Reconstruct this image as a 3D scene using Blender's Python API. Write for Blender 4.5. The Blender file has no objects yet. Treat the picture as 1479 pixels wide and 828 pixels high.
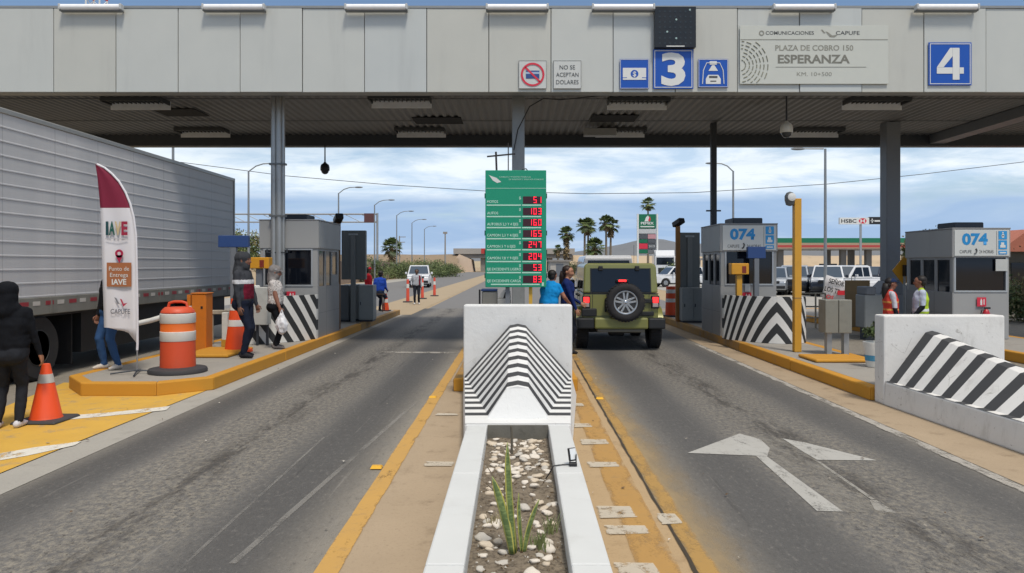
import bpy, bmesh, math, random
import numpy as np
from mathutils import Vector, Matrix
random.seed(7); np.random.seed(7)
R = math.radians
scene = bpy.context.scene
COL = scene.collection

# ------------------------------------------------------------------ camera
cd = bpy.data.cameras.new('camera'); cam = bpy.data.objects.new('camera', cd); COL.objects.link(cam)
CAM_H, FPX, VX, VY = 1.82, 1068.0, 748.0, 383.0          # eye height; focal length and vanishing point measured on the 1479 px photograph
cd.sensor_width = 36.0; cd.lens = 36.0 * FPX / 1479.0
cd.shift_x = (739.5 - VX) / 1479.0; cd.shift_y = -(414.0 - VY) / 1479.0
cd.clip_start = 0.05; cd.clip_end = 9000
cam.location = (0, 0, CAM_H); cam.rotation_euler = (R(90), 0, 0)
scene.camera = cam
def WX(px, P): return (px - VX) / P                       # P = pixels per metre at that distance
def WZ(py, P): return CAM_H - (py - VY) / P
def WY(P): return FPX / P

# ------------------------------------------------------------------ world, sun, exposure
SUN_EL, SUN_AZ = 62.0, 22.0          # azimuth of the direction the light comes FROM, measured from straight behind the camera
w = bpy.data.worlds.new('World'); scene.world = w; w.use_nodes = True
nt = w.node_tree; nt.nodes.clear()
def wn(t, **k):
    n = nt.nodes.new(t)
    for a, b in k.items(): setattr(n, a, b)
    return n
out = wn('ShaderNodeOutputWorld'); bg = wn('ShaderNodeBackground'); bgc = wn('ShaderNodeBackground'); mixs = wn('ShaderNodeMixShader')
sky = wn('ShaderNodeTexSky', sky_type='NISHITA', sun_disc=False)
sky.sun_elevation = R(SUN_EL); sky.sun_rotation = R(180 - SUN_AZ); sky.air_density = 1.0; sky.dust_density = 0.6; sky.ozone_density = 2.5
bg.inputs['Strength'].default_value = 0.11
nt.links.new(sky.outputs[0], bg.inputs['Color'])
tc = wn('ShaderNodeTexCoord'); sep = wn('ShaderNodeSeparateXYZ'); nt.links.new(tc.outputs['Generated'], sep.inputs[0])
def wm(op, a, b=None, c=None, clamp=False):
    n = wn('ShaderNodeMath', operation=op, use_clamp=clamp)
    for i, v in enumerate((a, b, c)):
        if v is None: continue
        if isinstance(v, (int, float)): n.inputs[i].default_value = v
        else: nt.links.new(v, n.inputs[i])
    return n.outputs[0]
zc = wm('MAXIMUM', sep.outputs[2], 0.0)
dz = wm('ADD', zc, 0.13)
cmb = wn('ShaderNodeCombineXYZ'); nt.links.new(wm('DIVIDE', sep.outputs[0], dz), cmb.inputs[0]); nt.links.new(wm('DIVIDE', sep.outputs[1], dz), cmb.inputs[1])
mp = wn('ShaderNodeMapping'); nt.links.new(cmb.outputs[0], mp.inputs[0]); mp.inputs['Location'].default_value = (3.1, 1.7, 0); mp.inputs['Scale'].default_value = (0.62, 0.75, 1)
def wnoise(scale, detail, rough, dist=0.0):
    n = wn('ShaderNodeTexNoise'); nt.links.new(mp.outputs[0], n.inputs['Vector'])
    n.inputs['Scale'].default_value = scale; n.inputs['Detail'].default_value = detail; n.inputs['Roughness'].default_value = rough; n.inputs['Distortion'].default_value = dist
    return n.outputs[0]
n1 = wnoise(1.0, 9, 0.56, 0.7); n2 = wnoise(3.0, 6, 0.6, 0.3)
dens = wm('ADD', wm('MULTIPLY', n1, 0.75), wm('MULTIPLY', n2, 0.25))
# a clear blue belt lies low over the far hills, a bright veil of cloud above it
low = wn('ShaderNodeValToRGB'); nt.links.new(zc, low.inputs[0])
el = low.color_ramp.elements; el[0].position = 0.0; el[0].color = (0.75,)*3 + (1,); el[1].position = 0.52; el[1].color = (0.56,)*3 + (1,)
for p, v in ((0.03, 0.72), (0.07, 0.62), (0.088, 0.60), (0.105, 0.64), (0.145, 0.52), (0.18, 0.40), (0.25, 0.24), (0.33, 0.12), (0.40, 0.14)):
    e = el.new(p); e.color = (v, v, v, 1)
mask = wm('MULTIPLY', wm('ADD', wm('SUBTRACT', dens, 0.5), wm('SUBTRACT', low.outputs[0], 0.36)), 3.6, clamp=True)
mr = wn('ShaderNodeMapRange', interpolation_type='SMOOTHSTEP'); nt.links.new(mask, mr.inputs[0]); mr.inputs[3].default_value = 0.0; mr.inputs[4].default_value = 0.96
cr = wn('ShaderNodeValToRGB'); nt.links.new(n2, cr.inputs[0])
cr.color_ramp.elements[0].position = 0.36; cr.color_ramp.elements[0].color = (0.62, 0.78, 0.96, 1); cr.color_ramp.elements[1].position = 0.57; cr.color_ramp.elements[1].color = (0.98, 1.05, 1.10, 1)
# blue-grey stratus lies in a belt all round, low over the horizon; the open sky between the clouds is veiled there too
belt = wn('ShaderNodeValToRGB'); nt.links.new(zc, belt.inputs[0]); be = belt.color_ramp.elements
be[0].position = 0.0; be[0].color = (0.80,)*3 + (1,); be[1].position = 0.30; be[1].color = (0,)*3 + (1,)
for p, v in ((0.02, 0.80), (0.045, 0.95), (0.082, 0.90), (0.098, 0.10), (0.15, 0.05), (0.19, 0.28)): e = be.new(p); e.color = (v, v, v, 1)
bfac = wm('MULTIPLY', belt.outputs[0], wm('ADD', 0.25, wm('MULTIPLY', n1, 1.5)), clamp=True)
bm_x = wn('ShaderNodeMix', data_type='RGBA'); nt.links.new(bfac, bm_x.inputs[0]); nt.links.new(cr.outputs[0], bm_x.inputs[6]); bm_x.inputs[7].default_value = (0.37, 0.53, 0.78, 1)
up = wn('ShaderNodeMapRange', interpolation_type='SMOOTHSTEP'); nt.links.new(zc, up.inputs[0]); up.inputs[1].default_value = 0.36; up.inputs[2].default_value = 0.7
up_x = wn('ShaderNodeMix', data_type='RGBA'); nt.links.new(up.outputs[0], up_x.inputs[0]); nt.links.new(bm_x.outputs[2], up_x.inputs[6]); up_x.inputs[7].default_value = (0.92, 0.90, 0.87, 1)
nt.links.new(up_x.outputs[2], bgc.inputs['Color']); bgc.inputs['Strength'].default_value = 0.95
nt.links.new(mr.outputs[0], mixs.inputs[0]); nt.links.new(bg.outputs[0], mixs.inputs[1]); nt.links.new(bgc.outputs[0], mixs.inputs[2]); nt.links.new(mixs.outputs[0], out.inputs[0])
sd = bpy.data.lights.new('sun', 'SUN'); sun = bpy.data.objects.new('sun', sd); COL.objects.link(sun)
sd.energy = 2.5; sd.angle = R(10); sd.color = (1.0, 0.92, 0.81)
a = R(SUN_AZ); sdir = Vector((math.sin(a) * math.cos(R(SUN_EL)), -math.cos(a) * math.cos(R(SUN_EL)), math.sin(R(SUN_EL))))
sun.rotation_euler = sdir.to_track_quat('Z', 'Y').to_euler(); sun.location = sdir * 60
vs = scene.view_settings; vs.view_transform = 'Standard'; vs.look = 'None'; vs.exposure = 0.09; vs.gamma = 1.0; vs.use_curve_mapping = False
try: scene.cycles.use_denoising = True; scene.cycles.max_bounces = 6; scene.cycles.diffuse_bounces = 3; scene.cycles.glossy_bounces = 3; scene.cycles.transmission_bounces = 4
except Exception: pass

# ------------------------------------------------------------------ materials
def lin(c):
    if isinstance(c, str): c = tuple(int(c[i:i+2], 16) / 255 for i in (0, 2, 4))
    return tuple((x / 12.92 if x <= 0.04045 else ((x + 0.055) / 1.055) ** 2.4) for x in c)
MATS = {}
class NT:
    def __init__(s, name):
        s.m = bpy.data.materials.new(name); s.m.use_nodes = True; s.t = s.m.node_tree; s.b = s.t.nodes['Principled BSDF']
    def n(s, t, **k):
        n = s.t.nodes.new(t)
        for a, b in k.items(): setattr(n, a, b)
        return n
    def put(s, sock, v):
        if v is None: return
        if hasattr(v, 'links'): s.t.links.new(v, sock)
        elif isinstance(v, (tuple, list)) and len(v) == 3 and sock.type == 'RGBA': sock.default_value = (*v, 1)
        else: sock.default_value = v
    def math(s, op, a, b=None, c=None, clamp=False):
        n = s.n('ShaderNodeMath', operation=op, use_clamp=clamp)
        for i, v in enumerate((a, b, c)): s.put(n.inputs[i], v)
        return n.outputs[0]
    def coord(s, kind='Object', scale=(1, 1, 1)):
        t = s.n('ShaderNodeTexCoord'); o = t.outputs[kind]
        if scale != (1, 1, 1):
            m = s.n('ShaderNodeMapping'); s.put(m.inputs[0], o); m.inputs['Scale'].default_value = scale; o = m.outputs[0]
        return o
    def pos(s, scale=(1, 1, 1)):
        g = s.n('ShaderNodeNewGeometry'); m = s.n('ShaderNodeMapping'); s.put(m.inputs[0], g.outputs['Position']); m.inputs['Scale'].default_value = scale
        return m.outputs[0]
    def xyz(s, v):
        x = s.n('ShaderNodeSeparateXYZ'); s.put(x.inputs[0], v); return x.outputs
    def noise(s, v, scale, detail=5, rough=0.55, dist=0.0):
        n = s.n('ShaderNodeTexNoise'); s.put(n.inputs['Vector'], v); s.put(n.inputs['Scale'], float(scale)); s.put(n.inputs['Detail'], float(detail)); s.put(n.inputs['Roughness'], rough); s.put(n.inputs['Distortion'], dist)
        return n.outputs[0]
    def ramp(s, f, stops):
        r = s.n('ShaderNodeValToRGB'); s.put(r.inputs[0], f); e = r.color_ramp.elements
        while len(e) < len(stops): e.new(0.5)
        for x, (p, c) in zip(e, stops):
            x.position = p; x.color = (c, c, c, 1) if isinstance(c, (int, float)) else (*c, 1)
        return r.outputs[0]
    def step(s, f, a, b):
        m = s.n('ShaderNodeMapRange', interpolation_type='SMOOTHSTEP'); s.put(m.inputs[0], f); m.inputs[1].default_value = a; m.inputs[2].default_value = b
        return m.outputs[0]
    def mix(s, f, a, b, mode='MIX'):
        m = s.n('ShaderNodeMix', data_type='RGBA', blend_type=mode); s.put(m.inputs[0], f); s.put(m.inputs[6], a); s.put(m.inputs[7], b); return m.outputs[2]
    def bump(s, h, st=0.3, dist=0.01):
        b = s.n('ShaderNodeBump'); s.put(b.inputs['Height'], h); b.inputs['Strength'].default_value = st; b.inputs['Distance'].default_value = dist
        s.t.links.new(b.outputs[0], s.b.inputs['Normal'])
    def fin(s, col, rough=0.6, metal=0.0):
        s.put(s.b.inputs['Base Color'], col); s.put(s.b.inputs['Roughness'], rough); s.put(s.b.inputs['Metallic'], metal); return s.m
def mat(name, c, rough=0.55, metal=0.0, var=0.12, scale=6.0, bump=0.0, dirt=0.0, dirtc=(0.10, 0.085, 0.065), streak=False, emit=0.0, coat=0.0, spec=None):
    """plain painted or cast surface: small tonal variation, optional dirt and bump"""
    if name in MATS: return MATS[name]
    s = NT(name); c = lin(c); v = s.coord()
    n = s.noise(v, scale, 6)
    col = s.mix(n, tuple(x * (1 - var) for x in c), tuple(min(1, x * (1 + var)) for x in c))
    if dirt:
        vv = s.coord(scale=(1, 1, 0.12)) if streak else v
        d = s.step(s.noise(vv, scale * 0.9, 9, 0.68), 0.5, 0.78)
        col = s.mix(s.math('MULTIPLY', d, dirt), col, dirtc)
    r = s.math('ADD', s.math('MULTIPLY', n, 0.2), rough - 0.1)
    if bump: s.bump(s.noise(v, scale * 8, 4), bump, 0.004)
    s.fin(col, r, metal)
    if coat: s.b.inputs['Coat Weight'].default_value = coat; s.b.inputs['Coat Roughness'].default_value = 0.08
    if spec is not None: s.b.inputs['Specular IOR Level'].default_value = spec
    if emit: s.b.inputs['Emission Color'].default_value = (*c, 1); s.b.inputs['Emission Strength'].default_value = emit
    MATS[name] = s.m; return s.m

# ------------------------------------------------------------------ mesh building
class MB:
    def __init__(s): s.v, s.f, s.m = [], [], []
    def add(s, vs, fs, mi=0):
        o = len(s.v); s.v += [tuple(p) for p in vs]; s.f += [tuple(o + i for i in f) for f in fs]
        s.m += [mi] * len(fs) if isinstance(mi, int) else list(mi); return s
    def box(s, x0, x1, y0, y1, z0, z1, mi=0, M=None):
        vs = [(x, y, z) for z in (z0, z1) for y in (y0, y1) for x in (x0, x1)]
        if M is not None: vs = [M @ Vector(p) for p in vs]
        return s.add(vs, [(0, 2, 3, 1), (4, 5, 7, 6), (0, 1, 5, 4), (2, 6, 7, 3), (0, 4, 6, 2), (1, 3, 7, 5)], mi)
    def cbox(s, c, d, mi=0, M=None):
        T = Matrix.Translation(Vector(c)) @ (M.to_4x4() if M is not None else Matrix.Identity(4))
        return s.box(-d[0]/2, d[0]/2, -d[1]/2, d[1]/2, -d[2]/2, d[2]/2, mi, T)
    def cyl(s, p0, p1, r0, r1=None, n=12, mi=0):
        r1 = r0 if r1 is None else r1; return s.tube([p0, p1], [r0, r1], n, mi)
    def tube(s, pts, r, n=8, mi=0):
        pts = [Vector(p) for p in pts]; rs = r if isinstance(r, (list, tuple)) else [r] * len(pts)
        vs, up = [], None
        for i, p in enumerate(pts):
            d = (pts[min(i+1, len(pts)-1)] - pts[max(i-1, 0)]).normalized()
            if up is None: up = Vector((0, 0, 1)) if abs(d.z) < 0.9 else Vector((0, 1, 0))
            a = d.cross(up).normalized(); b = a.cross(d).normalized(); up = b
            vs += [p + (a * math.cos(2*math.pi*k/n) + b * math.sin(2*math.pi*k/n)) * rs[i] for k in range(n)]
        fs = [(i*n + k, i*n + (k+1) % n, (i+1)*n + (k+1) % n, (i+1)*n + k) for i in range(len(pts)-1) for k in range(n)]
        fs += [tuple(range(n-1, -1, -1)), tuple(range((len(pts)-1)*n, len(pts)*n))]
        return s.add(vs, fs, mi)
    def lathe(s, prof, c=(0, 0, 0), n=20, mi=0, M=None, cap=True):
        vs = []
        for r, z in prof:
            for k in range(n):
                p = Vector((r * math.cos(2*math.pi*k/n), r * math.sin(2*math.pi*k/n), z))
                vs.append((M @ p if M is not None else p) + Vector(c))
        fs, mm = [], []
        for i in range(len(prof)-1):
            for k in range(n):
                fs.append((i*n + k, i*n + (k+1) % n, (i+1)*n + (k+1) % n, (i+1)*n + k)); mm.append(mi if isinstance(mi, int) else mi[i])
        if cap:
            fs += [tuple(range(n-1, -1, -1)), tuple(range((len(prof)-1)*n, len(prof)*n))]; mm += [mm[0], mm[-1]]
        return s.add(vs, fs, mm)
    def prism(s, poly, a0, a1, axis='y', mi=0, top=None):
        """poly in the other two axes; axis y: (x,z); axis x: (y,z); axis z: (x,y). top: a different polygon at a1"""
        def pt(q, a): return {'y': (q[0], a, q[1]), 'x': (a, q[0], q[1]), 'z': (q[0], q[1], a)}[axis]
        n = len(poly); vs = [pt(q, a0) for q in poly] + [pt(q, a1) for q in (top or poly)]
        fs = [tuple(range(n-1, -1, -1)), tuple(range(n, 2*n))] + [(i, (i+1) % n, n + (i+1) % n, n + i) for i in range(n)]
        return s.add(vs, fs, mi)
    def ell(s, c, r, n=14, m=9, mi=0, M=None):
        pr = [(math.sin(math.pi*i/m), -math.cos(math.pi*i/m)) for i in range(m+1)]
        pr[0] = (0.02, -1); pr[-1] = (0.02, 1)
        S = Matrix.Diagonal(Vector(r)); A = (M.to_3x3() @ S) if M is not None else S
        return s.lathe(pr, c, n, mi, A)
    def poly(s, pts, mi=0): return s.add(pts, [tuple(range(len(pts)))], mi)
    def build(s, name, mats, parent=None, smooth=False, bevel=0.0, recenter=False, seg=1, angle=40):
        me = bpy.data.meshes.new(name); vs = s.v; off = Vector((0, 0, 0))
        if recenter:
            A = np.array(vs); off = Vector(((A[:, 0].min() + A[:, 0].max())/2, (A[:, 1].min() + A[:, 1].max())/2, A[:, 2].min()))
            vs = [tuple(Vector(p) - off) for p in vs]
        me.from_pydata(vs, [], s.f); me.update()
        bm = bmesh.new(); bm.from_mesh(me); bmesh.ops.recalc_face_normals(bm, faces=bm.faces[:]); bm.to_mesh(me); bm.free()
        if not isinstance(mats, (list, tuple)): mats = [mats]
        for m in mats: me.materials.append(m)
        me.polygons.foreach_set('material_index', s.m)
        if smooth:
            me.polygons.foreach_set('use_smooth', [True] * len(me.polygons))
            try: me.set_sharp_from_angle(angle=R(angle))
            except Exception: pass
        o = bpy.data.objects.new(name, me); COL.objects.link(o); o.location = off
        if parent is not None: o.parent = parent
        if bevel:
            b = o.modifiers.new('edge', 'BEVEL'); b.width = bevel; b.segments = seg; b.limit_method = 'ANGLE'; b.angle_limit = R(40)
        return o
def tag(o, label=None, cat=None, group=None, kind=None):
    for k, v in (('label', label), ('category', cat), ('group', group), ('kind', kind)):
        if v: o[k] = v
    return o
def thing(name, label, cat, loc=(0, 0, 0), rz=0.0, group=None):
    o = bpy.data.objects.new(name, None); COL.objects.link(o); o.location = loc; o.rotation_euler = (0, 0, rz); o.empty_display_size = 0.2
    return tag(o, label, cat, group)
def copy_tree(o, parent=None):
    c = o.copy(); COL.objects.link(c)
    if parent is not None: c.parent = parent
    for ch in list(o.children): copy_tree(ch, c)
    return c
def dup(o, loc, rz=0.0, label=None):
    c = copy_tree(o); c.location = loc; c.rotation_euler = (0, 0, rz)
    if label: c['label'] = label
    return c
def text(body, cx, cz, h, m, parent, y=-0.006, width=None, bold=0.0, name='lettering', align='CENTER', ext=0.002, shear=0.0, M=None):
    """flat lettering in the XZ plane facing -Y; h = capital height"""
    cu = bpy.data.curves.new(name, 'FONT'); cu.body = body; cu.align_x = 'LEFT'; cu.size = 1.0; cu.offset = bold; cu.extrude = 0.0; cu.resolution_u = 3; cu.shear = shear
    t = bpy.data.objects.new('tmp', cu); me = bpy.data.meshes.new_from_object(t); bpy.data.objects.remove(t); bpy.data.curves.remove(cu)
    n = len(me.vertices); A = np.empty(n * 3); me.vertices.foreach_get('co', A); A = A.reshape(-1, 3)
    lo, hi = A.min(0), A.max(0); caph = 0.729
    sc = h / caph; sx = sc if width is None else width / (hi[0] - lo[0])
    ax = {'CENTER': (lo[0] + hi[0]) / 2, 'LEFT': lo[0], 'RIGHT': hi[0]}[align]
    B = np.empty_like(A); B[:, 0] = cx + (A[:, 0] - ax) * sx; B[:, 1] = y; B[:, 2] = cz + (A[:, 1] - caph / 2) * sc
    me.vertices.foreach_set('co', B.reshape(-1)); me.update(); me.materials.clear(); me.materials.append(m)
    o = bpy.data.objects.new(name, me); COL.objects.link(o); o.parent = parent
    if M is not None: o.matrix_local = M
    me.name = name
    return o
def struct(mb, name, mats, **k):
    o = mb.build(name, mats, **k)
    if o.parent is None: o['kind'] = 'structure'
    return o
# ------------------------------------------------------------------ ground materials
def asphalt_mat():
    s = NT('asphalt'); p = s.pos(); x, y, z = s.xyz(p)
    big = s.noise(p, 0.55, 6, 0.6); fine = s.noise(p, 55, 4, 0.7); mid = s.noise(s.pos((1, 0.35, 1)), 7, 6, 0.65)
    ag = s.n('ShaderNodeTexVoronoi'); s.put(ag.inputs['Vector'], p); ag.inputs['Scale'].default_value = 140.0
    col = s.mix(big, lin('5a5957'), lin('6c6a67'))
    col = s.mix(s.math('MULTIPLY', s.step(fine, 0.35, 0.75), 0.5), col, lin('4b4a48'))
    wob = s.math('MULTIPLY', s.math('SUBTRACT', s.noise(s.pos((1, 0.25, 1)), 1.3, 3), 0.5), 0.55)
    ax = s.math('ABSOLUTE', s.math('ADD', x, wob))                     # both lanes lie 2.75 m off the middle island
    lane = s.math('ABSOLUTE', s.math('SUBTRACT', ax, 2.78))
    coarse = s.noise(s.pos((1, 0.8, 1)), 19, 8, 0.8)
    bed = s.math('SUBTRACT', 1.0, s.step(lane, 0.35, 0.85))              # rough unworn strip between the wheel paths
    col = s.mix(s.math('MULTIPLY', bed, s.step(coarse, 0.42, 0.62)), col, lin('888276'))
    col = s.mix(s.math('MULTIPLY', bed, s.step(s.noise(s.pos((1, 0.6, 1)), 25, 6, 0.8), 0.53, 0.66)), col, lin('3b3632'))
    oil = s.math('MULTIPLY', s.math('SUBTRACT', 1.0, s.step(lane, 0.02, 0.30)), s.step(s.noise(s.pos((1.4, 0.28, 1)), 3.4, 8, 0.78), 0.42, 0.60))
    col = s.mix(s.math('MULTIPLY', oil, 0.80), col, lin('35312d'))
    wheel = s.math('SUBTRACT', 1.0, s.step(s.math('ABSOLUTE', s.math('SUBTRACT', lane, 1.0)), 0.1, 0.5))
    col = s.mix(s.math('MULTIPLY', wheel, s.math('ADD', 0.10, s.math('MULTIPLY', mid, 0.35))), col, lin('4a4948'))
    # tyre scuffs and pale dust at the lane edges
    scuff = s.step(s.noise(s.pos((9, 0.16, 1)), 1.6, 4, 0.7), 0.62, 0.72)
    col = s.mix(s.math('MULTIPLY', scuff, 0.40), col, lin('8f8c86'))
    dark = s.step(s.noise(s.pos((7, 0.22, 1)), 1.1, 4, 0.6), 0.64, 0.74)
    col = s.mix(s.math('MULTIPLY', dark, 0.55), col, lin('403f3f'))
    dust = s.step(s.math('ABSOLUTE', s.math('SUBTRACT', s.math('ABSOLUTE', x), 2.75)), 1.0, 1.72)
    col = s.mix(s.math('MULTIPLY', dust, s.math('ADD', 0.15, s.math('MULTIPLY', mid, 0.5))), col, lin('a59b88'))
    crack = s.n('ShaderNodeTexVoronoi', feature='DISTANCE_TO_EDGE'); s.put(crack.inputs['Vector'], s.pos((0.6, 0.35, 1))); crack.inputs['Scale'].default_value = 0.8
    ck = s.math('MULTIPLY', s.math('LESS_THAN', s.math('ADD', crack.outputs[0], s.math('MULTIPLY', fine, 0.01)), 0.010), s.step(big, 0.5, 0.6))
    col = s.mix(s.math('MULTIPLY', ck, 0.0), col, lin('33312f'))
    px_ = s.ramp(s.math('DIVIDE', s.math('ADD', s.math('ADD', x, s.math('MULTIPLY', wob, 0.35)), 4.4), 8.8), [((v + 4.4) / 8.8, m_ * 0.5) for v, m_ in ((-4.3, 1.1), (-4.08, 1.0), (-3.92, .74), (-3.65, .80), (-3.42, 1.12), (-3.0, 1.08), (-2.2, .98), (-1.95, .76), (-1.55, .80), (-1.25, 1.12), (1.25, 1.12), (1.6, .86), (1.95, .80), (2.3, .96), (3.3, .96), (3.6, .84), (3.95, .90), (4.2, 1.12))])
    col = s.mix(1.0, col, s.mix(1.0, px_, (2.0, 2.0, 2.0), 'MULTIPLY'), 'MULTIPLY')
    gr = s.noise(s.pos((1, .45, 1)), 26, 5, .8); col = s.mix(s.math('MULTIPLY', s.step(gr, .53, .68), .55), col, lin('3f3d3b')); col = s.mix(s.math('MULTIPLY', s.step(gr, .47, .32), .32), col, lin('918c85'))
    s.bump(s.math('ADD', s.math('MULTIPLY', ag.outputs[0], 0.6), s.math('MULTIPLY', s.math('MULTIPLY', coarse, bed), 1.6)), 0.55, 0.008)
    return s.fin(col, s.math('ADD', 0.62, s.math('MULTIPLY', fine, 0.3)))
def worn_paint(name, c, under, lo=0.42, hi=0.62, scale=7.0, stretch=(1, 0.5, 1), c2=None):
    """paint rubbed through in patches"""
    s = NT(name); p = s.pos(stretch); n = s.noise(p, scale, 9, 0.72); f = s.noise(s.pos(), 60, 3, 0.7)
    paint = s.mix(s.noise(s.pos(), 2.2, 5), lin(c), lin(c2 or c))
    col = s.mix(s.step(s.math('ADD', n, s.math('MULTIPLY', s.math('SUBTRACT', f, 0.5), 0.25)), lo, hi), paint, lin(under))
    s.bump(f, 0.25, 0.004); return s.fin(col, 0.75)
def flat_paint(name, c, lo=0.42, hi=0.62, scale=7.0, stretch=(1, 0.5, 1), c2=None, edge=0.0, thin=1.0):
    """thin road paint: where it is worn away the road under it shows; edge = share of the width over which the rim breaks up"""
    s = NT(name); n = s.noise(s.pos(stretch), scale, 9, 0.72); f = s.noise(s.pos(), 70, 3, 0.7)
    w_ = s.math('ADD', n, s.math('MULTIPLY', s.math('SUBTRACT', f, 0.5), 0.35))
    if edge:
        gx = s.xyz(s.coord('Generated'))[0]; e = s.math('MINIMUM', gx, s.math('SUBTRACT', 1.0, gx)); w_ = s.math('ADD', w_, s.math('MULTIPLY', s.math('SUBTRACT', 1.0, s.step(e, 0.0, edge)), 0.16))
    al = s.math('MULTIPLY', s.math('SUBTRACT', 1.0, s.step(w_, lo, hi)), thin)
    col = s.mix(s.noise(s.pos((1, .5, 1)), 3.2, 6, .65), lin(c), lin(c2 or c)); col = s.mix(s.math('MULTIPLY', s.step(s.noise(s.pos(), 9, 7, .75), .52, .72), .35), col, lin('6f675a'))
    s.put(s.b.inputs['Alpha'], al); return s.fin(col, 0.75)
def conc(name, c1, c2, stain='6b6255', amt=0.5, bump=0.35, scale=2.0):
    s = NT(name); p = s.pos(); n = s.noise(p, scale, 8, 0.62); f = s.noise(p, 45, 4, 0.65)
    col = s.mix(n, lin(c1), lin(c2)); col = s.mix(s.math('MULTIPLY', s.step(s.noise(p, scale * 1.7, 9, 0.7), 0.52, 0.75), amt), col, lin(stain))
    col = s.mix(s.math('MULTIPLY', s.step(f, 0.5, 0.8), 0.35), col, lin(stain)); col = s.mix(s.math('MULTIPLY', s.step(s.noise(p, 17, 7, .8), .60, .70), .55), col, tuple(x * .55 for x in lin(stain)))
    s.bump(f, bump, 0.005); return s.fin(col, 0.85)
M_ASPH = asphalt_mat()
M_ROAD = conc('far_asphalt', '6a6968', '7b7976', '565553', 0.4)
M_DIRT = conc('dry_earth', '9a8668', 'b09a78', '7c7050', 0.7, 0.6, 0.35)
M_MEDIAN = conc('pale_earth', '9c8b70', 'ac997c', '85785c', 0.6, 0.5, 0.8)
M_LOT = conc('pale_paving', '97948e', 'a9a59c', '77746e', 0.4, 0.2, 0.5)
M_APRON = conc('tan_concrete', '99876f', 'ad9a80', '71604a', 0.7, 0.5, 1.6)
M_APR2 = conc('brown_concrete', 'a58c68', 'b39a76', '775f42', 0.7, 0.5, 1.6)
M_KERBTOP = conc('island_concrete', '8f8b84', 'a19c93', '6d6860', 0.5, 0.4, 1.5)
M_GUT = conc('grey_gutter', '96938c', 'aaa69c', '757068', 0.5, 0.4, 2)
M_YEL = worn_paint('yellow_kerb_paint', 'c78f28', '8a7a5e', 0.58, 0.76, 3.0, (1, 1, 1), 'bb8429')
M_YELD = worn_paint('old_yellow_kerb_paint', 'a8803a', '857258', 0.46, 0.66, 3.0, (1, 1, 1), '95703a')
M_YGROUND = worn_paint('yellow_ground_paint', 'd9ae48', 'a88f66', 0.50, 0.72, 5.0, (1, 0.7, 1), 'bf943c')
M_YLINE = flat_paint('faded_yellow_line', 'c4984a', 0.56, 0.76, 5.0, (1, 0.4, 1), 'b28d52', .12)
M_WCHEV = flat_paint('white_chevron_paint', 'd6d2c6', 0.52, 0.68, 7.0)
M_WOLD = flat_paint('ghost_white_paint', 'd0c8b8', 0.50, 0.68, 9.0, (1, 1, 1), 'b5aa96', .1, .85)
M_WEDGE = flat_paint('faded_edge_line', 'b3aea5', 0.46, 0.66, 6.0, (1, .4, 1), None, .25, .8)

def dust_mat():
    s = NT('dusty_apron'); gx = s.xyz(s.coord('Generated'))[0]; n = s.noise(s.pos((1, .4, 1)), 4, 8, .7)
    al = s.math('MULTIPLY', .85, s.math('SUBTRACT', 1.0, s.step(s.math('ADD', gx, s.math('MULTIPLY', s.math('SUBTRACT', n, .5), .9)), .05, .85))); col = s.mix(n, lin('9d8866'), lin('a5916f')); s.put(s.b.inputs['Alpha'], al); return s.fin(col, .85)
def sheet(name, pts, z, m, kind='structure'):
    mb = MB(); mb.poly([(x, y, z) for x, y in pts]); o = mb.build(name, m); o['kind'] = kind; return o
def rect(x0, y0, x1, y1): return [(x0, y0), (x1, y0), (x1, y1), (x0, y1)]
# the ground is one sheet to the horizon
sheet('ground', rect(-4000, -300, 4000, 7000), -0.004, M_DIRT)
sheet('plaza_road', rect(-15, -14, 22, 31), 0.0, M_ASPH)
sheet('departing_road', rect(-3.75, 31, 7.5, 192), 0.0, M_ROAD)
sheet('oncoming_road', rect(-13.2, 31, -6.2, 192), 0.0, M_ROAD)
sheet('road_shoulder', [(-16, 31), (-13.2, 31), (-13.2, 150), (-16, 150)], 0.001, M_GUT)
sheet('median_ground', [(-6.2, 27), (-3.9, 27), (-3.75, 192), (-6.2, 192)], 0.005, M_MEDIAN)
sheet('station_lot', rect(10.5, 31, 75, 132), 0.002, M_LOT)
# aprons, gutters and painted lines beside the lanes
sheet('apron', [(-1.12, -1), (-0.4, -1), (-0.4, 27), (-1.02, 27)], 0.004, M_APRON)
sheet('apron', [(0.4, -1), (1.04, -1), (1.10, 27), (0.4, 27)], 0.004, M_APR2)
sheet('apron', [(1.055, -1), (1.62, -1), (1.58, 14), (1.3, 27), (1.115, 27)], 0.003, dust_mat())
sheet('apron', [(4.17, 0), (5.2, 0), (4.8, 27), (4.17, 27)], 0.004, M_APRON)
sheet('gutter', [(-4.5, -1), (-4.06, -1), (-4.2, 27), (-4.5, 27)], 0.004, M_GUT)
def wavy_strip(name, x0, x1, y0, y1, z, m, n=40, wob=0.006, t=0.0):
    mb = MB(); random.seed(len(name) + int(y0 * 10) + int(x0 * 100)); vs = []
    for i in range(n + 1):
        y = y0 + (y1 - y0) * i / n; k = t * i / n
        vs += [(x0 + k + random.uniform(-wob, wob), y, z), (x1 + k + random.uniform(-wob, wob), y, z)]
    mb.add(vs, [(2*i, 2*i+1, 2*i+3, 2*i+2) for i in range(n)]); o = mb.build(name, m); o['kind'] = 'structure'; return o
wavy_strip('yellow_line', -1.21, -1.06, 0.5, 26, 0.009, M_YLINE, 70)
wavy_strip('yellow_line', 0.72, 0.97, 0.5, 12, 0.009, flat_paint('tan_yellow_line', 'b88f4e', 0.52, 0.78, 3.0, (1, 0.5, 1), 'ad864c', .25, .9), 60)
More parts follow.
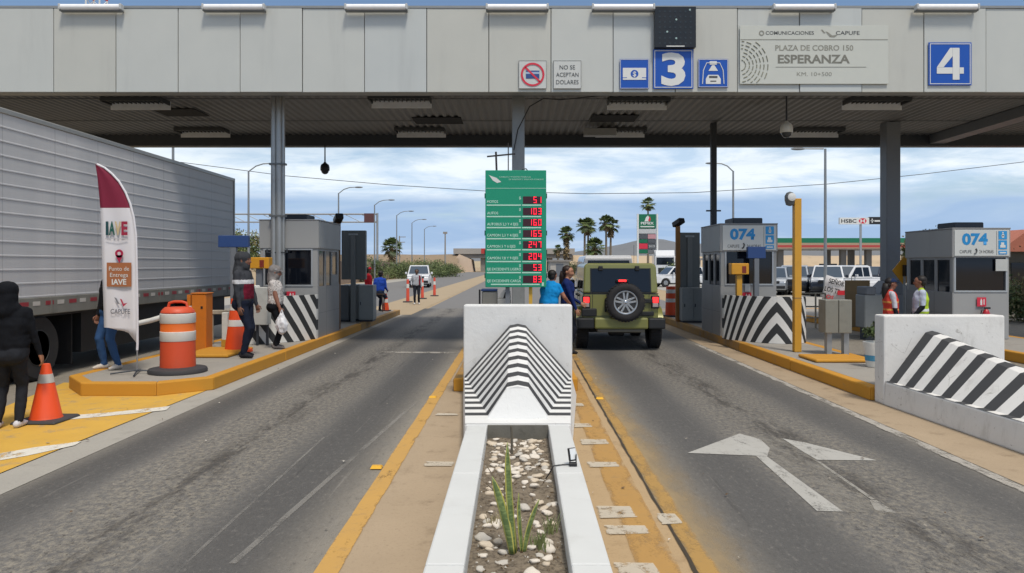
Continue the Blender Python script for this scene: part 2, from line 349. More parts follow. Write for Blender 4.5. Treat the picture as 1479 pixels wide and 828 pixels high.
wavy_strip('yellow_line', 1.06, 1.20, 2.0, 26, 0.009, flat_paint('lost_yellow_line', 'b58f4f', 0.46, 0.70, 4.0, (1, 0.4, 1), None, .3, .8), 60)
wavy_strip('pavement_joint', 1.03, 1.052, 0.5, 14, 0.0115, mat('joint_tar', '3c3428', 0.9), 90, 0.006, 0.03)
wavy_strip('white_edge_line', 4.02, 4.16, 3, 17, 0.008, M_WEDGE, 60)
for py, x0, x1, d in ((640, .63, .93, .22), (673, .63, .92, .17), (742, .58, .86, .26), (768, .60, .90, .17), (826, .58, .84, .2), (616, .63, .84, .2), (586, .68, .86, .2), (752, 1.0, 1.16, .22)):
    P = (py - VY) / CAM_H; y = WY(P)
    sheet('hatch_mark', [(x0, y - d/2), (x1, y - d/2 + .02), (x1 - .02, y + d/2), (x0, y + d/2 + .01)], 0.0125, M_WOLD)
for py, x0, x1, d in ((672, -.86, -.58, .14), (600, -1.0, -.72, .1)):
    P = (py - VY) / CAM_H; y = WY(P); sheet('hatch_mark', [(x0, y - d/2), (x1, y - d/2), (x1, y + d/2), (x0, y + d/2 + .02)], 0.0125, M_WOLD)
# worn white arrow on the right-hand lane, pointing away
def G(px, py):
    P = (py - VY) / CAM_H; return (WX(px, P), WY(P))
M_ARROW = flat_paint('rubbed_arrow_paint', 'b9b8b2', 0.52, 0.74, 5.0, (1, 0.5, 1), 'a9a7a1', 0, .9); M_ARROW2 = flat_paint('thin_arrow_paint', 'a8a59d', 0.44, 0.66, 8.0, (1, 0.5, 1), None, 0, .72); M_ARROW3 = flat_paint('lost_arrow_paint', '99958c', 0.36, 0.60, 8.0, (1, 0.5, 1), None, 0, .45)
for pts_, mm_ in (([(1113, 648), (1098, 635), (1068, 627), (1129, 634), (1157, 652), (1176, 664), (1256, 723), (1264, 738), (1292, 743), (1219, 740), (1109, 660)], M_ARROW3), ([(993, 655), (1068, 627), (1098, 635), (1112, 648), (1108, 660), (1092, 659)], M_ARROW), ([(1092, 659.3), (1108, 660.3), (1218, 740), (1180, 739)], M_ARROW), ([(1130, 634), (1163, 640), (1267, 666), (1180, 665), (1158, 652)], M_ARROW), ([(1176, 665.2), (1181, 665.3), (1264, 722), (1259, 723)], M_ARROW2), ([(1256, 724), (1266, 723.4), (1297, 743), (1264, 738)], M_ARROW2)):
    sheet('lane_arrow', [G(*q) for q in pts_], 0.005, mm_)
# yellow painted triangle in front of the left-hand island, with white chevrons
sheet('yellow_hatching', [(-7.0, 11.4), (-6.6, 9.6), (-6.0, 7.4), (-5.2, 4.5), (-4.5, 4.6), (-4.52, 8.0), (-4.50, 11.4)], 0.0085, M_YGROUND)
sheet('chevron', [G(70, 610), G(70, 604), G(160, 597), G(246, 588), G(240, 594), G(140, 604)], 0.0125, M_WCHEV)
sheet('chevron', [G(-30, 672), G(-30, 662), G(50, 648), G(118, 639), G(108, 645), G(40, 660)], 0.0125, M_WCHEV)
sheet('stop_line', [G(545, 508), G(664, 509), G(664, 511), G(543, 510)], 0.005, M_WEDGE)
M_SCUFF = flat_paint('pale_tyre_scuff', '9a9791', 0.44, 0.66, 4.0, (1, 0.25, 1), None, 0, .5)
for q in ([(330, 815), (341, 815), (603, 582), (598, 582)], [(250, 828), (256, 828), (470, 632), (467, 632)], [(212, 700), (216, 700), (240, 668), (238, 668)]): sheet('tyre_scuff', [G(*a) for a in q], 0.0045, M_SCUFF)
# litter and grit, too many bits to count
mb = MB(); random.seed(3)
for i in range(130):
    x, y = random.choice((random.uniform(-4.3, -1.2), random.uniform(1.2, 4.6), random.uniform(0.5, 1.4), random.uniform(-6.4, -4.4))), random.uniform(3, 16)
    if -4.4 > x and y > 9.8: continue
    r = random.uniform(0.006, 0.02); a = random.uniform(0, 3.1); z = random.uniform(0.014, 0.022)
    mb.add([(x + r*math.cos(a + t)*random.uniform(.5, 1.3), y + r*math.sin(a + t), z + random.uniform(0, .012)) for t in (0, 1.6, 3.1, 4.7)], [(0, 1, 2, 3)], random.choice((0, 0, 0, 2, 2, 1)))
o = mb.build('litter', [mat('leaf_litter', '5a4630'), mat('paper_litter', 'cfcac0'), mat('grit', '8a8378')]); o['kind'] = 'stuff'; o['label'] = 'dry leaves, paper scraps and grit lying on the lanes'

# ------------------------------------------------------------------ raised traffic islands with kerbs in segments
KH = 0.19
def island(name, pts, mk, segs=3.0, kerb_w=0.16, skip=()):
    """pts counter-clockwise plan; concrete top inside a ring of kerb segments (children)"""
    n = len(pts); P = [Vector(p) for p in pts]; inn = []
    for i in range(n):
        a = (P[i] - P[i-1]).normalized(); b = (P[(i+1) % n] - P[i]).normalized()
        na, nb = Vector((-a.y, a.x)), Vector((-b.y, b.x)); k = (na + nb); k = k / max(0.4, (1 + na.dot(nb))); inn.append(P[i] + k * kerb_w)
    top = MB(); top.prism([(p.x, p.y) for p in inn], 0.0, KH - 0.006, 'z'); o = top.build(name, M_KERBTOP); o['kind'] = 'structure'
    for i in range(n):
        if i in skip: continue
        p0, p1, q0, q1 = P[i], P[(i+1) % n], inn[i], inn[(i+1) % n]; L = (p1 - p0).length; k = max(1, round(L / segs)); g = 0.006 / L
        for j in range(k):
            t0, t1 = j / k + (g if j else 0), (j + 1) / k - (g if j < k-1 else 0)
            a, b, c, d = p0.lerp(p1, t0), p0.lerp(p1, t1), q0.lerp(q1, t1), q0.lerp(q1, t0)
            m = MB(); m.prism([(v.x, v.y) for v in (a, b, c, d)], 0.0, KH + random.uniform(-.003, .003), 'z')
            e = m.build('kerb', mk(a), o, bevel=0.018, seg=2)
    return o
island('traffic_island', [(-6.62, 10.9), (-6.05, 10.23), (-5.0, 10.23), (-4.42, 10.75), (-4.30, 27), (-6.5, 27)], lambda a: M_YEL if a.y < 18 else M_YELD)
island('traffic_island', [(-0.93, 10.62), (0.86, 10.62), (0.86, 27), (-0.93, 27)], lambda a: M_YEL if a.y < 13 else M_YELD, 4)
island('traffic_island', [(4.72, 9.9), (6.2, 9.9), (6.1, 27), (4.55, 27)], lambda a: M_YEL if a.y < 17.5 else M_YELD)
island('traffic_island', [(9.3, 13.2), (11.4, 13.2), (11.4, 28), (9.3, 28)], lambda a: M_YEL)

# ------------------------------------------------------------------ white concrete nose blocks with striped ramps
def chipped(name, c, amt):
    s = NT(name); v = s.pos(); n = s.noise(v, 2.5, 6); col = s.mix(n, tuple(x*.94 for x in lin(c)), lin(c))
    col = s.mix(s.math('MULTIPLY', s.step(s.noise(s.pos((1, 1, .35)), 4.5, 9, .72), .50, .74), .55 * amt), col, lin('8f8a80'))
    col = s.mix(s.math('MULTIPLY', s.step(s.noise(v, 11, 8, .75), .60, .66), .75 * amt), col, lin('7d776c'))
    hair = s.n('ShaderNodeTexVoronoi', feature='DISTANCE_TO_EDGE'); s.put(hair.inputs['Vector'], s.mix(.12, v, s.noise(v, 3, 4))); hair.inputs['Scale'].default_value = 2.3
    col = s.mix(s.math('MULTIPLY', s.math('MULTIPLY', s.math('LESS_THAN', hair.outputs[0], .006), s.step(n, .5, .6)), .6 * amt), col, lin('77736a'))
    h = s.math('ADD', s.noise(v, 22, 5, .6), s.math('MULTIPLY', s.noise(v, 5, 4), 2.0)); s.bump(h, .35, .008); return s.fin(col, .68)
M_WHITE = chipped('white_masonry_paint', 'dfe0de', .34); M_WHITE2 = chipped('scuffed_white_paint', 'dddcd8', .70)
_unused = lambda: mat('white_masonry_paint', 'd2d3d0', 0.6, var=0.05, scale=2.5, bump=0.35, dirt=0.5, dirtc=lin('a5a198'))
_unused2 = lambda: mat('scuffed_white_paint', 'cfceca', 0.65, var=0.06, scale=3.5, bump=0.6, dirt=0.62, dirtc=lin('8f8a80'))
M_STRIPE = mat('charcoal_stripe_paint', '3b3c3e', 0.7, var=0.10, scale=5, bump=0.3)
def nose_block(label, loc, hw, zt, y0, y1, hwf, ridge, per, nst, mw, basew, zp=0.28, tilt=0.0, rx=0.0):
    """y0 front of plinth, y1 face of the wall. local x about the middle, y away from camera"""
    t = thing('barrier_block', label, 'concrete barrier', loc, tilt)
    (zr0, zr1, hr, bf, yr) = ridge; th = 0.26; b1, b0 = basew
    wl = MB(); wl.box(-hw, hw, y1, y1 + th, 0, zt); wl.build('wall', mw, t, bevel=0.022, seg=2)
    L = y1 - y0
    def W(y): return hwf + (hw - 0.012 - hwf) * (y - y0) / L
    pl = MB(); pl.prism([(-hwf - .01, y0 - .01), (hwf + .01, y0 - .01), (W(y1 - .003) + .075, y1 - .003), (-W(y1 - .003) - .02, y1 - .003)], 0, zp - 0.003, 'z', top=[(-hwf, y0), (hwf, y0), (W(y1 - .003), y1 - .003), (-W(y1 - .003), y1 - .003)]); pl.build('plinth', mw, t, bevel=0.02, seg=2)
    # ramp in slices; alternate slices carry the dark stripe, which runs on across the flat rim of the plinth
    cuts = [y1 - 0.004]
    for k in range(nst): cuts += [cuts[-1] - per * (.48 if k else .5), cuts[-1] - per]
    cuts = sorted(set([c for c in cuts if c > yr] + [yr]), reverse=True)
    def sec(y):
        f = (y - yr) / (y1 - yr); zr = zr0 + (zr1 - zr0) * f; b = b0 + (b1 - b0) * f; wv = 0.004 * math.sin(y * 9)
        return [(-W(y) + .004, y, zp), (-b, y, zp + .001), (rx - hr + wv, y, zr), (rx + wv, y, zr + .022), (rx + hr + wv, y, zr), (b, y, zp + .001), (W(y) - .004, y, zp)]
    rm = MB()
    for k in range(len(cuts) - 1):
        a, b = sec(cuts[k]), sec(cuts[k+1]); rm.add(a + b, [(i, i+1, 8+i, 7+i) for i in range(6)], 1 if k % 2 == 0 else 0)
    e = sec(yr); q = [(-b0 * 1.03, yr - bf, zp + .001), (b0 * 1.03, yr - bf, zp + .001)]
    rm.add([e[1], e[2], e[3], e[4], e[5]] + q, [(0, 1, 2, 3, 4, 6, 5)], 0)
    rm.add([e[0], e[1], q[0], (-W(y0 + .01) + .004, y0 + .01, zp)], [(0, 1, 2, 3)], 0); rm.add([e[6], e[5], q[1], (W(y0 + .01) - .004, y0 + .01, zp)], [(0, 1, 2, 3)], 0)
    rm.add([(-W(y0+.01)+.004, y0+.01, zp), q[0], q[1], (W(y0+.01)-.004, y0+.01, zp)], [(0, 1, 2, 3)], 0)
    rm.build('ramp', [mw, M_STRIPE], t); return t
nose_block('white concrete nose block with a striped ramp behind the stone planter', (0, 0, 0), 0.755, 1.267, 7.17, 10.25, 0.515, (0.565, 0.985, 0.11, 0.12, 7.52), 0.316, 9, M_WHITE, (0.735, 0.30))
nose_block('scuffed white concrete nose block with broad charcoal stripes at right kerb', (5.55, 0, 0), 0.79, 1.165, 5.2, 9.62, 0.62, (0.37, 0.945, 0.085, 0.2, 5.75), 0.36, 12, M_WHITE2, (0.72, 0.52), 0.31, 0.0, -0.16)

# ------------------------------------------------------------------ planter in front of the middle block
pt = thing('stone_planter', 'long white kerbed planter of earth and pale stones before the striped block', 'planter', (0, 2.2, 0))
Lp = 7.15 - 2.2
M_PLW = mat('white_planter_paint', 'cdcfcd', 0.5, var=0.05, scale=3, bump=0.22, dirt=0.28, dirtc=lin('9a978f'))
for sx in (-1, 1):
    for a, b in ((0, 1.62), (1.625, 3.3), (3.305, Lp)):
        wa, wb = (0.475 + .02 * a / Lp), (0.475 + .02 * b / Lp); ia, ib = .265 + .03 * a / Lp, .265 + .03 * b / Lp
        m = MB(); m.prism([(sx * ia, a), (sx * wa, a), (sx * wb, b), (sx * ib, b)], 0, 0.272 + random.uniform(-.002, .002), 'z'); m.build('kerb_wall', M_PLW, pt, bevel=0.012, seg=2)
m = MB(); m.box(-.262, .262, 0, .16, 0, .27); m.build('end_wall', M_PLW, pt, bevel=.01)
m = MB(); m.box(-.292, .292, Lp - .03, Lp - .002, 0, .276); m.build('back_wall', mat('grimy_mortar', '6c6a62', 0.9, var=.3, scale=9, bump=.6, dirt=.7, dirtc=lin('3c3a34')), pt)
random.seed(11); sm = MB(); nx, ny = 22, 150; vs = []
from mathutils import noise as mnoise
def soil_z(x, y): return 0.150 + 0.022 * mnoise.noise(Vector((x * 6, y * 6, 0))) + 0.012 * mnoise.noise(Vector((x * 30, y * 30, 3)))
for j in range(ny + 1):
    for i in range(nx + 1):
        x = -.294 + .588 * i / nx; y = .1 + (Lp - .12) * j / ny; vs.append((x, y, soil_z(x, y)))
sm.add(vs, [(j*(nx+1)+i, j*(nx+1)+i+1, (j+1)*(nx+1)+i+1, (j+1)*(nx+1)+i) for j in range(ny) for i in range(nx)])
ssn = NT('planter_soil'); pp = ssn.pos(); f1 = ssn.noise(pp, 30, 6, .7); f2 = ssn.noise(pp, 4, 5, .6)
ssn.bump(f1, .9, .02); M_SOIL = ssn.fin(ssn.mix(ssn.step(f1, .4, .7), ssn.mix(f2, lin('776b5b'), lin('8f8370')), lin('4c4338')), .95)
sm.build('soil', M_SOIL, pt, smooth=True, angle=80)
M_STONE = [mat('pale_pebble', 'd8d0c3', .7, var=.12, scale=14, bump=.4, dirt=.35, dirtc=lin('a08f76')), mat('cream_pebble', 'c9bca8', .75, var=.15, scale=12, bump=.4, dirt=.4, dirtc=lin('8c7b62')), mat('grey_pebble', 'bdb8ae', .75, var=.15, scale=12, bump=.4, dirt=.4, dirtc=lin('8a8175'))]
protos = []
for k in range(9):
    bm = bmesh.new(); bmesh.ops.create_icosphere(bm, subdivisions=2, radius=1.0); q = Vector((k * 7.3, 2.1, k))
    for v in bm.verts: v.co *= 1 + 0.55 * mnoise.noise(v.co * 1.2 + q) + .16 * mnoise.noise(v.co * 3 + q)
    me = bpy.data.meshes.new('stone'); bm.to_mesh(me); bm.free(); me.polygons.foreach_set('use_smooth', [True] * len(me.polygons)); me.materials.append(M_STONE[k % 3]); protos.append(me)
placed = []
def put_stone(x, y, r):
    o = bpy.data.objects.new('stone', random.choice(protos)); COL.objects.link(o); o.parent = pt
    o.location = (x, y, soil_z(x, y) + r * .10); o.rotation_euler = (random.uniform(-.3, .3), random.uniform(-.3, .3), random.uniform(0, 6.3)); o.scale = (r * random.uniform(.9, 1.35), r * random.uniform(.75, 1.05), r * random.uniform(.42, .6)); placed.append((x, y, r))
tries = 0
while len(placed) < 190 and tries < 15000:
    tries += 1; y = random.uniform(.5, Lp - .1); x = random.uniform(-.24, .24); Yw = y + 2.2
    edge = abs(x) / .24; far = (Yw - 3.6) / 3.4
    dens = 0.95 if far > .6 else (0.35 + .5 * edge if x < 0 else .22 + .45 * edge) if far > .18 else 0.5
    if random.random() > dens or (abs(x) < .07 and 4.05 < Yw < 4.5): continue
    r = random.uniform(.014, .036) if random.random() < .8 else random.uniform(.036, .05)
    if all((x - a) ** 2 + (y - b) ** 2 > (.92 * (r + c)) ** 2 for a, b, c in placed): put_stone(x, y, r)
m = MB(); random.seed(5)
for i in range(900):                                                       # crumbs of gravel and dead leaf between the stones
    x, y = random.uniform(-.27, .27), random.uniform(.3, Lp - .06); r = random.uniform(.003, .011); a = random.uniform(0, 6); z = soil_z(x, y) + .002
    m.add([(x + r*math.cos(a), y + r*math.sin(a), z), (x - r*math.sin(a), y + r*math.cos(a), z + .003), (x - r*math.cos(a), y - r*math.sin(a), z), (x, y, z + r)], [(0, 1, 3), (1, 2, 3), (2, 0, 3)], random.choice((0, 1, 1)))
o = m.build('gravel', [M_STONE[2], mat('dead_leaf', '5e4c34', .9)], pt); o['kind'] = 'stuff'
# snake plant, weeds, stake, twig and the small floodlight
def leafmat():
    s = NT('snake_plant_leaf'); t = s.coord('UV'); u = s.xyz(t); edge = s.step(s.math('ABSOLUTE', s.math('SUBTRACT', u[0], .5)), .30, .36)
    band = s.step(s.noise(s.coord('Object', (8, 8, 30)), 1.5, 5, .6, 1.0), .42, .62)
    return s.fin(s.mix(edge, s.mix(band, lin('55683a'), lin('7c8c54')), lin('b3ae58')), .42)
M_LEAF = leafmat()
def blade(name, base, tip, wid, par, m, bend=(0, 0, 0), n=12, fold=.35, face=0.0):
    """a thick sword-shaped leaf with a folded section and UVs across it"""
    b, t = Vector(base), Vector(tip); vs, uv = [], []
    for i in range(n + 1):
        f = i / n; c = b.lerp(t, f) + Vector(bend) * (f * f - f); wv = wid * (.55 + 1.1 * f - 1.0 * f * f) * (1 - max(0, f - .72) ** 2 / .0784 * .96)
        ax = Vector((math.cos(face + f * .5), math.sin(face + f * .5), 0)); nn = Vector((-ax.y, ax.x, 0))
        for k, u in ((-1, 0), (-.45, .28), (0, .5), (.45, .72), (1, 1)): vs.append(c + ax * wv * k + nn * wv * fold * (abs(k) - .5)); uv.append((u, f))
    fs = [(i*5+j, i*5+j+1, (i+1)*5+j+1, (i+1)*5+j) for i in range(n) for j in range(4)]
    mb = MB(); mb.add(vs, fs); me = bpy.data.meshes.new(name); me.from_pydata([tuple(v) for v in vs], [], fs); l = me.uv_layers.new(name='UVMap')
    for lp in me.loops: l.data[lp.index].uv = uv[lp.vertex_index]
    me.materials.append(m); me.polygons.foreach_set('use_smooth', [True] * len(me.polygons)); o = bpy.data.objects.new(name, me); COL.objects.link(o); o.parent = par
    s = o.modifiers.new('thick', 'SOLIDIFY'); s.thickness = .004; s.offset = 0; return o
sp = thing('snake_plant', 'snake plant of upright green yellow-edged leaves among the planter stones', 'plant', (0.0, 4.28, 0.15))
for b, t, wd, bd, fc in (((-.02, 0, 0), (-.062, .04, .635), .026, (.03, 0, 0), .2), ((-.035, -.01, 0), (-.150, .03, .44), .030, (-.05, 0, 0), -.3), ((.025, .01, 0), (.005, .02, .345), .017, (.02, 0, 0), .5), ((.035, .0, 0), (.125, .02, .31), .019, (.05, 0, 0), .1), ((-.01, .03, 0), (-.04, .06, .30), .02, (0, 0, 0), .7)):
    blade('leaf', b, t, wd, sp, M_LEAF, bd, face=fc)
def tuft(name, label, loc, n, h, sp_, m, cat='grass tuft'):
    mb = MB(); random.seed(int(loc[1] * 100) + n)
    for i in range(n):
        a = random.uniform(0, 6.3); r = random.uniform(0, sp_); x, y = r*math.cos(a), r*math.sin(a); hh = h * random.uniform(.4, 1); dx, dy = random.uniform(-.4, .4) * hh, random.uniform(-.4, .4) * hh; w_ = .0022
        mb.add([(x - w_, y, 0), (x + w_, y, 0), (x + dx*.4 + w_, y + dy*.4, hh*.6), (x + dx*.4 - w_, y + dy*.4, hh*.6), (x + dx, y + dy, hh)], [(0, 1, 2, 3), (3, 2, 4)])
    o = mb.build(name, m); o.location = loc; return tag(o, label, cat)
M_GRASS = mat('weed_green', '75804f', .7, var=.3); M_DRYG = mat('dry_grass', '9a9070', .8, var=.3)
tuft('grass_tuft', 'thin green weeds right of the snake plant', (.13, 4.35, .14), 70, .13, .06, M_GRASS)
tuft('grass_tuft', 'sparse grey-green weeds left of the snake plant', (-.15, 4.75, .14), 40, .10, .06, M_DRYG)
tuft('grass_tuft', 'wispy weeds beside the right planter kerb', (.20, 4.6, .14), 30, .16, .05, M_GRASS)
m = MB(); m.tube([(-.055, 6.55, .12), (-.052, 6.55, .28), (-.06, 6.56, .39)], [.013, .011, .009], 7); tag(m.build('stake', mat('dead_stem', '5d574b', .9, var=.3), smooth=True, recenter=True), 'short dead stump standing near the planter back wall', 'stump')
tw = thing('dry_twig', 'dry brown blades leaning over left planter kerb', 'dead plant', (-.10, 5.15, .15))
for q, (dx, dy, dz) in enumerate(((-.155, .1, .30), (-.11, 0, .20), (-.17, .05, .17), (.02, .0, .22))):
    m = MB(); m.tube([(0, 0, -.01), (dx * .45, dy * .5, dz * .6), (dx, dy, dz)], [.006, .0045, .0015], 5); m.build('stem', mat('dry_stalk', '6f6350', .9, var=.3), tw, smooth=True)
fl = thing('floodlight', 'little black floodlight clamped on the right planter kerb', 'floodlight', (.425, 5.70, .273))
m = MB(); m.cbox((0, 0, .012), (.06, .05, .024)); m.box(-.028, -.02, -.01, .01, .02, .09); m.box(.02, .028, -.01, .01, .02, .09); m.build('bracket', mat('black_plastic', '1c1d20', .5), fl, bevel=.003)
Mh = Matrix.Rotation(R(28), 4, 'Z') @ Matrix.Rotation(R(-14), 4, 'X')
m = MB(); m.cbox((.004, 0, .085), (.062, .026, .10), 0, None); m.v = [tuple(Mh @ Vector(v)) for v in m.v]; h = m.build('lamp_head', mat('black_plastic', ''), fl, bevel=.006, seg=2)
m = MB(); m.cbox((.004, -.0145, .088), (.05, .004, .082)); m.v = [tuple(Mh @ Vector(v)) for v in m.v]; m.build('lens', mat('lamp_lens', 'dfe3e4', .2), fl)
m = MB(); m.tube([(-.02, 0, .01), (-.08, .01, .006), (-.15, -.02, .005), (-.19, -.03, -.06), (-.21, 0, -.10)], .005, 6); m.build('cord', mat('black_plastic', ''), fl, smooth=True)

M_STUD = mat('stud_yellow', 'd9a62a', .4, var=.08)
for px, py, lab in ((544, 677, 'yellow road stud on the left yellow line'), (625, 575, 'small far yellow road stud on the left yellow line'), (866, 577, 'yellow road stud on the right line beside the middle block')):
    gx_, gy_ = G(px, py); m = MB(); m.prism([(-.05, -.05), (.05, -.05), (.05, .05), (-.05, .05)], 0, .02, 'z', top=[(-.04, -.02), (.04, -.02), (.04, .02), (-.04, .02)]); o = m.build('road_stud', M_STUD); o.location = (gx_, gy_, .010); tag(o, lab, 'road stud')
# ------------------------------------------------------------------ toll canopy
FY, ZB, ZT, ZS, BY = 15.26, 5.39, 7.12, 5.72, 22.2         # fascia plane, its bottom and top, soffit height, back edge
M_FASC = mat('fascia_sheet', 'bfc2bd', .45, .05, var=.05, scale=1.6, dirt=.22, dirtc=lin('8c8e8c'), streak=True)
M_SEAM = mat('seam_metal', '5b5d5e', .6)  # darker grey metal of the joints between sheets
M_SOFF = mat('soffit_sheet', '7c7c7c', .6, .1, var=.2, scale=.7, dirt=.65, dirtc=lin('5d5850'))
M_BEAM = mat('dark_steel', '3c4148', .55, .3, var=.12); M_STEEL = mat('galvanised_steel', 'a3a6a6', .42, .55, var=.1, scale=5, dirt=.25)
M_GREYP = mat('grey_steel_paint', '70757b', .5, .1, var=.06, scale=3, dirt=.2)
cn = thing('toll_canopy', 'long grey toll plaza canopy spanning all the lanes', 'canopy', (0, FY, 0))
X0, X1 = -17.3, 22.3
FMS = [M_FASC, mat('fascia_sheet_warm', 'bdbeb6', .45, .05, var=.05, scale=1.9, dirt=.22, dirtc=lin('8f8e88'), streak=True), mat('fascia_sheet_cool', 'bcc1bf', .48, .05, var=.05, scale=1.3, dirt=.24, dirtc=lin('888b8b'), streak=True)]
m = MB(); m.box(X0, X1, .05, .12, ZB + .01, ZT - .02); m.build('fascia_backing', M_SEAM, cn)
k = 0; x = -.6 - 1.283 * 13; pw = 1.283
while x < X1 - .1:
    m = MB(); m.box(x + .007, x + pw - .007, 0, .045, ZB, ZT); o = m.build('fascia_panel', random.choice(FMS), cn, bevel=.006); o.rotation_euler = (random.uniform(-.0012, .0012), 0, random.uniform(-.0015, .0015)); o.location.y = random.uniform(-.002, .002); x += pw
m = MB(); m.box(X0, X1, .05, .30, ZB - .004, ZB + .01); m.box(X0, X1, -.01, .12, ZT + .002, ZT + .05); m.build('fascia_trim', mat('trim_grey', '8f9292', .5, .3), cn)
m = MB(); m.box(X0, X1, .30, .36, ZB, ZT); m.build('fascia_inner', M_BEAM, cn)
m = MB(); n = int((X1 - X0) / .20); vs = []; fs = []                     # corrugated soffit sheet, ribs running away from the camera
for i in range(n):
    x = X0 + i * .20
    for dx, dz in ((0, 0), (.05, .035), (.10, .035), (.15, 0)):
        vs += [(x + dx, .36, ZS + dz), (x + dx, BY - FY, ZS + dz)]
fs = [(2*i, 2*i+1, 2*i+3, 2*i+2) for i in range(len(vs)//2 - 1)]
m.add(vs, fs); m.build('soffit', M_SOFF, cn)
m = MB(); m.box(X0, X1, BY - FY, BY - FY + .35, 5.40, 7.0); m.build('back_beam', M_BEAM, cn)
m = MB(); m.box(X0, X1, .125, BY - FY + .3, ZT - .1, ZT - .03); m.build('roof_deck', M_STEEL, cn)
for xx in (12.35, 20.5, -13.6):
    m = MB(); m.box(xx, xx + .42, .37, BY - FY - .01, 5.46, ZS - .003); m.build('cross_beam', M_GREYP, cn)
for yy in (2.05, 4.7):
    m = MB(); m.box(X0, X1, yy, yy + .02, ZS - .012, ZS - .002); m.build('soffit_seam', M_BEAM, cn)
for xx, yy, ww in ((-2.15, 4.65, 1.3), (2.55, 4.35, 1.2), (-8.6, 3.6, 1.1)):       # black slabs under the sheet: the dark of openings put into colour
    m = MB(); m.box(xx - ww/2, xx + ww/2, yy - .45, yy + .45, ZS - .02, ZS - .006); m.build('soffit_dark_slab', mat('void_black', '14161b', .9), cn)
def ceil_light(x, y, label, zb=5.52, w_=1.42):
    t = thing('ceiling_light', label, 'ceiling light', (x, y, zb), group='strip lights under the canopy')
    d = .5; m = MB(); m.box(-w_/2, w_/2, -d/2, -d/2 + .03, .12, .2); m.box(-w_/2, -w_/2 + .03, -d/2 + .03, d/2 - .03, .10, .2); m.box(w_/2 - .03, w_/2, -d/2 + .03, d/2 - .03, .10, .2); m.build('housing', mat('lamp_housing', '3a3d40', .6), t)
    m = MB(); m.box(-w_/2, w_/2, d/2 - .03, d/2, 0, .2); m.build('reflector', mat('lamp_reflector', 'dde2e8', .45), t)
    m = MB(); m.box(-w_/2 + .04, w_/2 - .04, -.2, .2, .17, .19); m.build('back_plate', mat('lamp_housing', ''), t)
    m = MB()
    for q in range(12): m.box(-w_/2 + .1 + q * .105, -w_/2 + .115 + q * .105, -.2, .19, .13, .165)
    m.build('louvre', mat('lamp_louvre', '5b5d5f', .4, .5), t)
    return t
def cl(px, Yc, lab): return ceil_light((px - VX) * Yc / FPX, Yc, lab)
cl(196, 17.4, 'canopy strip light above the trailer roof nearest the front'); cl(578, 17.2, 'front canopy strip light between triple pipe column and middle column')
cl(922, 17.4, 'front canopy strip light under the blue number three sign'); cl(1266, 17.4, 'front canopy strip light under the Esperanza board right edge')
cl(292, 21.2, 'rear canopy strip light beyond the trailer roof'); cl(607, 21.2, 'rear canopy strip light left of the middle column'); cl(897, 21.2, 'rear canopy strip light with a grey box beside it'); cl(1180, 21.2, 'rear canopy strip light right of the white dome camera')
m = MB(); m.box(-.45, .45, 0, .3, 0, .2); o = m.build('junction_box', mat('box_grey', '8b8d8e', .5), bevel=.01); o.location = (2.3, 20.6, 5.44); tag(o, 'flat grey box hanging by the rear strip light', 'junction box')
def tube_light(px, label):
    x = WX(px, 70); t = thing('tube_light', label, 'tube light', (x, FY - .02, ZT - .02), group='white tube lights along the canopy fascia')
    m = MB(); m.tube([(-.60, -.10, .0), (.60, -.10, .0)], .062, 12); m.build('diffuser', mat('white_diffuser', 'f2f4f4', .35), t, smooth=True)
    m = MB(); m.box(-.64, .64, -.13, -.01, -.085, -.058); m.build('tray', mat('tray_grey', '6d7173', .5), t, bevel=.01)
    for s in (-1, 1):
        m = MB(); m.box(s*.60, s*.645, -.165, -.035, -.06, .06) if s > 0 else m.box(-.645, -.60, -.165, -.035, -.06, .06); m.build('end_cap', mat('cap_grey', 'b8bbbb', .5), t, bevel=.01)
tube_light(136, 'white tube light on fascia in front of the red mast'); tube_light(341, 'second white fascia tube light from the left'); tube_light(545, 'third white fascia tube light from the left'); tube_light(747, 'white fascia tube light above the no card sign')
tube_light(899, 'white fascia tube light touching the black display'); tube_light(1158, 'white fascia tube light above the Esperanza board'); tube_light(1363, 'white fascia tube light above the number four sign')

# columns
def column(label, X, Y, wx, z0, z1, m_, parts=None):
    t = thing('column', label, 'column', (X, Y, z0)); return t
c1 = thing('canopy_column', 'cluster of three galvanised pipes carrying the canopy behind striped booth', 'column', (WX(401, 65), 16.43, KH))
for dx, r in ((-.085, .062), (.035, .075), (.13, .035)):
    m = MB(); m.cyl((dx, 0, 0), (dx, 0, ZS - KH), r, n=16); m.build('pipe', M_STEEL, c1, smooth=True)
for z in (1.0, 2.7, 3.85):
    m = MB(); m.box(-.17, .185, -.08, .08, z, z + .04); m.build('clamp', mat('clamp_steel', '6a6e70', .5, .4), c1)
m = MB(); m.box(-.24, .24, -.05, -.03, 1.9, 1.92); m.cyl((-.22, -.04, 1.9), (-.22, -.04, 1.98), .02); m.cyl((.22, -.04, 1.9), (.22, -.04, 1.98), .02); m.build('insulator_arm', M_BEAM, c1)
c2 = thing('canopy_column', 'grey square column directly behind the toll price sign', 'column', (0.01, 16.5, KH))
m = MB(); m.box(-.14, .14, -.14, .14, 0, ZS - KH); m.build('shaft', mat('column_grey', '8e9294', .5, .15, dirt=.2), c2, bevel=.012); m = MB(); m.box(-.2, .2, -.2, .2, 0, .05); m.build('base_plate', M_BEAM, c2)
c3 = thing('canopy_column', 'thin dark column above the orange trimmed 074 booth', 'column', (5.37, 20.3, KH))
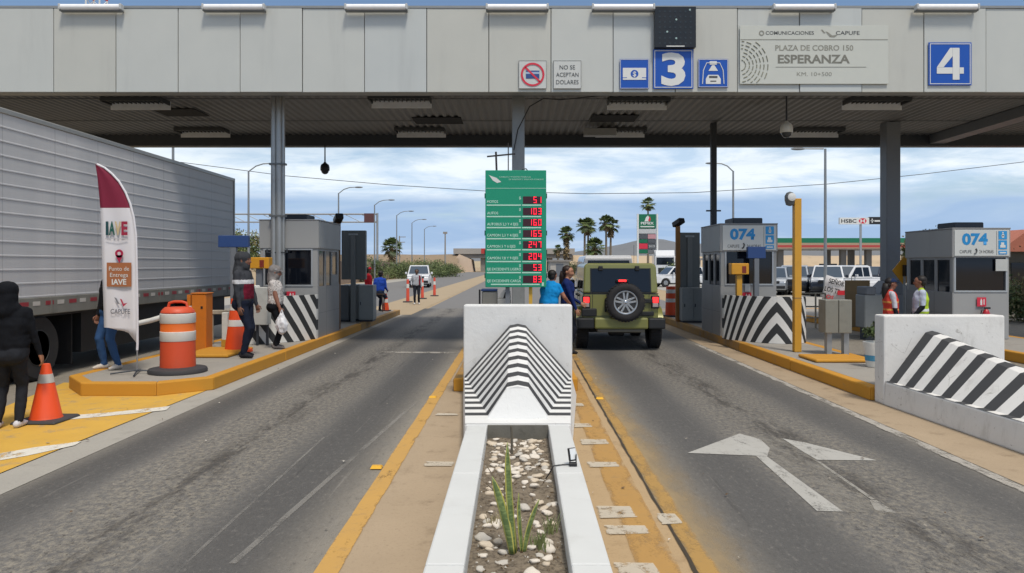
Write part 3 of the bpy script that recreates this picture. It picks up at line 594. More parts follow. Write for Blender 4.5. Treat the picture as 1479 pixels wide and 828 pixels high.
m = MB(); m.box(-.075, .075, -.075, .075, 0, ZS - KH); m.build('shaft', mat('dark_column', '2b3036', .55), c3, bevel=.008); m = MB(); m.box(-.2, .2, -.03, .03, 3.1, 3.14); m.build('arm', M_BEAM, c3)
c4 = thing('canopy_column', 'broad grey column on flared pedestal between guards and banner', 'column', (10.22, 20.3, KH))
m = MB(); m.box(-.19, .19, -.19, .19, 1.2, ZS - KH); m.build('shaft', M_GREYP, c4, bevel=.012)
m = MB(); m.prism([(-.48, -.4), (.48, -.4), (.48, .4), (-.48, .4)], .85, 1.2, 'z', top=[(-.22, -.22), (.22, -.22), (.22, .22), (-.22, .22)]); m.box(-.48, .48, -.4, .4, 0, .849); m.build('pedestal', M_GREYP, c4, bevel=.01)
m = MB(); m.tube([(WX(742, 66), 16.3, 4.35), (WX(748, 66), 16.25, 4.8), (WX(765, 67), 16, 5.25), (WX(785, 68), 15.72, 5.36), (WX(810, 68), 15.7, 5.33), (WX(845, 68), 15.7, 5.38), (WX(872, 68), 15.7, 5.42)], .012, 6); tag(m.build('cable', mat('black_plastic', ''), smooth=True, recenter=True), 'loose black cable drooping from fascia to the middle column', 'cable')
m = MB(); P = 66.5; m.cyl((WX(703, P), 16.2, WZ(225, P)), (WX(744, P), 16.2, WZ(221, P)), .018); m.cyl((WX(717, P), 16.2, WZ(246, P)), (WX(716, P), 16.2, WZ(218, P)), .022); m.cyl((WX(734, P), 16.22, WZ(246, P)), (WX(734, P), 16.22, WZ(205, P)), .012)
tag(m.build('antenna', mat('rusty_bracket', '5b5450', .7), smooth=True, recenter=True), 'small rusty aerial bracket sticking out above the price sign', 'antenna')
def dome_cam(label, X, Y, zt, zd, r, mh, mg):
    t = thing('dome_camera', label, 'security camera', (X, Y, zd)); m = MB(); m.cyl((0, 0, r * 1.6), (0, 0, zt - zd), .022, .018); m.build('rod', mg, t, smooth=True)
    m = MB(); m.lathe([(.03, r*2.0), (.05, r*1.75), (r*.9, r*1.35), (r*1.05, r*.8), (r*1.05, r*.1), (r*.98, 0)], n=20); m.build('housing', mh, t, smooth=True)
    m = MB(); m.lathe([(.01, -r*.85), (r*.45, -r*.75), (r*.75, -r*.45), (r*.9, 0)], n=20); m.build('dome', mat('smoked_dome', '3a3d40', .1), t, smooth=True)
dome_cam('white dome camera hanging on a thin rod under the Esperanza board', WX(1136, 63), 16.95, ZS, WZ(192, 63), .135, mat('cream_plastic', 'c9c6ba', .4), M_BEAM)
dome_cam('black dome camera hanging from rear beam left of the price sign', WX(470, 48), BY, 5.42, WZ(247, 48), .13, mat('black_plastic', ''), mat('black_plastic', ''))

# ------------------------------------------------------------------ boards on the fascia (P = 70 px per metre, all in local metres)
M_BLUE = mat('sign_blue', '1050ae', .4, var=.05, scale=2); M_SWHITE = mat('sign_white', 'd8dad7', .45, var=.03); M_INK = mat('sign_ink', '4a4d4f', .6); M_RED = mat('sign_red', 'cf2f45', .5)
def board(name, label, cat, x0, x1, y0, y1, m_, P=70.0, Y=FY - .02, th=.015, bname='panel'):
    """pixel box -> a board thing; local origin bottom centre, local x and z in metres"""
    t = thing(name, label, cat, (WX((x0 + x1) / 2, P), Y, WZ(y1, P))); W, H = (x1 - x0) / P, (y1 - y0) / P
    m = MB(); m.box(-W/2, W/2, -th, 0, 0, H); m.build(bname, m_, t, bevel=.003); return t, W, H, -th - .003
def frame(t, W, H, y, m_, ins=.03, wd=.02, name='border', par=None):
    m = MB(); a, b = W/2 - ins, ins
    m.box(-a, a, y - .002, y, b, b + wd); m.box(-a, a, y - .002, y, H - b - wd, H - b); m.box(-a, -a + wd, y - .002, y, b + wd, H - b - wd); m.box(a - wd, a, y - .002, y, b + wd, H - b - wd); return m.build(name, m_, par or t)
def disc(c, r, y, n=32, r2=0.0):
    m = MB(); vs = [];
    for i in range(n):
        a = 2*math.pi*i/n; vs += [(c[0] + r*math.cos(a), y, c[1] + r*math.sin(a)), (c[0] + r2*math.cos(a), y, c[1] + r2*math.sin(a))]
    m.add(vs, [(2*i, 2*((i+1) % n), 2*((i+1) % n)+1, 2*i+1) for i in range(n)]); return m
t, W, H, y = board('lane_sign', 'blue sign with big white numeral three under the black display', 'sign', 943, 1001, 72, 129, M_BLUE)
frame(t, W, H, y, M_SWHITE, .025, .014); text('3', 0, H*.52, H*.80, M_SWHITE, t, y - .004, W*.60, bold=.035)
t, W, H, y = board('lane_sign', 'blue sign with big white numeral four at right end of fascia', 'sign', 1340, 1402, 62, 124, M_BLUE)
frame(t, W, H, y, M_SWHITE, .025, .014); m = MB(); fx_ = lambda u: (u - .475) * W*.66; fz_ = lambda v: H*.13 + v * H*.74
for q in ([(.56, 0), (.80, 0), (.80, 1), (.56, 1)], [(0, .19), (.555, .19), (.555, .385), (0, .385)], [(.805, .19), (.95, .19), (.95, .385), (.805, .385)], [(0, .39), (.235, .39), (.555, .74), (.555, 1), (.47, 1)]): m.poly([(fx_(a), y - .004, fz_(b)) for a, b in q])
m.build('numeral', M_SWHITE, t)
t, W, H, y = board('cash_sign', 'blue sign with a white banknote left of number three', 'sign', 895, 937, 86, 129, M_BLUE)
frame(t, W, H, y, M_SWHITE, .008, .008); m = MB(); m.box(-W*.40, W*.40, y - .004, y, H*.30, H*.70); m.build('banknote', M_SWHITE, t)
disc((0, H*.5), H*.13, y - .006).build('emblem', M_BLUE, t); text('$', 0, H*.5, H*.17, M_SWHITE, t, y - .009, bold=.02)
for sx in (-1, 1): m = MB(); m.box(sx*W*.34 - .05, sx*W*.34 + .05, y - .006, y - .004, H*.36, H*.38); m.build('stripe', M_BLUE, t)
t, W, H, y = board('scanner_sign', 'blue sign with a white car under a reader', 'sign', 1008, 1051, 86, 127, M_BLUE)
frame(t, W, H, y, M_SWHITE, .008, .008); m = MB(); m.tube([(-W*.36, y, H*.12), (-W*.33, y, H*.6), (-W*.22, y, H*.86), (W*.22, y, H*.86), (W*.33, y, H*.6), (W*.36, y, H*.12)], .010, 6); m.build('gantry_mark', M_SWHITE, t)
m = MB(); m.box(-W*.12, W*.12, y - .004, y, H*.80, H*.92); m.poly([(-W*.04, y - .003, H*.78), (W*.04, y - .003, H*.78), (W*.16, y - .003, H*.58), (-W*.16, y - .003, H*.58)]); m.build('reader_mark', M_SWHITE, t)
m = MB(); m.poly([(-W*.25, y - .004, H*.12), (W*.25, y - .004, H*.12), (W*.25, y - .004, H*.30), (W*.17, y - .004, H*.44), (-W*.17, y - .004, H*.44), (-W*.25, y - .004, H*.30)]); m.build('car_mark', M_SWHITE, t)
m = MB(); m.box(-W*.14, W*.14, y - .008, y - .006, H*.33, H*.40); m.box(-W*.1, W*.1, y - .008, y - .006, H*.2, H*.235); m.build('car_window_mark', M_INK, t)
t, W, H, y = board('lane_display', 'black dot matrix lane display above number three sign', 'display', 944, 1003, 13, 71.2, mat('display_black', '1a1d20', .35), 70, FY - .02, .12)
m = MB(); random.seed(4)
for i in range(7):
    for j in range(7): m.box(-W*.38 + i*W*.125 - .018, -W*.38 + i*W*.125 + .018, y - .001, y + .002, H*.10 + j*H*.13 - .018, H*.10 + j*H*.13 + .018)
m.build('lamp_dots', mat('unlit_lamp', '2b3337', .3), t)
for i, j in ((.02, .68), (-.2, .38), (.02, .22), (.35, .92)): disc((i*W, j*H), .02, y - .004, 10).build('lit_dot', mat('pale_lamp', '9fb7b4', .3), t)
m = MB(); m.box(-W*.22, W*.22, y - .004, y, .01, .03); m.build('rating_plate', M_SWHITE, t)
t, W, H, y = board('no_card_sign', 'white sign with a bank card struck out by a red ring', 'sign', 749, 789.5, 88, 129, mat('sign_pale', 'c5c8c5', .5, var=.04))
frame(t, W, H, y, M_INK, .004, .006); m = MB(); m.box(-W*.24, W*.24, y - .003, y, H*.36, H*.64); m.build('card_mark', mat('card_blue', '2c4a86', .5), t); m = MB(); m.box(-W*.24, W*.24, y - .005, y - .004, H*.52, H*.59); m.build('card_stripe', mat('card_pale', '9fb2cc', .5), t)
disc((0, H*.5), W*.42, y - .008, 40, W*.35).build('ring', M_RED, t); m = MB(); m.cbox((0, y - .007, H*.5), (W*.74, .002, W*.065), 0, Matrix.Rotation(R(45), 3, 'Y')); m.build('slash', M_RED, t)
t, W, H, y = board('no_dollars_sign', 'white sign reading no se aceptan dolares', 'sign', 799, 839.5, 88, 129, mat('sign_pale', ''))
frame(t, W, H, y, M_INK, .004, .006)
for s_, zz, ww in (('NO SE', .76, .55), ('ACEPTAN', .5, .80), ('DOLARES', .24, .80)): text(s_, 0, H*zz, H*.155, M_INK, t, y - .003, W*ww)
t, W, H, y = board('plaza_board', 'wide pale board naming the toll plaza Esperanza', 'sign', 1068, 1282, 38, 122, mat('board_pale', 'c2c5bd', .45, var=.03), th=.02)
M_TAUPE = mat('taupe_ink', '8a8a80', .6); M_DTAUPE = mat('dark_taupe_ink', '76766d', .6)
def bx(f): return (f - .5) * W
m = MB(); m.box(bx(.003), bx(.995), y - .002, y, H*.755, H*.765); m.box(bx(.24), bx(.85), y - .002, y, H*.285, H*.293); m.build('rule', M_TAUPE, t)
text('COMUNICACIONES', bx(.335), H*.875, .075, M_INK, t, y, W*.325, bold=.01); text('CAPUFE', bx(.725), H*.875, .08, M_INK, t, y, W*.16, bold=.01)
text('PLAZA DE COBRO 150', bx(.50), H*.62, .115, M_TAUPE, t, y, W*.525, bold=.02); text('ESPERANZA', bx(.497), H*.43, .175, M_DTAUPE, t, y, W*.485, bold=.03); text('KM. 10+500', bx(.50), H*.17, .085, M_TAUPE, t, y, W*.235)
m = MB()
for pts in (((.545, .93), (.555, .93), (.575, .87), (.565, .87)), ((.575, .90), (.59, .89), (.62, .83), (.605, .81)), ((.60, .81), (.635, .80), (.66, .845), (.62, .83))): m.poly([(bx(a), y - .003, H*b) for a, b in pts])
m.build('emblem', M_TAUPE, t); disc((bx(.145), H*.87), .055, y - .002, 20, .03).build('seal', M_TAUPE, t)
m = MB(); random.seed(9)
for rr in (.10, .17, .235, .30, .365, .43, .50):                               # carved-look rosette of nested arcs, bottom left
    for a0 in np.arange(-20, 200, 26 if rr < .3 else 18):
        a1 = a0 + (18 if rr < .3 else 12); pts = [(bx(.0) + rr*1.15*math.cos(R(q - 80)), y - .001, H*.32 + rr*1.15*math.sin(R(q - 80))) for q in np.linspace(a0, a1, 5)]
        pts = [p for p in pts if bx(.005) < p[0] < bx(.25) and .02 < p[2] < H*.74]
        if len(pts) > 2: m.tube(pts, .011, 4)
m.build('rosette', mat('rosette_ink', '8e8f80', .6), t)
# ------------------------------------------------------------------ toll price sign
M_GREEN = mat('price_green', '12906f', .4, var=.05, scale=2); M_MINT = mat('price_mint', 'b4dccb', .5); M_LEDBG = mat('led_maroon', '3b1420', .35); M_LED = mat('led_red', 'ff2440', .4, emit=1.1)
SP, SY = 73.66, 14.5
ts = thing('toll_price_sign', 'tall green toll price board with red LED prices behind the striped block', 'price sign', (WX(745, SP), SY, KH))
def SX(px): return (px - 745) / SP
def SZ(py): return WZ(py, SP) - KH
m = MB(); m.box(SX(701), SX(789), 0, .20, SZ(415), SZ(246)); m.build('cabinet', M_GREEN, ts, bevel=.008)
for a, b in ((730, 736), (764, 769)): m = MB(); m.box(SX(a), SX(b), .08, .15, 0, SZ(415)); m.build('leg', M_GREYP if a < 740 else mat('old_yellow_paint', 'c9a03a', .5, var=.1), ts)
m = MB()
for z in (286, 340, 368, 402): m.box(SX(699.6), SX(701), .06, .14, SZ(z) , SZ(z - 7)); m.box(SX(789), SX(790.4), .06, .14, SZ(z), SZ(z - 7))
m.build('latch', mat('latch_dark', '2f4a42', .5), ts)
m = MB(); m.box(SX(702), SX(788.5), -.003, 0, SZ(272.4), SZ(271.8)); m.build('header_rule', M_MINT, ts)
m = MB(); m.poly([(SX(706), -.003, SZ(253)), (SX(711), -.003, SZ(255)), (SX(717), -.003, SZ(257)), (SX(724), -.003, SZ(263)), (SX(718), -.003, SZ(264.5)), (SX(712), -.003, SZ(261))]); m.build('emblem', M_SWHITE, ts)
text('CAMINOS Y PUENTES FEDERALES', SX(744), SZ(255.7), .026, M_MINT, ts, -.003, .62); text('DE INGRESOS Y SERVICIOS CONEXOS', SX(760), SZ(259.2), .026, M_MINT, ts, -.003, .68)
SEG = {'0': 'abcdef', '1': 'bc', '2': 'abged', '3': 'abgcd', '4': 'fgbc', '5': 'afgcd', '6': 'afgedc', '7': 'abc', '8': 'abcdefg', '9': 'abcdfg'}
def digits(mb, s_, xr, z0, h, w_, gap, y):
    t_ = h * .105; x = xr - (w_ + gap) * len(s_) + gap
    for ch in s_:
        B = {'a': (x, x + w_, z0 + h - t_, z0 + h), 'd': (x, x + w_, z0, z0 + t_), 'g': (x, x + w_, z0 + h/2 - t_/2, z0 + h/2 + t_/2), 'f': (x, x + t_, z0 + h/2, z0 + h), 'e': (x, x + t_, z0, z0 + h/2), 'b': (x + w_ - t_, x + w_, z0 + h/2, z0 + h), 'c': (x + w_ - t_, x + w_, z0, z0 + h/2)}
        for q in SEG[ch]: a, b, c, d = B[q]; mb.box(a, b, y - .004, y, c, d)
        x += w_ + gap
rows = [('MOTOS', 16, '51'), ('AUTOS', 16, '103'), ('AUTOBUS 2,3 Y 4 EJES', 45, '160'), ('CAMION 2,3 Y 4 EJES', 45, '165'), ('CAMION 5 Y 6 EJES', 41, '247'), ('CAMION 7,8 Y 9 EJES', 45, '204'), ('EJE EXCEDENTE LIGERO', 49, '53'), ('EJE EXCEDENTE CARGA', 49, '83')]
sepy = [296.5, 313, 329, 345, 361, 378, 394, 411]
for i, (nm, wpx, val) in enumerate(rows):
    yb = sepy[i]
    m = MB(); m.box(SX(703 if i < 7 else 709), SX(752.3), -.004, 0, SZ(yb + .9), SZ(yb - .9)); m.box(SX(754), SX(781.5 if i < 7 else 779.5), -.004, 0, SZ(yb + .9), SZ(yb - .9)); m.build('row_rule', M_MINT, ts)
    m = MB(); m.box(SX(755.4), SX(782.5), -.006, 0, SZ(yb - 2.2), SZ(yb - 12.6)); d = m.build('display', M_LEDBG, ts)
    for q_, ch_ in enumerate(reversed(val)): m = MB(); digits(m, ch_, SX(781.8) - q_ * 6.8/SP, SZ(yb - 3.2), 8.8/SP, 4.4/SP, 2.4/SP, -.0065); m.build('digit', M_LED, d)
    text(nm, SX(703.5), SZ(yb - 5.2), .052, M_MINT, ts, -.003, wpx/SP, bold=.02, align='LEFT'); text('$', SX(751), SZ(yb - 10.5), .055, M_MINT, ts, -.003, bold=.02)
m = MB(); m.box(SX(782.5), SX(785.5), -.004, 0, SZ(413), SZ(408)); m.build('small_plate', M_MINT, ts)
m = MB(); m.tube([(SX(752), .1, SZ(247)), (SX(755), .1, SZ(243.5)), (SX(760), .1, SZ(243)), (SX(763), .1, SZ(247))], .012, 6); m.build('lifting_eye', M_BEAM, ts)

# ------------------------------------------------------------------ toll booths
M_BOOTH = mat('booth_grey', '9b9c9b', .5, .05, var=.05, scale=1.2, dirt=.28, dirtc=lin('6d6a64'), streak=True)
M_BOOTHD = mat('booth_grey_shaded', '878889', .5, .05, var=.05, scale=1.2, dirt=.28, dirtc=lin('625f5a'), streak=True)  # booth grey darkened as if in shade, for lane sides, caps and frames
M_ALU = mat('window_aluminium', 'b4b8ba', .4, .5)
def glass(name, c, rough=.06):
    if name in MATS: return MATS[name]
    s = NT(name); s.fin(lin(c), rough); s.b.inputs['Specular IOR Level'].default_value = .5; MATS[name] = s.m; return s.m
M_GLASS = glass('tinted_glass', '10141c'); M_CARGL = glass('car_glass', '10141a')
def booth(label, X, Y, w_, d, h, side, front_win, sign=True, mirror=1, z0=KH):
    """local: x 0..w_ from the lane side, y 0 at front, side windows on the lane face. mirror=-1 puts the lane face at +x"""
    t = thing('toll_booth', label, 'toll booth', (X, Y, z0)); mx = mirror
    def bx_(m, a, b, *r, mi=0): x0, x1 = sorted((mx*a, mx*b)); m.box(x0, x1, *r, mi); return m
    hs = h - .62                                                        # underside of the parapet
    fx0, fx1, fz0, fz1 = front_win
    m = MB(); bx_(m, 0.012, w_, .015, d, 0, fz0 - .02); m.build('lower_wall', M_BOOTH, t, bevel=.006)
    m = MB(); bx_(m, -.02, w_ + .02, -.012, d + .02, hs, h); m.build('parapet', M_BOOTH, t, bevel=.01)
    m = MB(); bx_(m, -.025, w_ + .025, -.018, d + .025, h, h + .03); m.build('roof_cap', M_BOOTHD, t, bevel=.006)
    for a, b in ((0.012, fx0), (fx1, w_)): m = MB(); bx_(m, a, b, .015, .09, fz0 - .02, hs); m.build('corner_post', M_BOOTH, t)
    m = MB(); bx_(m, 0.012, w_, d - .09, d, fz0 - .02, hs); m.build('rear_wall', M_BOOTH, t); m = MB(); bx_(m, w_ - .06, w_, .09, d - .09, fz0 - .02, hs); m.build('far_wall', M_BOOTH, t)
    f = MB()
    for a, b, c, e in ((fx0, fx1, fz1 - .035, hs - .002), (fx0, fx1, fz0 - .018, fz0 + .02), (fx0, fx0 + .035, fz0 + .02, fz1 - .035), (fx1 - .035, fx1, fz0 + .02, fz1 - .035)): bx_(f, a, b, 0.0, .08, c, e)
    f.build('front_window_frame', M_ALU, t)
    m = MB(); bx_(m, fx0 + .035, fx1 - .035, .04, .05, fz0 + .02, fz1 - .035); m.build('front_pane', M_GLASS, t)
    ys = [.09, .09 + (d - .18) * .34, .09 + (d - .18) * .67, d - .09]
    for i in range(3):
        a, b = ys[i], ys[i + 1]; zl = side[i]
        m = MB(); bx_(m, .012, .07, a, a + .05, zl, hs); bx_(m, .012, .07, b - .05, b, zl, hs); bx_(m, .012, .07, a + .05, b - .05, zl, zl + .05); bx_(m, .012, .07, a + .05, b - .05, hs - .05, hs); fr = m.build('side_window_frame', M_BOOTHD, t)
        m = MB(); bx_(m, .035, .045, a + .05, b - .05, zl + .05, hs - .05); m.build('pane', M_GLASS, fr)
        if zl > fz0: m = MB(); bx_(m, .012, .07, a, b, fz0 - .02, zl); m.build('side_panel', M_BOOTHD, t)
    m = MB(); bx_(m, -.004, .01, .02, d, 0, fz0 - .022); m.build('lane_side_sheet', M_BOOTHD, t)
    m = MB(); bx_(m, -.006, -.004, .02, d, .55, .555); bx_(m, -.006, -.004, .72, .726, 0, fz0 - .025); m.build('sheet_joint', M_SEAM, t)
    m = MB(); m.cbox((mx*w_*.62, .05 + d*.5, h + .11), (w_*.55, .7, .16)); m.build('roof_unit', M_BEAM, t, bevel=.02)
    m = MB(); bx_(m, .2, w_ - .2, .2, d - .2, fz0 - .02, fz0 + .02); m.build('counter', M_BEAM, t)
    m = MB(); m.cbox((mx*w_*.55, .35, fz0 + .22), (.34, .05, .26)); m.cbox((mx*w_*.55, .35, fz0 + .05), (.06, .05, .1)); m.build('monitor', mat('black_plastic', ''), t)
    return t, hs
def sign074(t, x0, x1, hs, h, tel):
    W = x1 - x0; cx = (x0 + x1) / 2; y = -.03
    m = MB(); m.box(x0, x1, y, -.013, hs + .03, h - .02); p = m.build('phone_sign', mat('sign_bone', 'c6c9c6', .45, var=.03), t, bevel=.003); H = h - .05 - hs; z0 = hs + .03; y -= .004
    text('074', cx - W*.13, z0 + H*.66, H*.42, mat('phone_blue', '1f86c4', .45), p, y, W*.47, bold=.045)
    text('CAPUFE', cx - W*.30, z0 + H*.17, H*.13, M_INK, p, y, W*.22); text(tel, cx + W*.08, z0 + H*.17, H*.13, M_INK, p, y, W*.26)
    m = MB(); m.tube([(cx - W*.115, y, z0 + H*.28), (cx - W*.095, y, z0 + H*.22), (cx - W*.11, y, z0 + H*.12), (cx - W*.14, y, z0 + H*.08)], H*.03, 5); m.build('handset_mark', M_INK, p)
    m = MB(); m.box(x1 - W*.235, x1 - W*.23, y, y + .003, z0 + .02, z0 + H - .02); m.build('divider', M_INK, p)
    for k, (a, b) in enumerate(((.64, .96), (.26, .60), (.06, .20))):
        m = MB(); m.box(x1 - W*.20, x1 - W*.045, y - .002, y + .003, z0 + H*a, z0 + H*b); q = m.build('pictogram_tile', mat('tile_blue', '2e93cf', .45), p)
        m = MB()
        if k == 0: m.box(x1 - W*.14, x1 - W*.10, y - .005, y - .003, z0 + H*.70, z0 + H*.84); m.box(x1 - W*.15, x1 - W*.09, y - .005, y - .003, z0 + H*.76, z0 + H*.79); m.box(x1 - W*.135, x1 - W*.11, y - .005, y - .003, z0 + H*.86, z0 + H*.92)
        elif k == 1: m.box(x1 - W*.17, x1 - W*.075, y - .005, y - .003, z0 + H*.32, z0 + H*.42); m.box(x1 - W*.155, x1 - W*.10, y - .005, y - .003, z0 + H*.42, z0 + H*.52)
        else: m.box(x1 - W*.18, x1 - W*.065, y - .005, y - .003, z0 + H*.10, z0 + H*.15)
        m.build('pictogram', M_SWHITE, p)
def ext_sign(t, x, z, y=-.02):
    m = MB(); m.box(x - .10, x + .10, y, y + .012, z, z + .20); p = m.build('extinguisher_sign', mat('sign_red', ''), t); m = MB(); m.box(x - .03, x + .01, y - .003, y, z + .03, z + .14); m.box(x - .02, x, y - .003, y, z + .14, z + .17); m.box(x + .04, x + .06, y - .003, y, z + .04, z + .16); m.build('extinguisher_mark', M_SWHITE, p)
# right-hand booth of the jeep's lane
b1, hs = booth('grey toll booth with a 074 sign behind the chevron barrier', 4.66, 17.0, 1.29, 1.72, 2.56, (0.95, 0.72, 1.2), (.10, 1.22, 1.18, 1.98)); sign074(b1, .04, 1.27, hs, 2.56, '24 HORAS')
ext_sign(b1, .60, .80)
m = MB(); m.box(.56, .68, -.012, .01, 1.02, 1.2); m.build('notice', M_SWHITE, b1)
b2, hs = booth('grey toll booth with 074 sign behind two guards', 9.56, 16.25, 1.24, 1.95, 2.42, (0.5, 1.0, 1.1), (.03, 1.20, 1.05, 1.83)); sign074(b2, .02, 1.22, hs, 2.42, '24 HORAS'); ext_sign(b2, .62, .72)
m = MB(); m.box(.93, 1.19, -.02, -.006, 1.50, 1.76); m.build('paper_notice', mat('paper_grey', 'b9bbb8', .6), b2)
fx = thing('fire_extinguisher', 'red fire extinguisher mounted on booth wall by the guards', 'fire extinguisher', (10.22, 16.14, KH + .28))
m = MB(); m.lathe([(.05, 0), (.075, .02), (.075, .30), (.05, .36), (.02, .39)], n=16); m.build('cylinder', mat('extinguisher_red', 'b01f2c', .35), fx, smooth=True)
m = MB(); m.lathe([(.0765, .10), (.0765, .24)], n=16, cap=False); m.build('label_band', mat('label_blue', '6d7fae', .5), fx, smooth=True); m = MB(); m.box(-.03, .09, -.015, .015, .39, .43); m.tube([(.02, 0, .40), (-.10, 0, .36), (-.13, 0, .18), (-.12, 0, .08)], .012, 6); m.build('valve', mat('black_plastic', ''), fx)
b3, hs = booth('grey toll booth behind the capped woman on the left island', -4.46, 16.5, 1.29, 1.95, 2.62, (1.10, 1.10, 1.35), (.12, 1.22, 1.17, 2.0), mirror=-1); ext_sign(b3, -.60, .84)

# curved concrete shields with painted chevrons in front of the booths
def shield_mat(name, apex, dark_first=0.0, slope=1.0, per=.40, quad=.70):
    s = NT(name); u, v, _ = s.xyz(s.coord('UV')); du = s.math('ABSOLUTE', s.math('SUBTRACT', u, apex))
    h = s.math('ADD', v, s.math('ADD', s.math('MULTIPLY', du, slope), s.math('MULTIPLY', s.math('MULTIPLY', du, du), quad)))
    wob = s.math('MULTIPLY', s.math('SUBTRACT', s.noise(s.coord('Object'), 3, 3), .5), .02)
    fr = s.math('FRACT', s.math('ADD', s.math('DIVIDE', s.math('ADD', h, wob), per), dark_first)); f = s.step(fr, .485, .515); f2 = s.math('SUBTRACT', 1.0, s.step(fr, .985, 1.0))
    n = s.noise(s.coord('Object'), 7, 7, .65); wht = s.mix(n, lin('cfcfcb'), lin('dededa')); drt = s.step(s.noise(s.coord('Object'), 4, 8, .7), .56, .75)
    wht = s.mix(s.math('MULTIPLY', drt, .45), wht, lin('9a978f')); return s.fin(s.mix(s.math('MULTIPLY', f, f2), wht, lin('2d2f31')), .65)
def shield(label, pts, h, mt, th=.14):
    P = [Vector((x, y)) for x, y in pts]; n = 24; C = []
    for i in range(n + 1):                                               # quadratic through three points
        f = i / n; C.append(P[0]*(1-f)*(1-2*f) + P[1]*4*f*(1-f) + P[2]*f*(2*f-1))
    vs, uv = [], []; L = [0]
    for i in range(n): L.append(L[-1] + (C[i+1] - C[i]).length)
    for c, l in zip(C, L):
        for dy in (0, th): vs += [(c.x, c.y + dy, 0), (c.x, c.y + dy, h)]; uv += [(l, 0), (l, h)]
    fs = []
    for i in range(n): a = 4*i; fs += [(a, a+4, a+5, a+1), (a+2, a+3, a+7, a+6), (a+1, a+5, a+7, a+3), (a, a+2, a+6, a+4)]
    fs += [(0, 1, 3, 2), (4*n, 4*n+2, 4*n+3, 4*n+1)]
    o = Vector((P[1].x, P[1].y, KH)); me = bpy.data.meshes.new('booth_shield'); me.from_pydata([(x - o.x, y - o.y, z) for x, y, z in vs], [], fs); l = me.uv_layers.new(name='UVMap')
    for lp in me.loops: l.data[lp.index].uv = uv[lp.vertex_index]
    me.materials.append(mt); ob = bpy.data.objects.new('booth_shield', me); COL.objects.link(ob); ob.location = o; return tag(ob, label, 'concrete barrier')
shield('curved concrete shield with black chevrons before the orange trimmed booth', [(4.54, 16.3), (5.32, 15.35), (6.06, 15.55)], .97, shield_mat('chevron_paint', 1.30, .02, 1.1, .44))
shield('concrete shield with black diagonal stripes behind the woman with a plastic bag', [(-5.95, 15.4), (-5.15, 15.35), (-4.44, 16.3)], .98, shield_mat('diagonal_paint', .30, .55, 1.45, .46, 0.0))

# ------------------------------------------------------------------ equipment on the islands
M_ORANGEBOX = mat('gate_orange', 'c9731f', .45, var=.08, dirt=.15); M_YPOST = mat('post_yellow', 'c8942e', .5, var=.08, scale=4, dirt=.25); M_CAB = mat('cabinet_grey', '8f9392', .5, .1, dirt=.25); M_NAVY = mat('navy_panel', '27457a', .5, var=.06)
def on_island(px, P): return (WX(px, P), WY(P), KH)
t = thing('camera_post', 'tall yellow square post with a round camera in front of the chevron shield', 'camera post', on_island(1151, 76.7))
m = MB(); m.box(-.065, .065, -.065, .065, 0, 2.88); m.build('post', M_YPOST, t, bevel=.006); m = MB(); m.box(-.068, .068, -.068, .068, 1.0, 1.02); m.build('joint', M_YELD, t)
m = MB(); m.lathe([(.02, -.16), (.07, -.14), (.095, -.05), (.095, .03), (.06, .09), (.01, .11)], (-.14, -.02, 2.90), 16); m.build('camera', mat('camera_grey', '5c5f60', .4), t, smooth=True); m = MB(); m.lathe([(.075, 0), (.075, .02), (.045, .03)], (-.14, -.115, 2.90), 14, 0, Matrix.Rotation(R(90), 3, 'X')); m.build('lens', mat('camera_white', 'd4d6d4', .4), t, smooth=True); m = MB(); m.cyl((-.14, 0, 2.78), (-.04, 0, 2.76), .02); m.build('bracket', M_BEAM, t)
t = thing('control_cabinet', 'grey two door cabinet on legs behind the yellow camera post', 'cabinet', on_island(1206, 79))
for a, b in ((-.24, -.005), (.005, .24)): m = MB(); m.box(a, b, -.16, .16, .40, 1.0); m.build('door', mat('olive_grey_cabinet', '828177', .5, .1, dirt=.3), t, bevel=.008)
for a in (-.17, .14): m = MB(); m.box(a, a + .09, -.06, .06, 0, .40); m.build('leg', M_STEEL, t)
for a, y0, y1, x0, x1 in ((.05, 12.35, 13.15, 4.98, 5.85), (.055, 13.0, 14.25, -5.95, -5.10)):
    m = MB(); m.box(x0, x1, y0, y1, KH, KH + a); o = m.build('equipment_pad', M_YEL, recenter=True, bevel=.015); tag(o, 'low yellow concrete pad in front of the grey cabinet' if x0 > 0 else 'low yellow concrete pad under the orange gate box', 'concrete pad')
t = thing('potted_plant', 'white pot with a blue band and green bush at the right nose block', 'potted plant', on_island(1264, 90))
m = MB(); m.lathe([(.13, 0), (.14, .05), (.16, .22), (.185, .36), (.185, .40), (.165, .40), (.16, .36)], n=20); m.build('pot', mat('pot_white', 'd7d6cf', .6, var=.08, dirt=.2), t, smooth=True); m = MB(); m.lathe([(.149, .10), (.158, .19)], n=20, cap=False); m.build('blue_band', mat('pot_blue', '4a8fb0', .6), t)
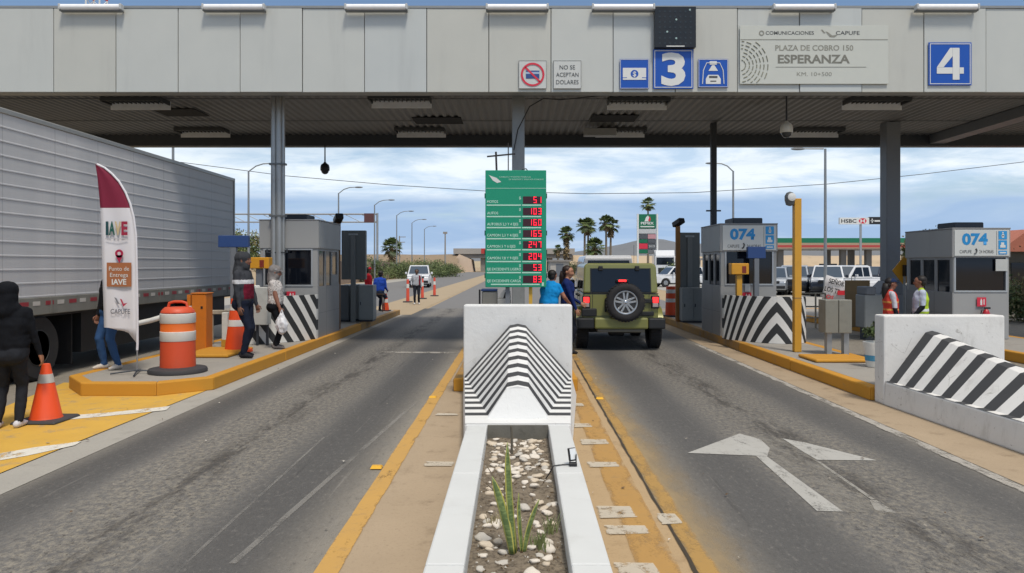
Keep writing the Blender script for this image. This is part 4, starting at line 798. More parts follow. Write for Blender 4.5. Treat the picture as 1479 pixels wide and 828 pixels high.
def leafball(name, mats, parent, c, r, n, ls, seed=0, hollow=.25, smin=.5):
    rs = np.random.RandomState(seed); mb = MB(); c = Vector(c)
    cl_ = [(Vector(rs.normal(size=3)).normalized() * rs.uniform(.35, .95), rs.uniform(.25, .5), rs.randint(0, len(mats))) for _ in range(max(5, n // 60))]
    for i in range(n):
        q, sp_, mi = cl_[rs.randint(len(cl_))]; d = q + Vector(rs.normal(size=3)) * sp_ * .45
        p = c + Vector((d.x * r[0], d.y * r[1], d.z * r[2])); a = Vector(rs.normal(size=3)).normalized(); b = a.cross(Vector(rs.normal(size=3))).normalized(); l = ls * rs.uniform(smin, 1.2)
        mb.add([p - a*l, p + b*l*.42, p + a*l, p - b*l*.42], [(0, 1, 2, 3)], int(mi if rs.rand() < .8 else rs.randint(0, len(mats))))
    return mb.build(name, mats, parent)
M_LV = [mat('leaf_mid', '5d6e42', .6, var=.25), mat('leaf_dark', '3f4e2c', .6, var=.25), mat('leaf_light', '7d8a55', .6, var=.25), mat('leaf_dry', '8a8058', .7, var=.25)]
leafball('bush', M_LV[:2], t, (0, 0, .52), (.15, .15, .17), 420, .045, 5)
# ticket machine and navy message panels
def panel_post(label, px, P, zc, wpx, hpx, mcol):
    t = thing('message_panel', label, 'message panel', on_island(px, P)); z = zc - KH
    m = MB(); m.box(-.055, .055, -.055, .055, 0, z - hpx/P/2); m.build('post', M_GREYP, t, bevel=.006); m = MB(); m.box(-wpx/P/2, wpx/P/2, -.06, .06, z - hpx/P/2, z + hpx/P/2); m.build('panel', mcol, t, bevel=.01); return t
panel_post('navy blue panel on grey post before the 074 booth window', 1092, 64.0, WZ(365, 64.0), 26, 17, M_NAVY)
panel_post('navy blue panel on a grey post beside the trailer front', 338, 74, WZ(349, 74), 43, 17, M_NAVY)
def ticket_post(label, px, P, zc, wpx, hpx, postm, z0=KH):
    t = thing('ticket_machine', label, 'ticket machine', on_island(px, P)); z = zc - KH
    m = MB(); m.box(-.06, .06, -.06, .06, 0, z - hpx/P/2); m.build('post', postm, t, bevel=.006); m = MB(); m.box(-wpx/P/2, wpx/P/2, -.12, .12, z - hpx/P/2, z + hpx/P/2); m.build('box', mat('ticket_yellow', 'cf9426', .45, var=.06, dirt=.2), t, bevel=.012); m = MB(); m.box(.04, .13, -.126, -.12, z - .09, z + .06); m.build('slot', mat('slot_red', '7d2f22', .5), t); return t
ticket_post('yellow ticket machine on a yellow post before the chevron booth', 1067, 64.6, WZ(388.5, 64.6), 25, 16, M_YPOST)
t = ticket_post('yellow ticket machine on a grey post behind the hooded man', 370, 69.5, WZ(380, 69.5), 32, 16, M_GREYP); t.location.x = WX(375, 69.5); m = MB(); m.cbox((-.05, -.02, 1.13), (.16, .12, .16)); m.build('reader', M_SWHITE, t, bevel=.02)
t = thing('meter_cabinet', 'pale grey cabinet between the hooded man and the capped woman', 'cabinet', on_island(379, 71)); m = MB(); m.box(-.14, .14, -.12, .12, .42, 1.18); m.build('box', mat('pale_cabinet', 'b9bcb8', .5, dirt=.2), t, bevel=.01)
for a in (-.12, .08): m = MB(); m.box(a, a + .04, -.03, .03, 0, .42); m.build('leg', M_BEAM, t)
t = thing('barrier_gate', 'orange gate box with a white boom beside the striped drum', 'barrier gate', on_island(292, 75)); m = MB(); m.box(-.14, .14, -.16, .16, 0, 1.08); m.build('box', M_ORANGEBOX, t, bevel=.015); m = MB(); m.box(-.27, -.20, -.05, .05, .62, 1.06); m.build('side_plate', M_ORANGEBOX, t); m = MB(); m.cbox((.06, -.163, .82), (.04, .006, .05)); m.build('lock', mat('black_plastic', ''), t); m = MB(); m.box(-.155, .155, -.175, .175, 1.08, 1.10); m.build('lid', M_ORANGEBOX, t, bevel=.01)
bm_ = MB(); p0 = Vector((-.2, -.05, .80)); p1 = Vector((WX(150, 90) - WX(292, 75), 11.85 - WY(75), .57)); bm_.tube([p0, p0.lerp(p1, .5) + Vector((0, 0, -.03)), p1], [.05, .045, .04], 10); bm_.build('boom', mat('boom_white', 'd3d3cd', .5, dirt=.2), t, smooth=True)
def side_bar(px0, px1, py, P, label):
    m = MB(); m.box(WX(px0, P), WX(px1, P), WY(P) - .04, WY(P) + .04, WZ(py + 3, P), WZ(py - 3, P)); m.box(WX(px0, P), WX(px0, P) + .06, WY(P) - .03, WY(P) + .03, KH, WZ(py + 3, P)); m.box(WX(px1, P) - .06, WX(px1, P), WY(P) - .03, WY(P) + .03, KH, WZ(py + 3, P)); tag(m.build('guard_rail', mat('rail_cream', 'b3a894', .6, dirt=.3), recenter=True, bevel=.01), label, 'rail')
side_bar(304, 334, 451, 70, 'short cream rail right of the orange gate box')
t = thing('bollard', 'white stub bollard behind the striped cone barrel', 'bollard', on_island(326, 72)); m = MB(); m.box(-.06, .06, -.06, .06, 0, .68); m.build('post', mat('bollard_white', 'd6d6d0', .6, dirt=.25), t, bevel=.01); m = MB(); m.box(-.065, .065, -.065, .065, 0, .14); m.build('base', M_YEL, t)
# grey cabinets and dark panels behind the booths, both sides
def cab(label, X, Y, w_, d, h, doors=1, m_=None):
    t = thing('control_cabinet', label, 'cabinet', (X, Y, KH)); m = MB(); m.box(-w_/2, w_/2, 0, d, .05, h); m.build('body', m_ or M_CAB, t, bevel=.01)
    for k in range(doors): a = -w_/2 + w_*k/doors; m = MB(); m.box(a + .015, a + w_/doors - .015, -.012, 0, .08, h - .03); q = m.build('door', m_ or M_CAB, t, bevel=.004); m = MB(); m.cbox((a + .06, -.02, h*.5), (.025, .02, .09)); m.build('handle', M_BEAM, q)
    m = MB(); m.box(-w_/2 + .02, w_/2 - .02, .02, d - .02, 0, .05); m.build('plinth', M_BEAM, t); return t
cab('dark grey cabinet just behind the left booth', -5.05, 21.3, .36, 1.2, 1.05, 1, mat('cabinet_dark', '65696b', .5)); cab('narrow light grey cabinet between dark cabinet and square cabinet', -4.73, 21.6, .26, .7, 1.06, 1); cab('square grey cabinet beside the red shirted person', -4.38, 21.3, .42, .5, 1.05, 1)
cab('low grey cabinet behind the right booth beside the rusty camera post', 4.95, 20.9, .60, .8, .98, 2)
def back_panel(label, x0, x1, y0, y1, P):
    t = thing('lane_signboard', label, 'traffic panel', (WX((x0 + x1)/2, P), WY(P), KH)); W = (x1 - x0)/P; a, b = WZ(y1, P) - KH, WZ(y0, P) - KH
    m = MB(); m.box(-W/2, W/2, 0, .18, a, b); m.build('case', mat('panel_slate', '6c706e', .5, .1), t, bevel=.01); m = MB(); m.box(-.07, .07, -.05, -.002, 0, b - .12); m.build('mast', mat('mast_slate', '7b7e7c', .5), t); m = MB(); m.box(-.13, .13, -.03, -.004, b - .14, b - .09); m.build('bracket', M_STEEL, t)
back_panel('dark slate traffic panel behind the left booth', 493, 528, 333, 404, 50.5); back_panel('dark slate traffic panel beside the rusty camera post right of jeep', 981, 1011, 336, 440, 49)
def rust_post(label, px, P, ytop, mcol, cam_dx):
    t = thing('camera_post', label, 'camera post', on_island(px, P)); h = WZ(ytop, P) - KH; m = MB(); m.box(-.06, .06, -.06, .06, 0, h); m.build('post', mcol, t, bevel=.005)
    m = MB(); m.cbox((cam_dx, -.08, h + .10), (.20, .38, .15), 0, Matrix.Rotation(R(25), 3, 'Z') @ Matrix.Rotation(R(-20), 3, 'X')); m.build('camera', mat('black_plastic', ''), t, bevel=.02); m = MB(); m.cyl((0, 0, h), (0, 0, h + .08), .025); m.build('stem', M_BEAM, t)
rust_post('rusty brown camera post at the far end of the left booth', 488, 56.5, 322, mat('rust_brown', '6e4a22', .6, var=.2), .03); rust_post('rusty orange camera post right of the jeep', 979, 50, 327, mat('rust_orange', '9c6a33', .6, var=.2), 0)
# toll machine seen over the middle block
t = thing('toll_machine', 'small white and grey toll machine with blue rim behind the striped block', 'toll machine', on_island(712, 62))
m = MB(); m.box(-.26, .10, 0, .4, 0, 1.02); m.build('case', mat('machine_grey', '8d8d88', .5), t, bevel=.02); m = MB(); m.box(-.28, .10, -.02, .42, 1.02, 1.07); m.build('rim', M_NAVY, t, bevel=.01); m = MB(); m.box(.105, .42, -.05, .3, 0, .85); m.prism([(.105, .85), (.42, .85), (.40, 1.05), (.25, 1.05)], -.05, .3, 'y'); m.build('hood', mat('machine_white', 'd0d0cb', .5), t, bevel=.02); m = MB(); m.poly([(.24, -.054, .86), (.39, -.054, .86), (.385, -.054, 1.0), (.28, -.054, 1.0)]); m.build('opening', mat('black_plastic', ''), t); m = MB(); m.box(-.33, -.29, -.02, .02, 0, 1.06); m.build('side_bar', mat('black_plastic', ''), t)

# ------------------------------------------------------------------ cones, drums, posts
M_CONE = mat('cone_orange', 'e3501f', .45, var=.06, dirt=.08); M_DRUM = mat('drum_orange', 'cf4f2c', .5, var=.12, scale=3, dirt=.28, dirtc=lin('8f5a45')); M_DRUM2 = mat('drum_bright_orange', 'db6a20', .5, var=.06); M_REFL = mat('reflective_white', 'd8d6d0', .4, var=.06, dirt=.15); M_RUB = mat('rubber_black', '3c3b3d', .75, var=.15)
t = thing('traffic_cone', 'orange traffic cone on black base held by the hooded person', 'traffic cone', (-5.50, 8.62, .013))
m = MB(); m.prism([(-.26, -.26), (.26, -.26), (.26, .26), (-.26, .26)], 0, .03, 'z', top=[(-.24, -.24), (.24, -.24), (.24, .24), (-.24, .24)]); m.build('base', M_RUB, t, bevel=.01)
m = MB(); m.lathe([(.175, .03), (.165, .05), (.042, .655), (.03, .66)], n=24); m.build('body', M_CONE, t, smooth=True); m = MB(); m.lathe([(.080, .439), (.0895, .44), (.068, .54), (.06, .541)], n=24, cap=False); m.build('reflective_band', mat('cone_grey_band', 'b3b0aa', .5), t, smooth=True)
t = thing('traffic_drum', 'big orange and white traffic drum on a black rubber ring', 'traffic drum', on_island(257, 94.5))
prof = [(.255, .05), (.25, .30), (.247, .48), (.252, .485), (.252, .62), (.247, .625), (.247, .75), (.252, .755), (.252, .90), (.243, .905), (.238, .93), (.18, .99)]
m = MB(); m.lathe(prof[:3], n=32); m.build('shell', M_DRUM, t, smooth=True); m = MB(); m.lathe([prof[9], prof[10], (.21, .965), prof[11]], n=32); m.build('shoulder', M_DRUM, t, smooth=True); m = MB(); m.lathe([(.25, .62), (.247, .625), (.247, .755)], n=32); m.build('bright_band', M_DRUM2, t, smooth=True)

for z_ in (.48, .75): m = MB(); m.lathe([(.25, z_), (.254, z_ + .005), (.254, z_ + .14), (.248, z_ + .145)], n=32); m.build('reflective_band', M_REFL, t, smooth=True)
m = MB(); m.lathe([(.30, 0), (.42, 0), (.425, .03), (.41, .06), (.27, .085)], n=32); m.build('rubber_ring', M_RUB, t, smooth=True); m = MB(); m.tube([(-.15, 0, .97), (-.13, 0, 1.05), (-.06, 0, 1.07), (.06, 0, 1.07), (.13, 0, 1.05), (.15, 0, .97)], .022, 8); m.build('handle', M_DRUM, t, smooth=True)
def barrel(label, px, P, h, r0, r1, base=True):
    t = thing('cone_barrel', label, 'traffic drum', on_island(px, P)); f = lambda z: r0 + (r1 - r0) * z / h
    m = MB(); m.lathe([(f(0.03*h), 0.03*h), (f(h), h)], n=24); m.build('shell', M_CONE, t, smooth=True)
    for a, b in ((.48, .60), (.78, .90)): m = MB(); m.lathe([(f(a*h) - .01, a*h - .001), (f(a*h) + .003, a*h), (f(b*h) + .003, b*h), (f(b*h) - .01, b*h + .001)], n=24); m.build('reflective_band', M_REFL, t, smooth=True)
    m = MB(); m.lathe([(r0 + .07, 0), (r0 + .06, .04), (r0 - .02, .05)], n=24); m.build('base', M_RUB if base else M_CONE, t); return t
barrel('tapered orange cone barrel half hidden behind the hooded man', 342, 76.5, 1.0, .22, .10, False); barrel('orange and white barrel beside the rusty camera post right of jeep', 970, 45.5, .95, .2, .17)
def delineator(label, px, py, h):
    P = (py - VY) / CAM_H; t = thing('delineator_post', label, 'delineator post', (WX(px, P), WY(P), 0.006), group='orange posts on the median')
    m = MB(); m.lathe([(.085, .05), (.06, h)], n=14); m.build('post', mat('delineator_orange', 'd9553f', .5, var=.06), t, smooth=True); m = MB(); m.lathe([(.06, h*.62 - .001), (.0735, h*.62), (.068, h*.80), (.05, h*.80 + .001)], n=14); m.build('reflective_band', M_REFL, t, smooth=True); m = MB(); m.lathe([(.25, 0), (.24, .05), (.1, .06)], n=14); m.build('base', M_RUB, t)
delineator('orange post left of the man standing on the median', 589, 437, 1.12); delineator('orange post just behind the man standing on the median', 610, 432, 1.1); delineator('orange post right of the white pickup on the median', 627.5, 428, 1.08)
t = thing('traffic_cone', 'small orange and white cone beside the blue shirted person', 'traffic cone', (WX(557, 40.6), WY(40.6), KH)); m = MB(); m.lathe([(.13, .03), (.04, .62)], n=16); m.build('body', M_CONE, t, smooth=True); m = MB(); m.lathe([(.07, .299), (.093, .30), (.074, .42), (.05, .421)], n=16); m.build('reflective_band', M_REFL, t, smooth=True); m = MB(); m.box(-.17, .17, -.17, .17, 0, .03); m.build('base', M_RUB, t)

# ------------------------------------------------------------------ feather banner
M_FLAG = mat('flag_white', 'd9d8dc', .75, var=.04, scale=2); M_MAROON = mat('flag_maroon', '7d1a38', .75, var=.06, scale=2)
t = thing('feather_banner', 'tall white feather banner with a maroon top and IAVE lettering', 'banner', on_island(197, 96))
def FXp(px): return (px - 197) / 96
def FZp(py): return (540 - py) / 96
right = [(238, 139), (243, 150), (252, 161), (263, 171), (278, 180), (295, 187), (315, 192), (340, 195.3), (380, 196.3), (430, 197), (497, 197.5)]
left = [(238, 138), (255, 140.5), (300, 144.5), (350, 147), (420, 149), (472, 149.5), (497, 149.5)]
ys = [238, 240, 243, 247, 252, 257, 263, 270, 278, 286, 294, 301, 315, 330, 350, 370, 390, 410, 430, 450, 465, 474]
def lerp_tab(tab, y): return float(np.interp(y, [a for a, b in tab], [b for a, b in tab]))
vs = []; fs = []; mi = []; NC = 8
for y in ys + [497]:
    l, r_ = lerp_tab(left, min(y, 474)), lerp_tab(right, y)
    for i in range(NC + 1):
        f = i / NC; py = y if y < 474 else (474 + (0 if f < .12 else (f - .12) * 10 + max(0, f - .72) * 48) if y == 497 else 474 - (1 - f) * 0)
        vs.append((FXp(l + (r_ - l) * f), .012 * math.sin(FZp(py) * 3.1 + f * 2) * (1 - f) + .006 * math.sin(f * 9 + FZp(py) * 2), FZp(py)))
for j in range(len(ys)):
    for i in range(NC): fs.append((j*(NC+1)+i, j*(NC+1)+i+1, (j+1)*(NC+1)+i+1, (j+1)*(NC+1)+i)); mi.append(1 if ys[j] < 301 else 0)
m = MB(); m.add(vs, fs, mi); o = m.build('flag', [M_FLAG, M_MAROON], t, smooth=True); s_ = o.modifiers.new('thick', 'SOLIDIFY'); s_.thickness = .004; s_.offset = 0
m = MB(); m.tube([(FXp(b) + .012, 0, FZp(a)) for a, b in right] + [(.012, 0, .35)], [.016]*9 + [.018]*3, 8); m.build('sleeve', M_FLAG, t, smooth=True); m = MB(); m.cyl((.012, 0, .02), (.012, 0, .45), .011); m.build('pole', M_STEEL, t, smooth=True)
m = MB()
for aa in (20, 110, 200, 290): m.tube([(.012, 0, .05), (.012 + .36*math.cos(R(aa)), .36*math.sin(R(aa)), .012)], .012, 6)
m.build('cross_foot', M_BEAM, t)
def ftext(b, px, py, hpx, wpx, mm, **k): text(b, FXp(px), FZp(py), hpx/96, mm, t, -.035, wpx/96, **k)
fy = -.035
for ch, px, cc in (('I', 156.5, '17454a'), ('A', 163.5, '1f5a50'), ('V', 172, 'c9b48a'), ('E', 181.5, '9c2440')): ftext(ch, px, 330, 19, 4 if ch == 'I' else 9, mat('iave_' + ch.lower(), cc, .6), bold=.04)
m = MB(); m.box(FXp(154), FXp(186), -.036, -.034, FZp(346), FZp(344.6)); m.build('faint_line', mat('faint_ink', 'b9b7bb', .6), t)
m = MB(); m.box(FXp(156), FXp(191.5), fy - .001, fy + .002, FZp(414.5), FZp(380)); m.build('ochre_panel', mat('ochre_print', 'a4663f', .7), t)
fy = -.038
def f2(b, px, py, hpx, wpx, mm, **k): text(b, FXp(px), FZp(py), hpx/96, mm, t, -.040, wpx/96, **k)
f2('Punto de', 174, 388.5, 6.2, 29, M_SWHITE); f2('Entrega', 174, 397.5, 6.2, 26, M_SWHITE); f2('IAVE', 174, 407.5, 8, 21, M_SWHITE, bold=.03)
m = disc((FXp(174), FZp(367)), .062, fy, 24, .026); m.poly([(FXp(174) - .055, fy, FZp(369.5)), (FXp(174) + .055, fy, FZp(369.5)), (FXp(174.3), fy, FZp(381))]); m.build('map_pin', mat('pin_crimson', 'a81e45', .6), t)
m = MB(); m.poly([(FXp(167), fy, FZp(430)), (FXp(170), fy, FZp(431)), (FXp(175), fy, FZp(440)), (FXp(171.5), fy, FZp(439))]); m.build('emblem', mat('grey_print', '7b7d84', .6), t); m = MB(); m.poly([(FXp(175), fy, FZp(432)), (FXp(178), fy, FZp(433)), (FXp(180.5), fy, FZp(439)), (FXp(186), fy, FZp(438)), (FXp(180), fy, FZp(443.5))]); m.build('emblem', mat('crimson_print', 'b03a52', .6), t)
ftext('CAPUFE', 175.5, 450, 7, 28, mat('slate_print', '565a66', .6), bold=.01)
# cloth banner, railing, cardboard and lane machine across the fourth lane
t = thing('protest_banner', 'white cloth banner with black and red hand lettering across lane four', 'banner', (12.05, 28, 0))
P = 38.14
def BX(px): return WX(px, P) - 12.05
m = MB(); m.tube([(BX(1191), 0, WZ(400, P)), (BX(1188), 0, .0)], .02, 6); m.build('pole', M_STEEL, t); m = MB(); m.tube([(BX(1230), 0, WZ(400, P)), (BX(1231), 0, .0)], .02, 6); m.build('pole', M_STEEL, t)
vs = []; q = [(1193, 397, 1186, 434), (1205, 401, 1200, 437), (1218, 406, 1214, 436), (1231, 408, 1230, 433)]
for a, b, c, d in q:
    for f in (0, .33, .66, 1): vs.append((BX(a + (c - a)*f), -.03 + .04*math.sin(a*.4 + f*4), WZ(b + (d - b)*f, P)))
m = MB(); m.add(vs, [(4*i+j, 4*i+j+1, 4*i+j+5, 4*i+j+4) for i in range(3) for j in range(3)]); o = m.build('cloth', mat('banner_cloth', 'd3d3d6', .8), t, smooth=True); s_ = o.modifiers.new('thick', 'SOLIDIFY'); s_.thickness = .004
Mr = Matrix.Rotation(R(14), 4, 'Y')
for s_, px, py, hp, wp, mm in (('SEÑOR PR', 1212, 409, 7, 33, mat('banner_black', '1d1d20', .8)), ('LOS TR', 1201, 419, 7, 23, mat('banner_black', '1d1d20', .8)), ('OS', 1197, 429, 6, 11, mat('banner_red', 'd02a38', .8))):
    text(s_, 0, 0, hp/P, mm, t, 0, wp/P, bold=.02, M=Matrix.Translation((BX(px), -.10, WZ(py, P))) @ Mr)
m = MB(); m.cbox((BX(1216), -.10, WZ(423, P)), (.42, .012, .17)); m.build('red_patch', mat('banner_red', 'd02a38', .8), t)
t = thing('pedestrian_railing', 'pale tubular railing beside the yellow camera post base', 'railing', (WX(1178, 50), WY(50), 0)); m = MB()
for a in (-.55, 0, .28): m.cyl((a, 0, 0), (a, 0, 1.0), .025)
for z in (1.0, .62, .3): m.cyl((-.55, 0, z), (.28, 0, z), .022)
m.build('rail', mat('rail_cream', ''), t, smooth=True)
m = MB(); P = 55; m.box(WX(1222, P), WX(1256, P), 19.4, 19.5, KH, WZ(405, P)); o = m.build('cardboard_sheet', mat('cardboard', '8a7453', .8, var=.12, dirt=.2), recenter=True); tag(o, 'brown cardboard sheet standing right of the protest banner', 'cardboard')
t = thing('toll_machine', 'grey box machine in front of the flared column pedestal', 'toll machine', (WX(1258, 60), WY(60), KH)); t.location.x = 8.62; t.location.z = 0
m = MB(); m.box(-.27, .27, 0, .5, .3, 1.10); m.build('case', M_CAB, t, bevel=.02); m = MB(); m.box(-.24, .0, -.01, .5, 1.10, 1.30); m.build('head', M_GREYP, t, bevel=.02); m = MB(); m.box(-.2, .2, .1, .4, 0, .3); m.build('foot', M_BEAM, t)
t = thing('warning_sign', 'yellow diamond signal with a dark box above the guards', 'traffic signal', (WX(1305, 57), 18.7, KH)); z = WZ(392, 57) - KH
m = MB(); m.cyl((0, 0, 0), (0, 0, z), .03); m.build('pole', M_STEEL, t, smooth=True); m = MB(); m.prism([(0, z - .36), (.30, z + .02), (0, z + .38), (-.30, z + .02)], 0, .03, 'y'); m.build('diamond', mat('ticket_yellow', ''), t); m = MB(); m.box(-.05, .24, -.16, -.002, z - .12, z + .16); m.build('signal_box', mat('black_plastic', ''), t)
# ------------------------------------------------------------------ people: tapered limbs fused by a voxel remesh into one continuous body, then coloured by garment
PEOPLE = []
def ik(a, b, l1, l2, hint):
    a, b = Vector(a), Vector(b); d = b - a; L = min(d.length, (l1 + l2) * .999); d = d.normalized(); b = a + d * L
    x = (l1*l1 - l2*l2 + L*L) / (2*L); h = math.sqrt(max(0, l1*l1 - x*x)); n = Vector(hint) - d * Vector(hint).dot(d); n = n.normalized() if n.length > 1e-6 else Vector((0, -1, 0))
    return a + d * x + n * h, b
def person(label, X, Y, z, rz, H, cloth, rhand=(.24, .04, .80), lhand=(-.24, .04, .80), rfoot=(.10, .04), lfoot=(-.10, -.03), lean=0.0, side=0.0, build=1.0, sleeves='long', look=(0, 0), hood=False, hair=None, cap=None, recolor=None, hipz=.92, knee=None, long_hair=False, female=False, vest=None, elbow=None, bow=0.0):
    """local frame at 1.75 m: x right, y forward, z up. look=(yaw, pitch). cloth: top, pants, shoe, skin colours"""
    s = H / 1.75; prim = []
    def cap_(p0, r0, p1, r1, tg): prim.append((Vector(p0), r0, Vector(p1), r1, tg))
    B = build; ML = Matrix.Translation((0, 0, hipz)) @ Matrix.Rotation(-lean, 4, 'X') @ Matrix.Rotation(side, 4, 'Y') @ Matrix.Translation((0, 0, -hipz))
    T = lambda p: ML @ Vector(p)
    sh = .175 if female else .195
    dzh = hipz - .92
    # torso
    cap_((-.075*B, 0, hipz), .125*B, (.075*B, 0, hipz), .125*B, 'pants'); cap_((-.07*B, -.03, hipz - .03), .12*B, (.07*B, -.03, hipz - .03), .12*B, 'pants')
    def tor(x, y, zz, r, tg='top', y2=None): cap_(T((-x, y, zz + dzh)), r, T((x, y if y2 is None else y2, zz + dzh)), r, tg)
    tor(.075*B, 0.005, 1.02, .128*B); tor(.06*B, .01, 1.13, .125*B); tor(.085*B, .0, 1.26, .128*B); tor(.11, -.01, 1.36, .105)
    tor(.068*B, .008, 1.075, .1265*B); tor(.072*B, .005, 1.195, .1265*B); tor(.10, -.005, 1.31, .117)
    tor(.06, -.015, 1.435, .07); cap_(T((0, 0, 1.0 + dzh)), .14*B, T((0, 0, 1.34 + dzh)), .14, 'top')
    if female: cap_(T((-.075, .07, 1.27 + dzh)), .075, T((.075, .07, 1.27 + dzh)), .075, 'top')
    nk = T((0, -.005, 1.45 + dzh)); hd = T((0, .02, 1.625 + dzh)); cap_(nk, .058, hd - Vector((0, .012, .06)), .052, 'skin')
    # head in its own frame
    HM = Matrix.Translation(hd) @ Matrix.Rotation(look[0], 4, 'Z') @ Matrix.Rotation(look[1], 4, 'X'); h = lambda x, y, zz: HM @ Vector((x, y, zz))
    cap_(h(0, -.022, .035), .092, h(0, .015, .03), .084, 'skin'); cap_(h(0, .03, -.05), .062, h(0, .04, -.075), .046, 'skin'); cap_(h(-.02, .055, -.02), .045, h(.02, .055, -.02), .045, 'skin')
    cap_(h(0, .098, .01), .011, h(0, .115, -.028), .016, 'skin'); cap_(h(-.018, .088, -.058), .011, h(.018, .088, -.058), .011, 'lip')
    for e in (-1, 1): cap_(h(e*.088, -.005, .01), .018, h(e*.086, -.005, -.02), .014, 'skin'); cap_(h(e*.03, .088, .035), .012, h(e*.045, .08, .035), .010, 'skin')
    if hood: cap_(h(0, -.05, .045), .122, h(0, -.01, .05), .110, 'hood'); cap_(h(0, -.06, -.04), .115, h(0, -.015, -.09), .105, 'hood'); cap_(h(0, -.07, -.06), .11, nk + Vector((0, -.05, -.02)), .12, 'hood'); cap_(nk + Vector((-.07, -.03, .0)), .085, nk + Vector((.07, -.03, .0)), .085, 'hood'); cap_(h(0, -.10, .07), .05, h(0, -.13, .02), .04, 'hood')
    # legs
    feet = {}
    for e, f in ((1, rfoot), (-1, lfoot)):
        hp = Vector((e*.088, 0, hipz - .02)); ank = Vector((f[0], f[1], .085 + (f[2] if len(f) > 2 else 0))); kn, ank = ik(hp, ank, .43, .42, knee or (e*.05, 1, 0))
        cap_(hp, .098*B, kn, .066, 'pants'); cap_(kn, .065, kn.lerp(ank, .35), .064, 'pants'); cap_(kn.lerp(ank, .35), .064, ank + Vector((0, 0, .01)), .05, 'pants')
        fd = Vector((f[3] if len(f) > 3 else e*.15, 1, 0)).normalized(); b = ank + Vector((0, 0, -.045))
        cap_(b - fd*.045, .042, b + fd*.09, .040, 'shoe'); cap_(b + fd*.09 + Vector((0, 0, -.006)), .036, b + fd*.155 + Vector((0, 0, -.012)), .028, 'shoe'); feet[e] = b
        cap_(b - fd*.05 + Vector((0, 0, -.026)), .017, b + fd*.15 + Vector((0, 0, -.026)), .017, 'sole')
    # arms
    hands = []
    for e, hnd in ((1, rhand), (-1, lhand)):
        so = T((e*sh, -.01, 1.405 + dzh)); hint = (elbow or {}).get(e, (e*.35, -1, -.25)); el, wr = ik(so, hnd, .29, .255, hint)
        st = 'sleeve'; cap_(T((e*(sh - .06), -.01, 1.40 + dzh)), .075, so, .066, 'sleeve'); cap_(so, .066, so.lerp(el, .5), .058, 'sleeve'); cap_(so.lerp(el, .5), .056 if sleeves == 'long' else .050, el, .047, st if sleeves == 'long' else 'skin')
        cap_(el, .046, el.lerp(wr, .3), .044, 'sleeve' if sleeves == 'long' else 'skin'); cap_(el.lerp(wr, .3), .044, wr, .031, 'sleeve' if sleeves == 'long' else 'skin')
        d = (wr - el).normalized(); hands.append((wr, d, e)); sd_ = d.cross(Vector((0, 1, 0))); sd_ = (sd_ if sd_.length > .2 else d.cross(Vector((1, 0, 0)))).normalized(); nrm = sd_.cross(d).normalized()
        for q in (-.022, 0, .022): cap_(wr + d*.015 + nrm*q*.5, .022, wr + d*.085 + nrm*q*1.2, .017, 'skin')
    mb = MB()
    for p0, r0, p1, r1, tg in prim:
        if (p1 - p0).length < 1e-4: p1 = p0 + Vector((0, 0, .002))
        ax = (p1 - p0).normalized(); M = ax.to_track_quat('Z', 'Y').to_matrix(); L = (p1 - p0).length; K = 5
        pr = [(max(.0015, r0*math.sin(math.pi/2*i/K)), -r0*math.cos(math.pi/2*i/K)) for i in range(K + 1)] + [(max(.0015, r1*math.cos(math.pi/2*i/K)), L + r1*math.sin(math.pi/2*i/K)) for i in range(K + 1)]
        mb.lathe(pr, p0, 14, 0, M)
    tmp = mb.build('person', [mat('default_cloth', '808080')]); rm = tmp.modifiers.new('r', 'REMESH'); rm.mode = 'VOXEL'; rm.voxel_size = .0115; sm = tmp.modifiers.new('s', 'SMOOTH'); sm.iterations = 8; sm.factor = .5
    PEOPLE.append(dict(tmp=tmp, prim=prim, loc=(X, Y, z), rz=rz, s=s, cloth=cloth, label=label, hands=hands, HM=HM, hair=hair, cap=cap, hood=hood, recolor=recolor, long_hair=long_hair, vest=vest, ML=ML, bow=bow))
def skinmat(c): return mat('skin_' + c, c, .55, var=.06)
def clothmat(c):
    n = 'cloth_' + c
    if n in MATS: return MATS[n]
    s = NT(n); v = s.coord(); w_ = s.noise(v, 9, 5, .6); col = lin(c); s.bump(s.math('ADD', s.noise(s.coord('Object', (1, 1, .5)), 14, 4, .6), s.math('MULTIPLY', s.noise(v, 220, 2), .08)), .55, .02)
    s.b.inputs['Specular IOR Level'].default_value = .15
    MATS[n] = s.fin(s.mix(w_, tuple(x*.82 for x in col), tuple(min(1, x*1.15) for x in col)), .85); return MATS[n]
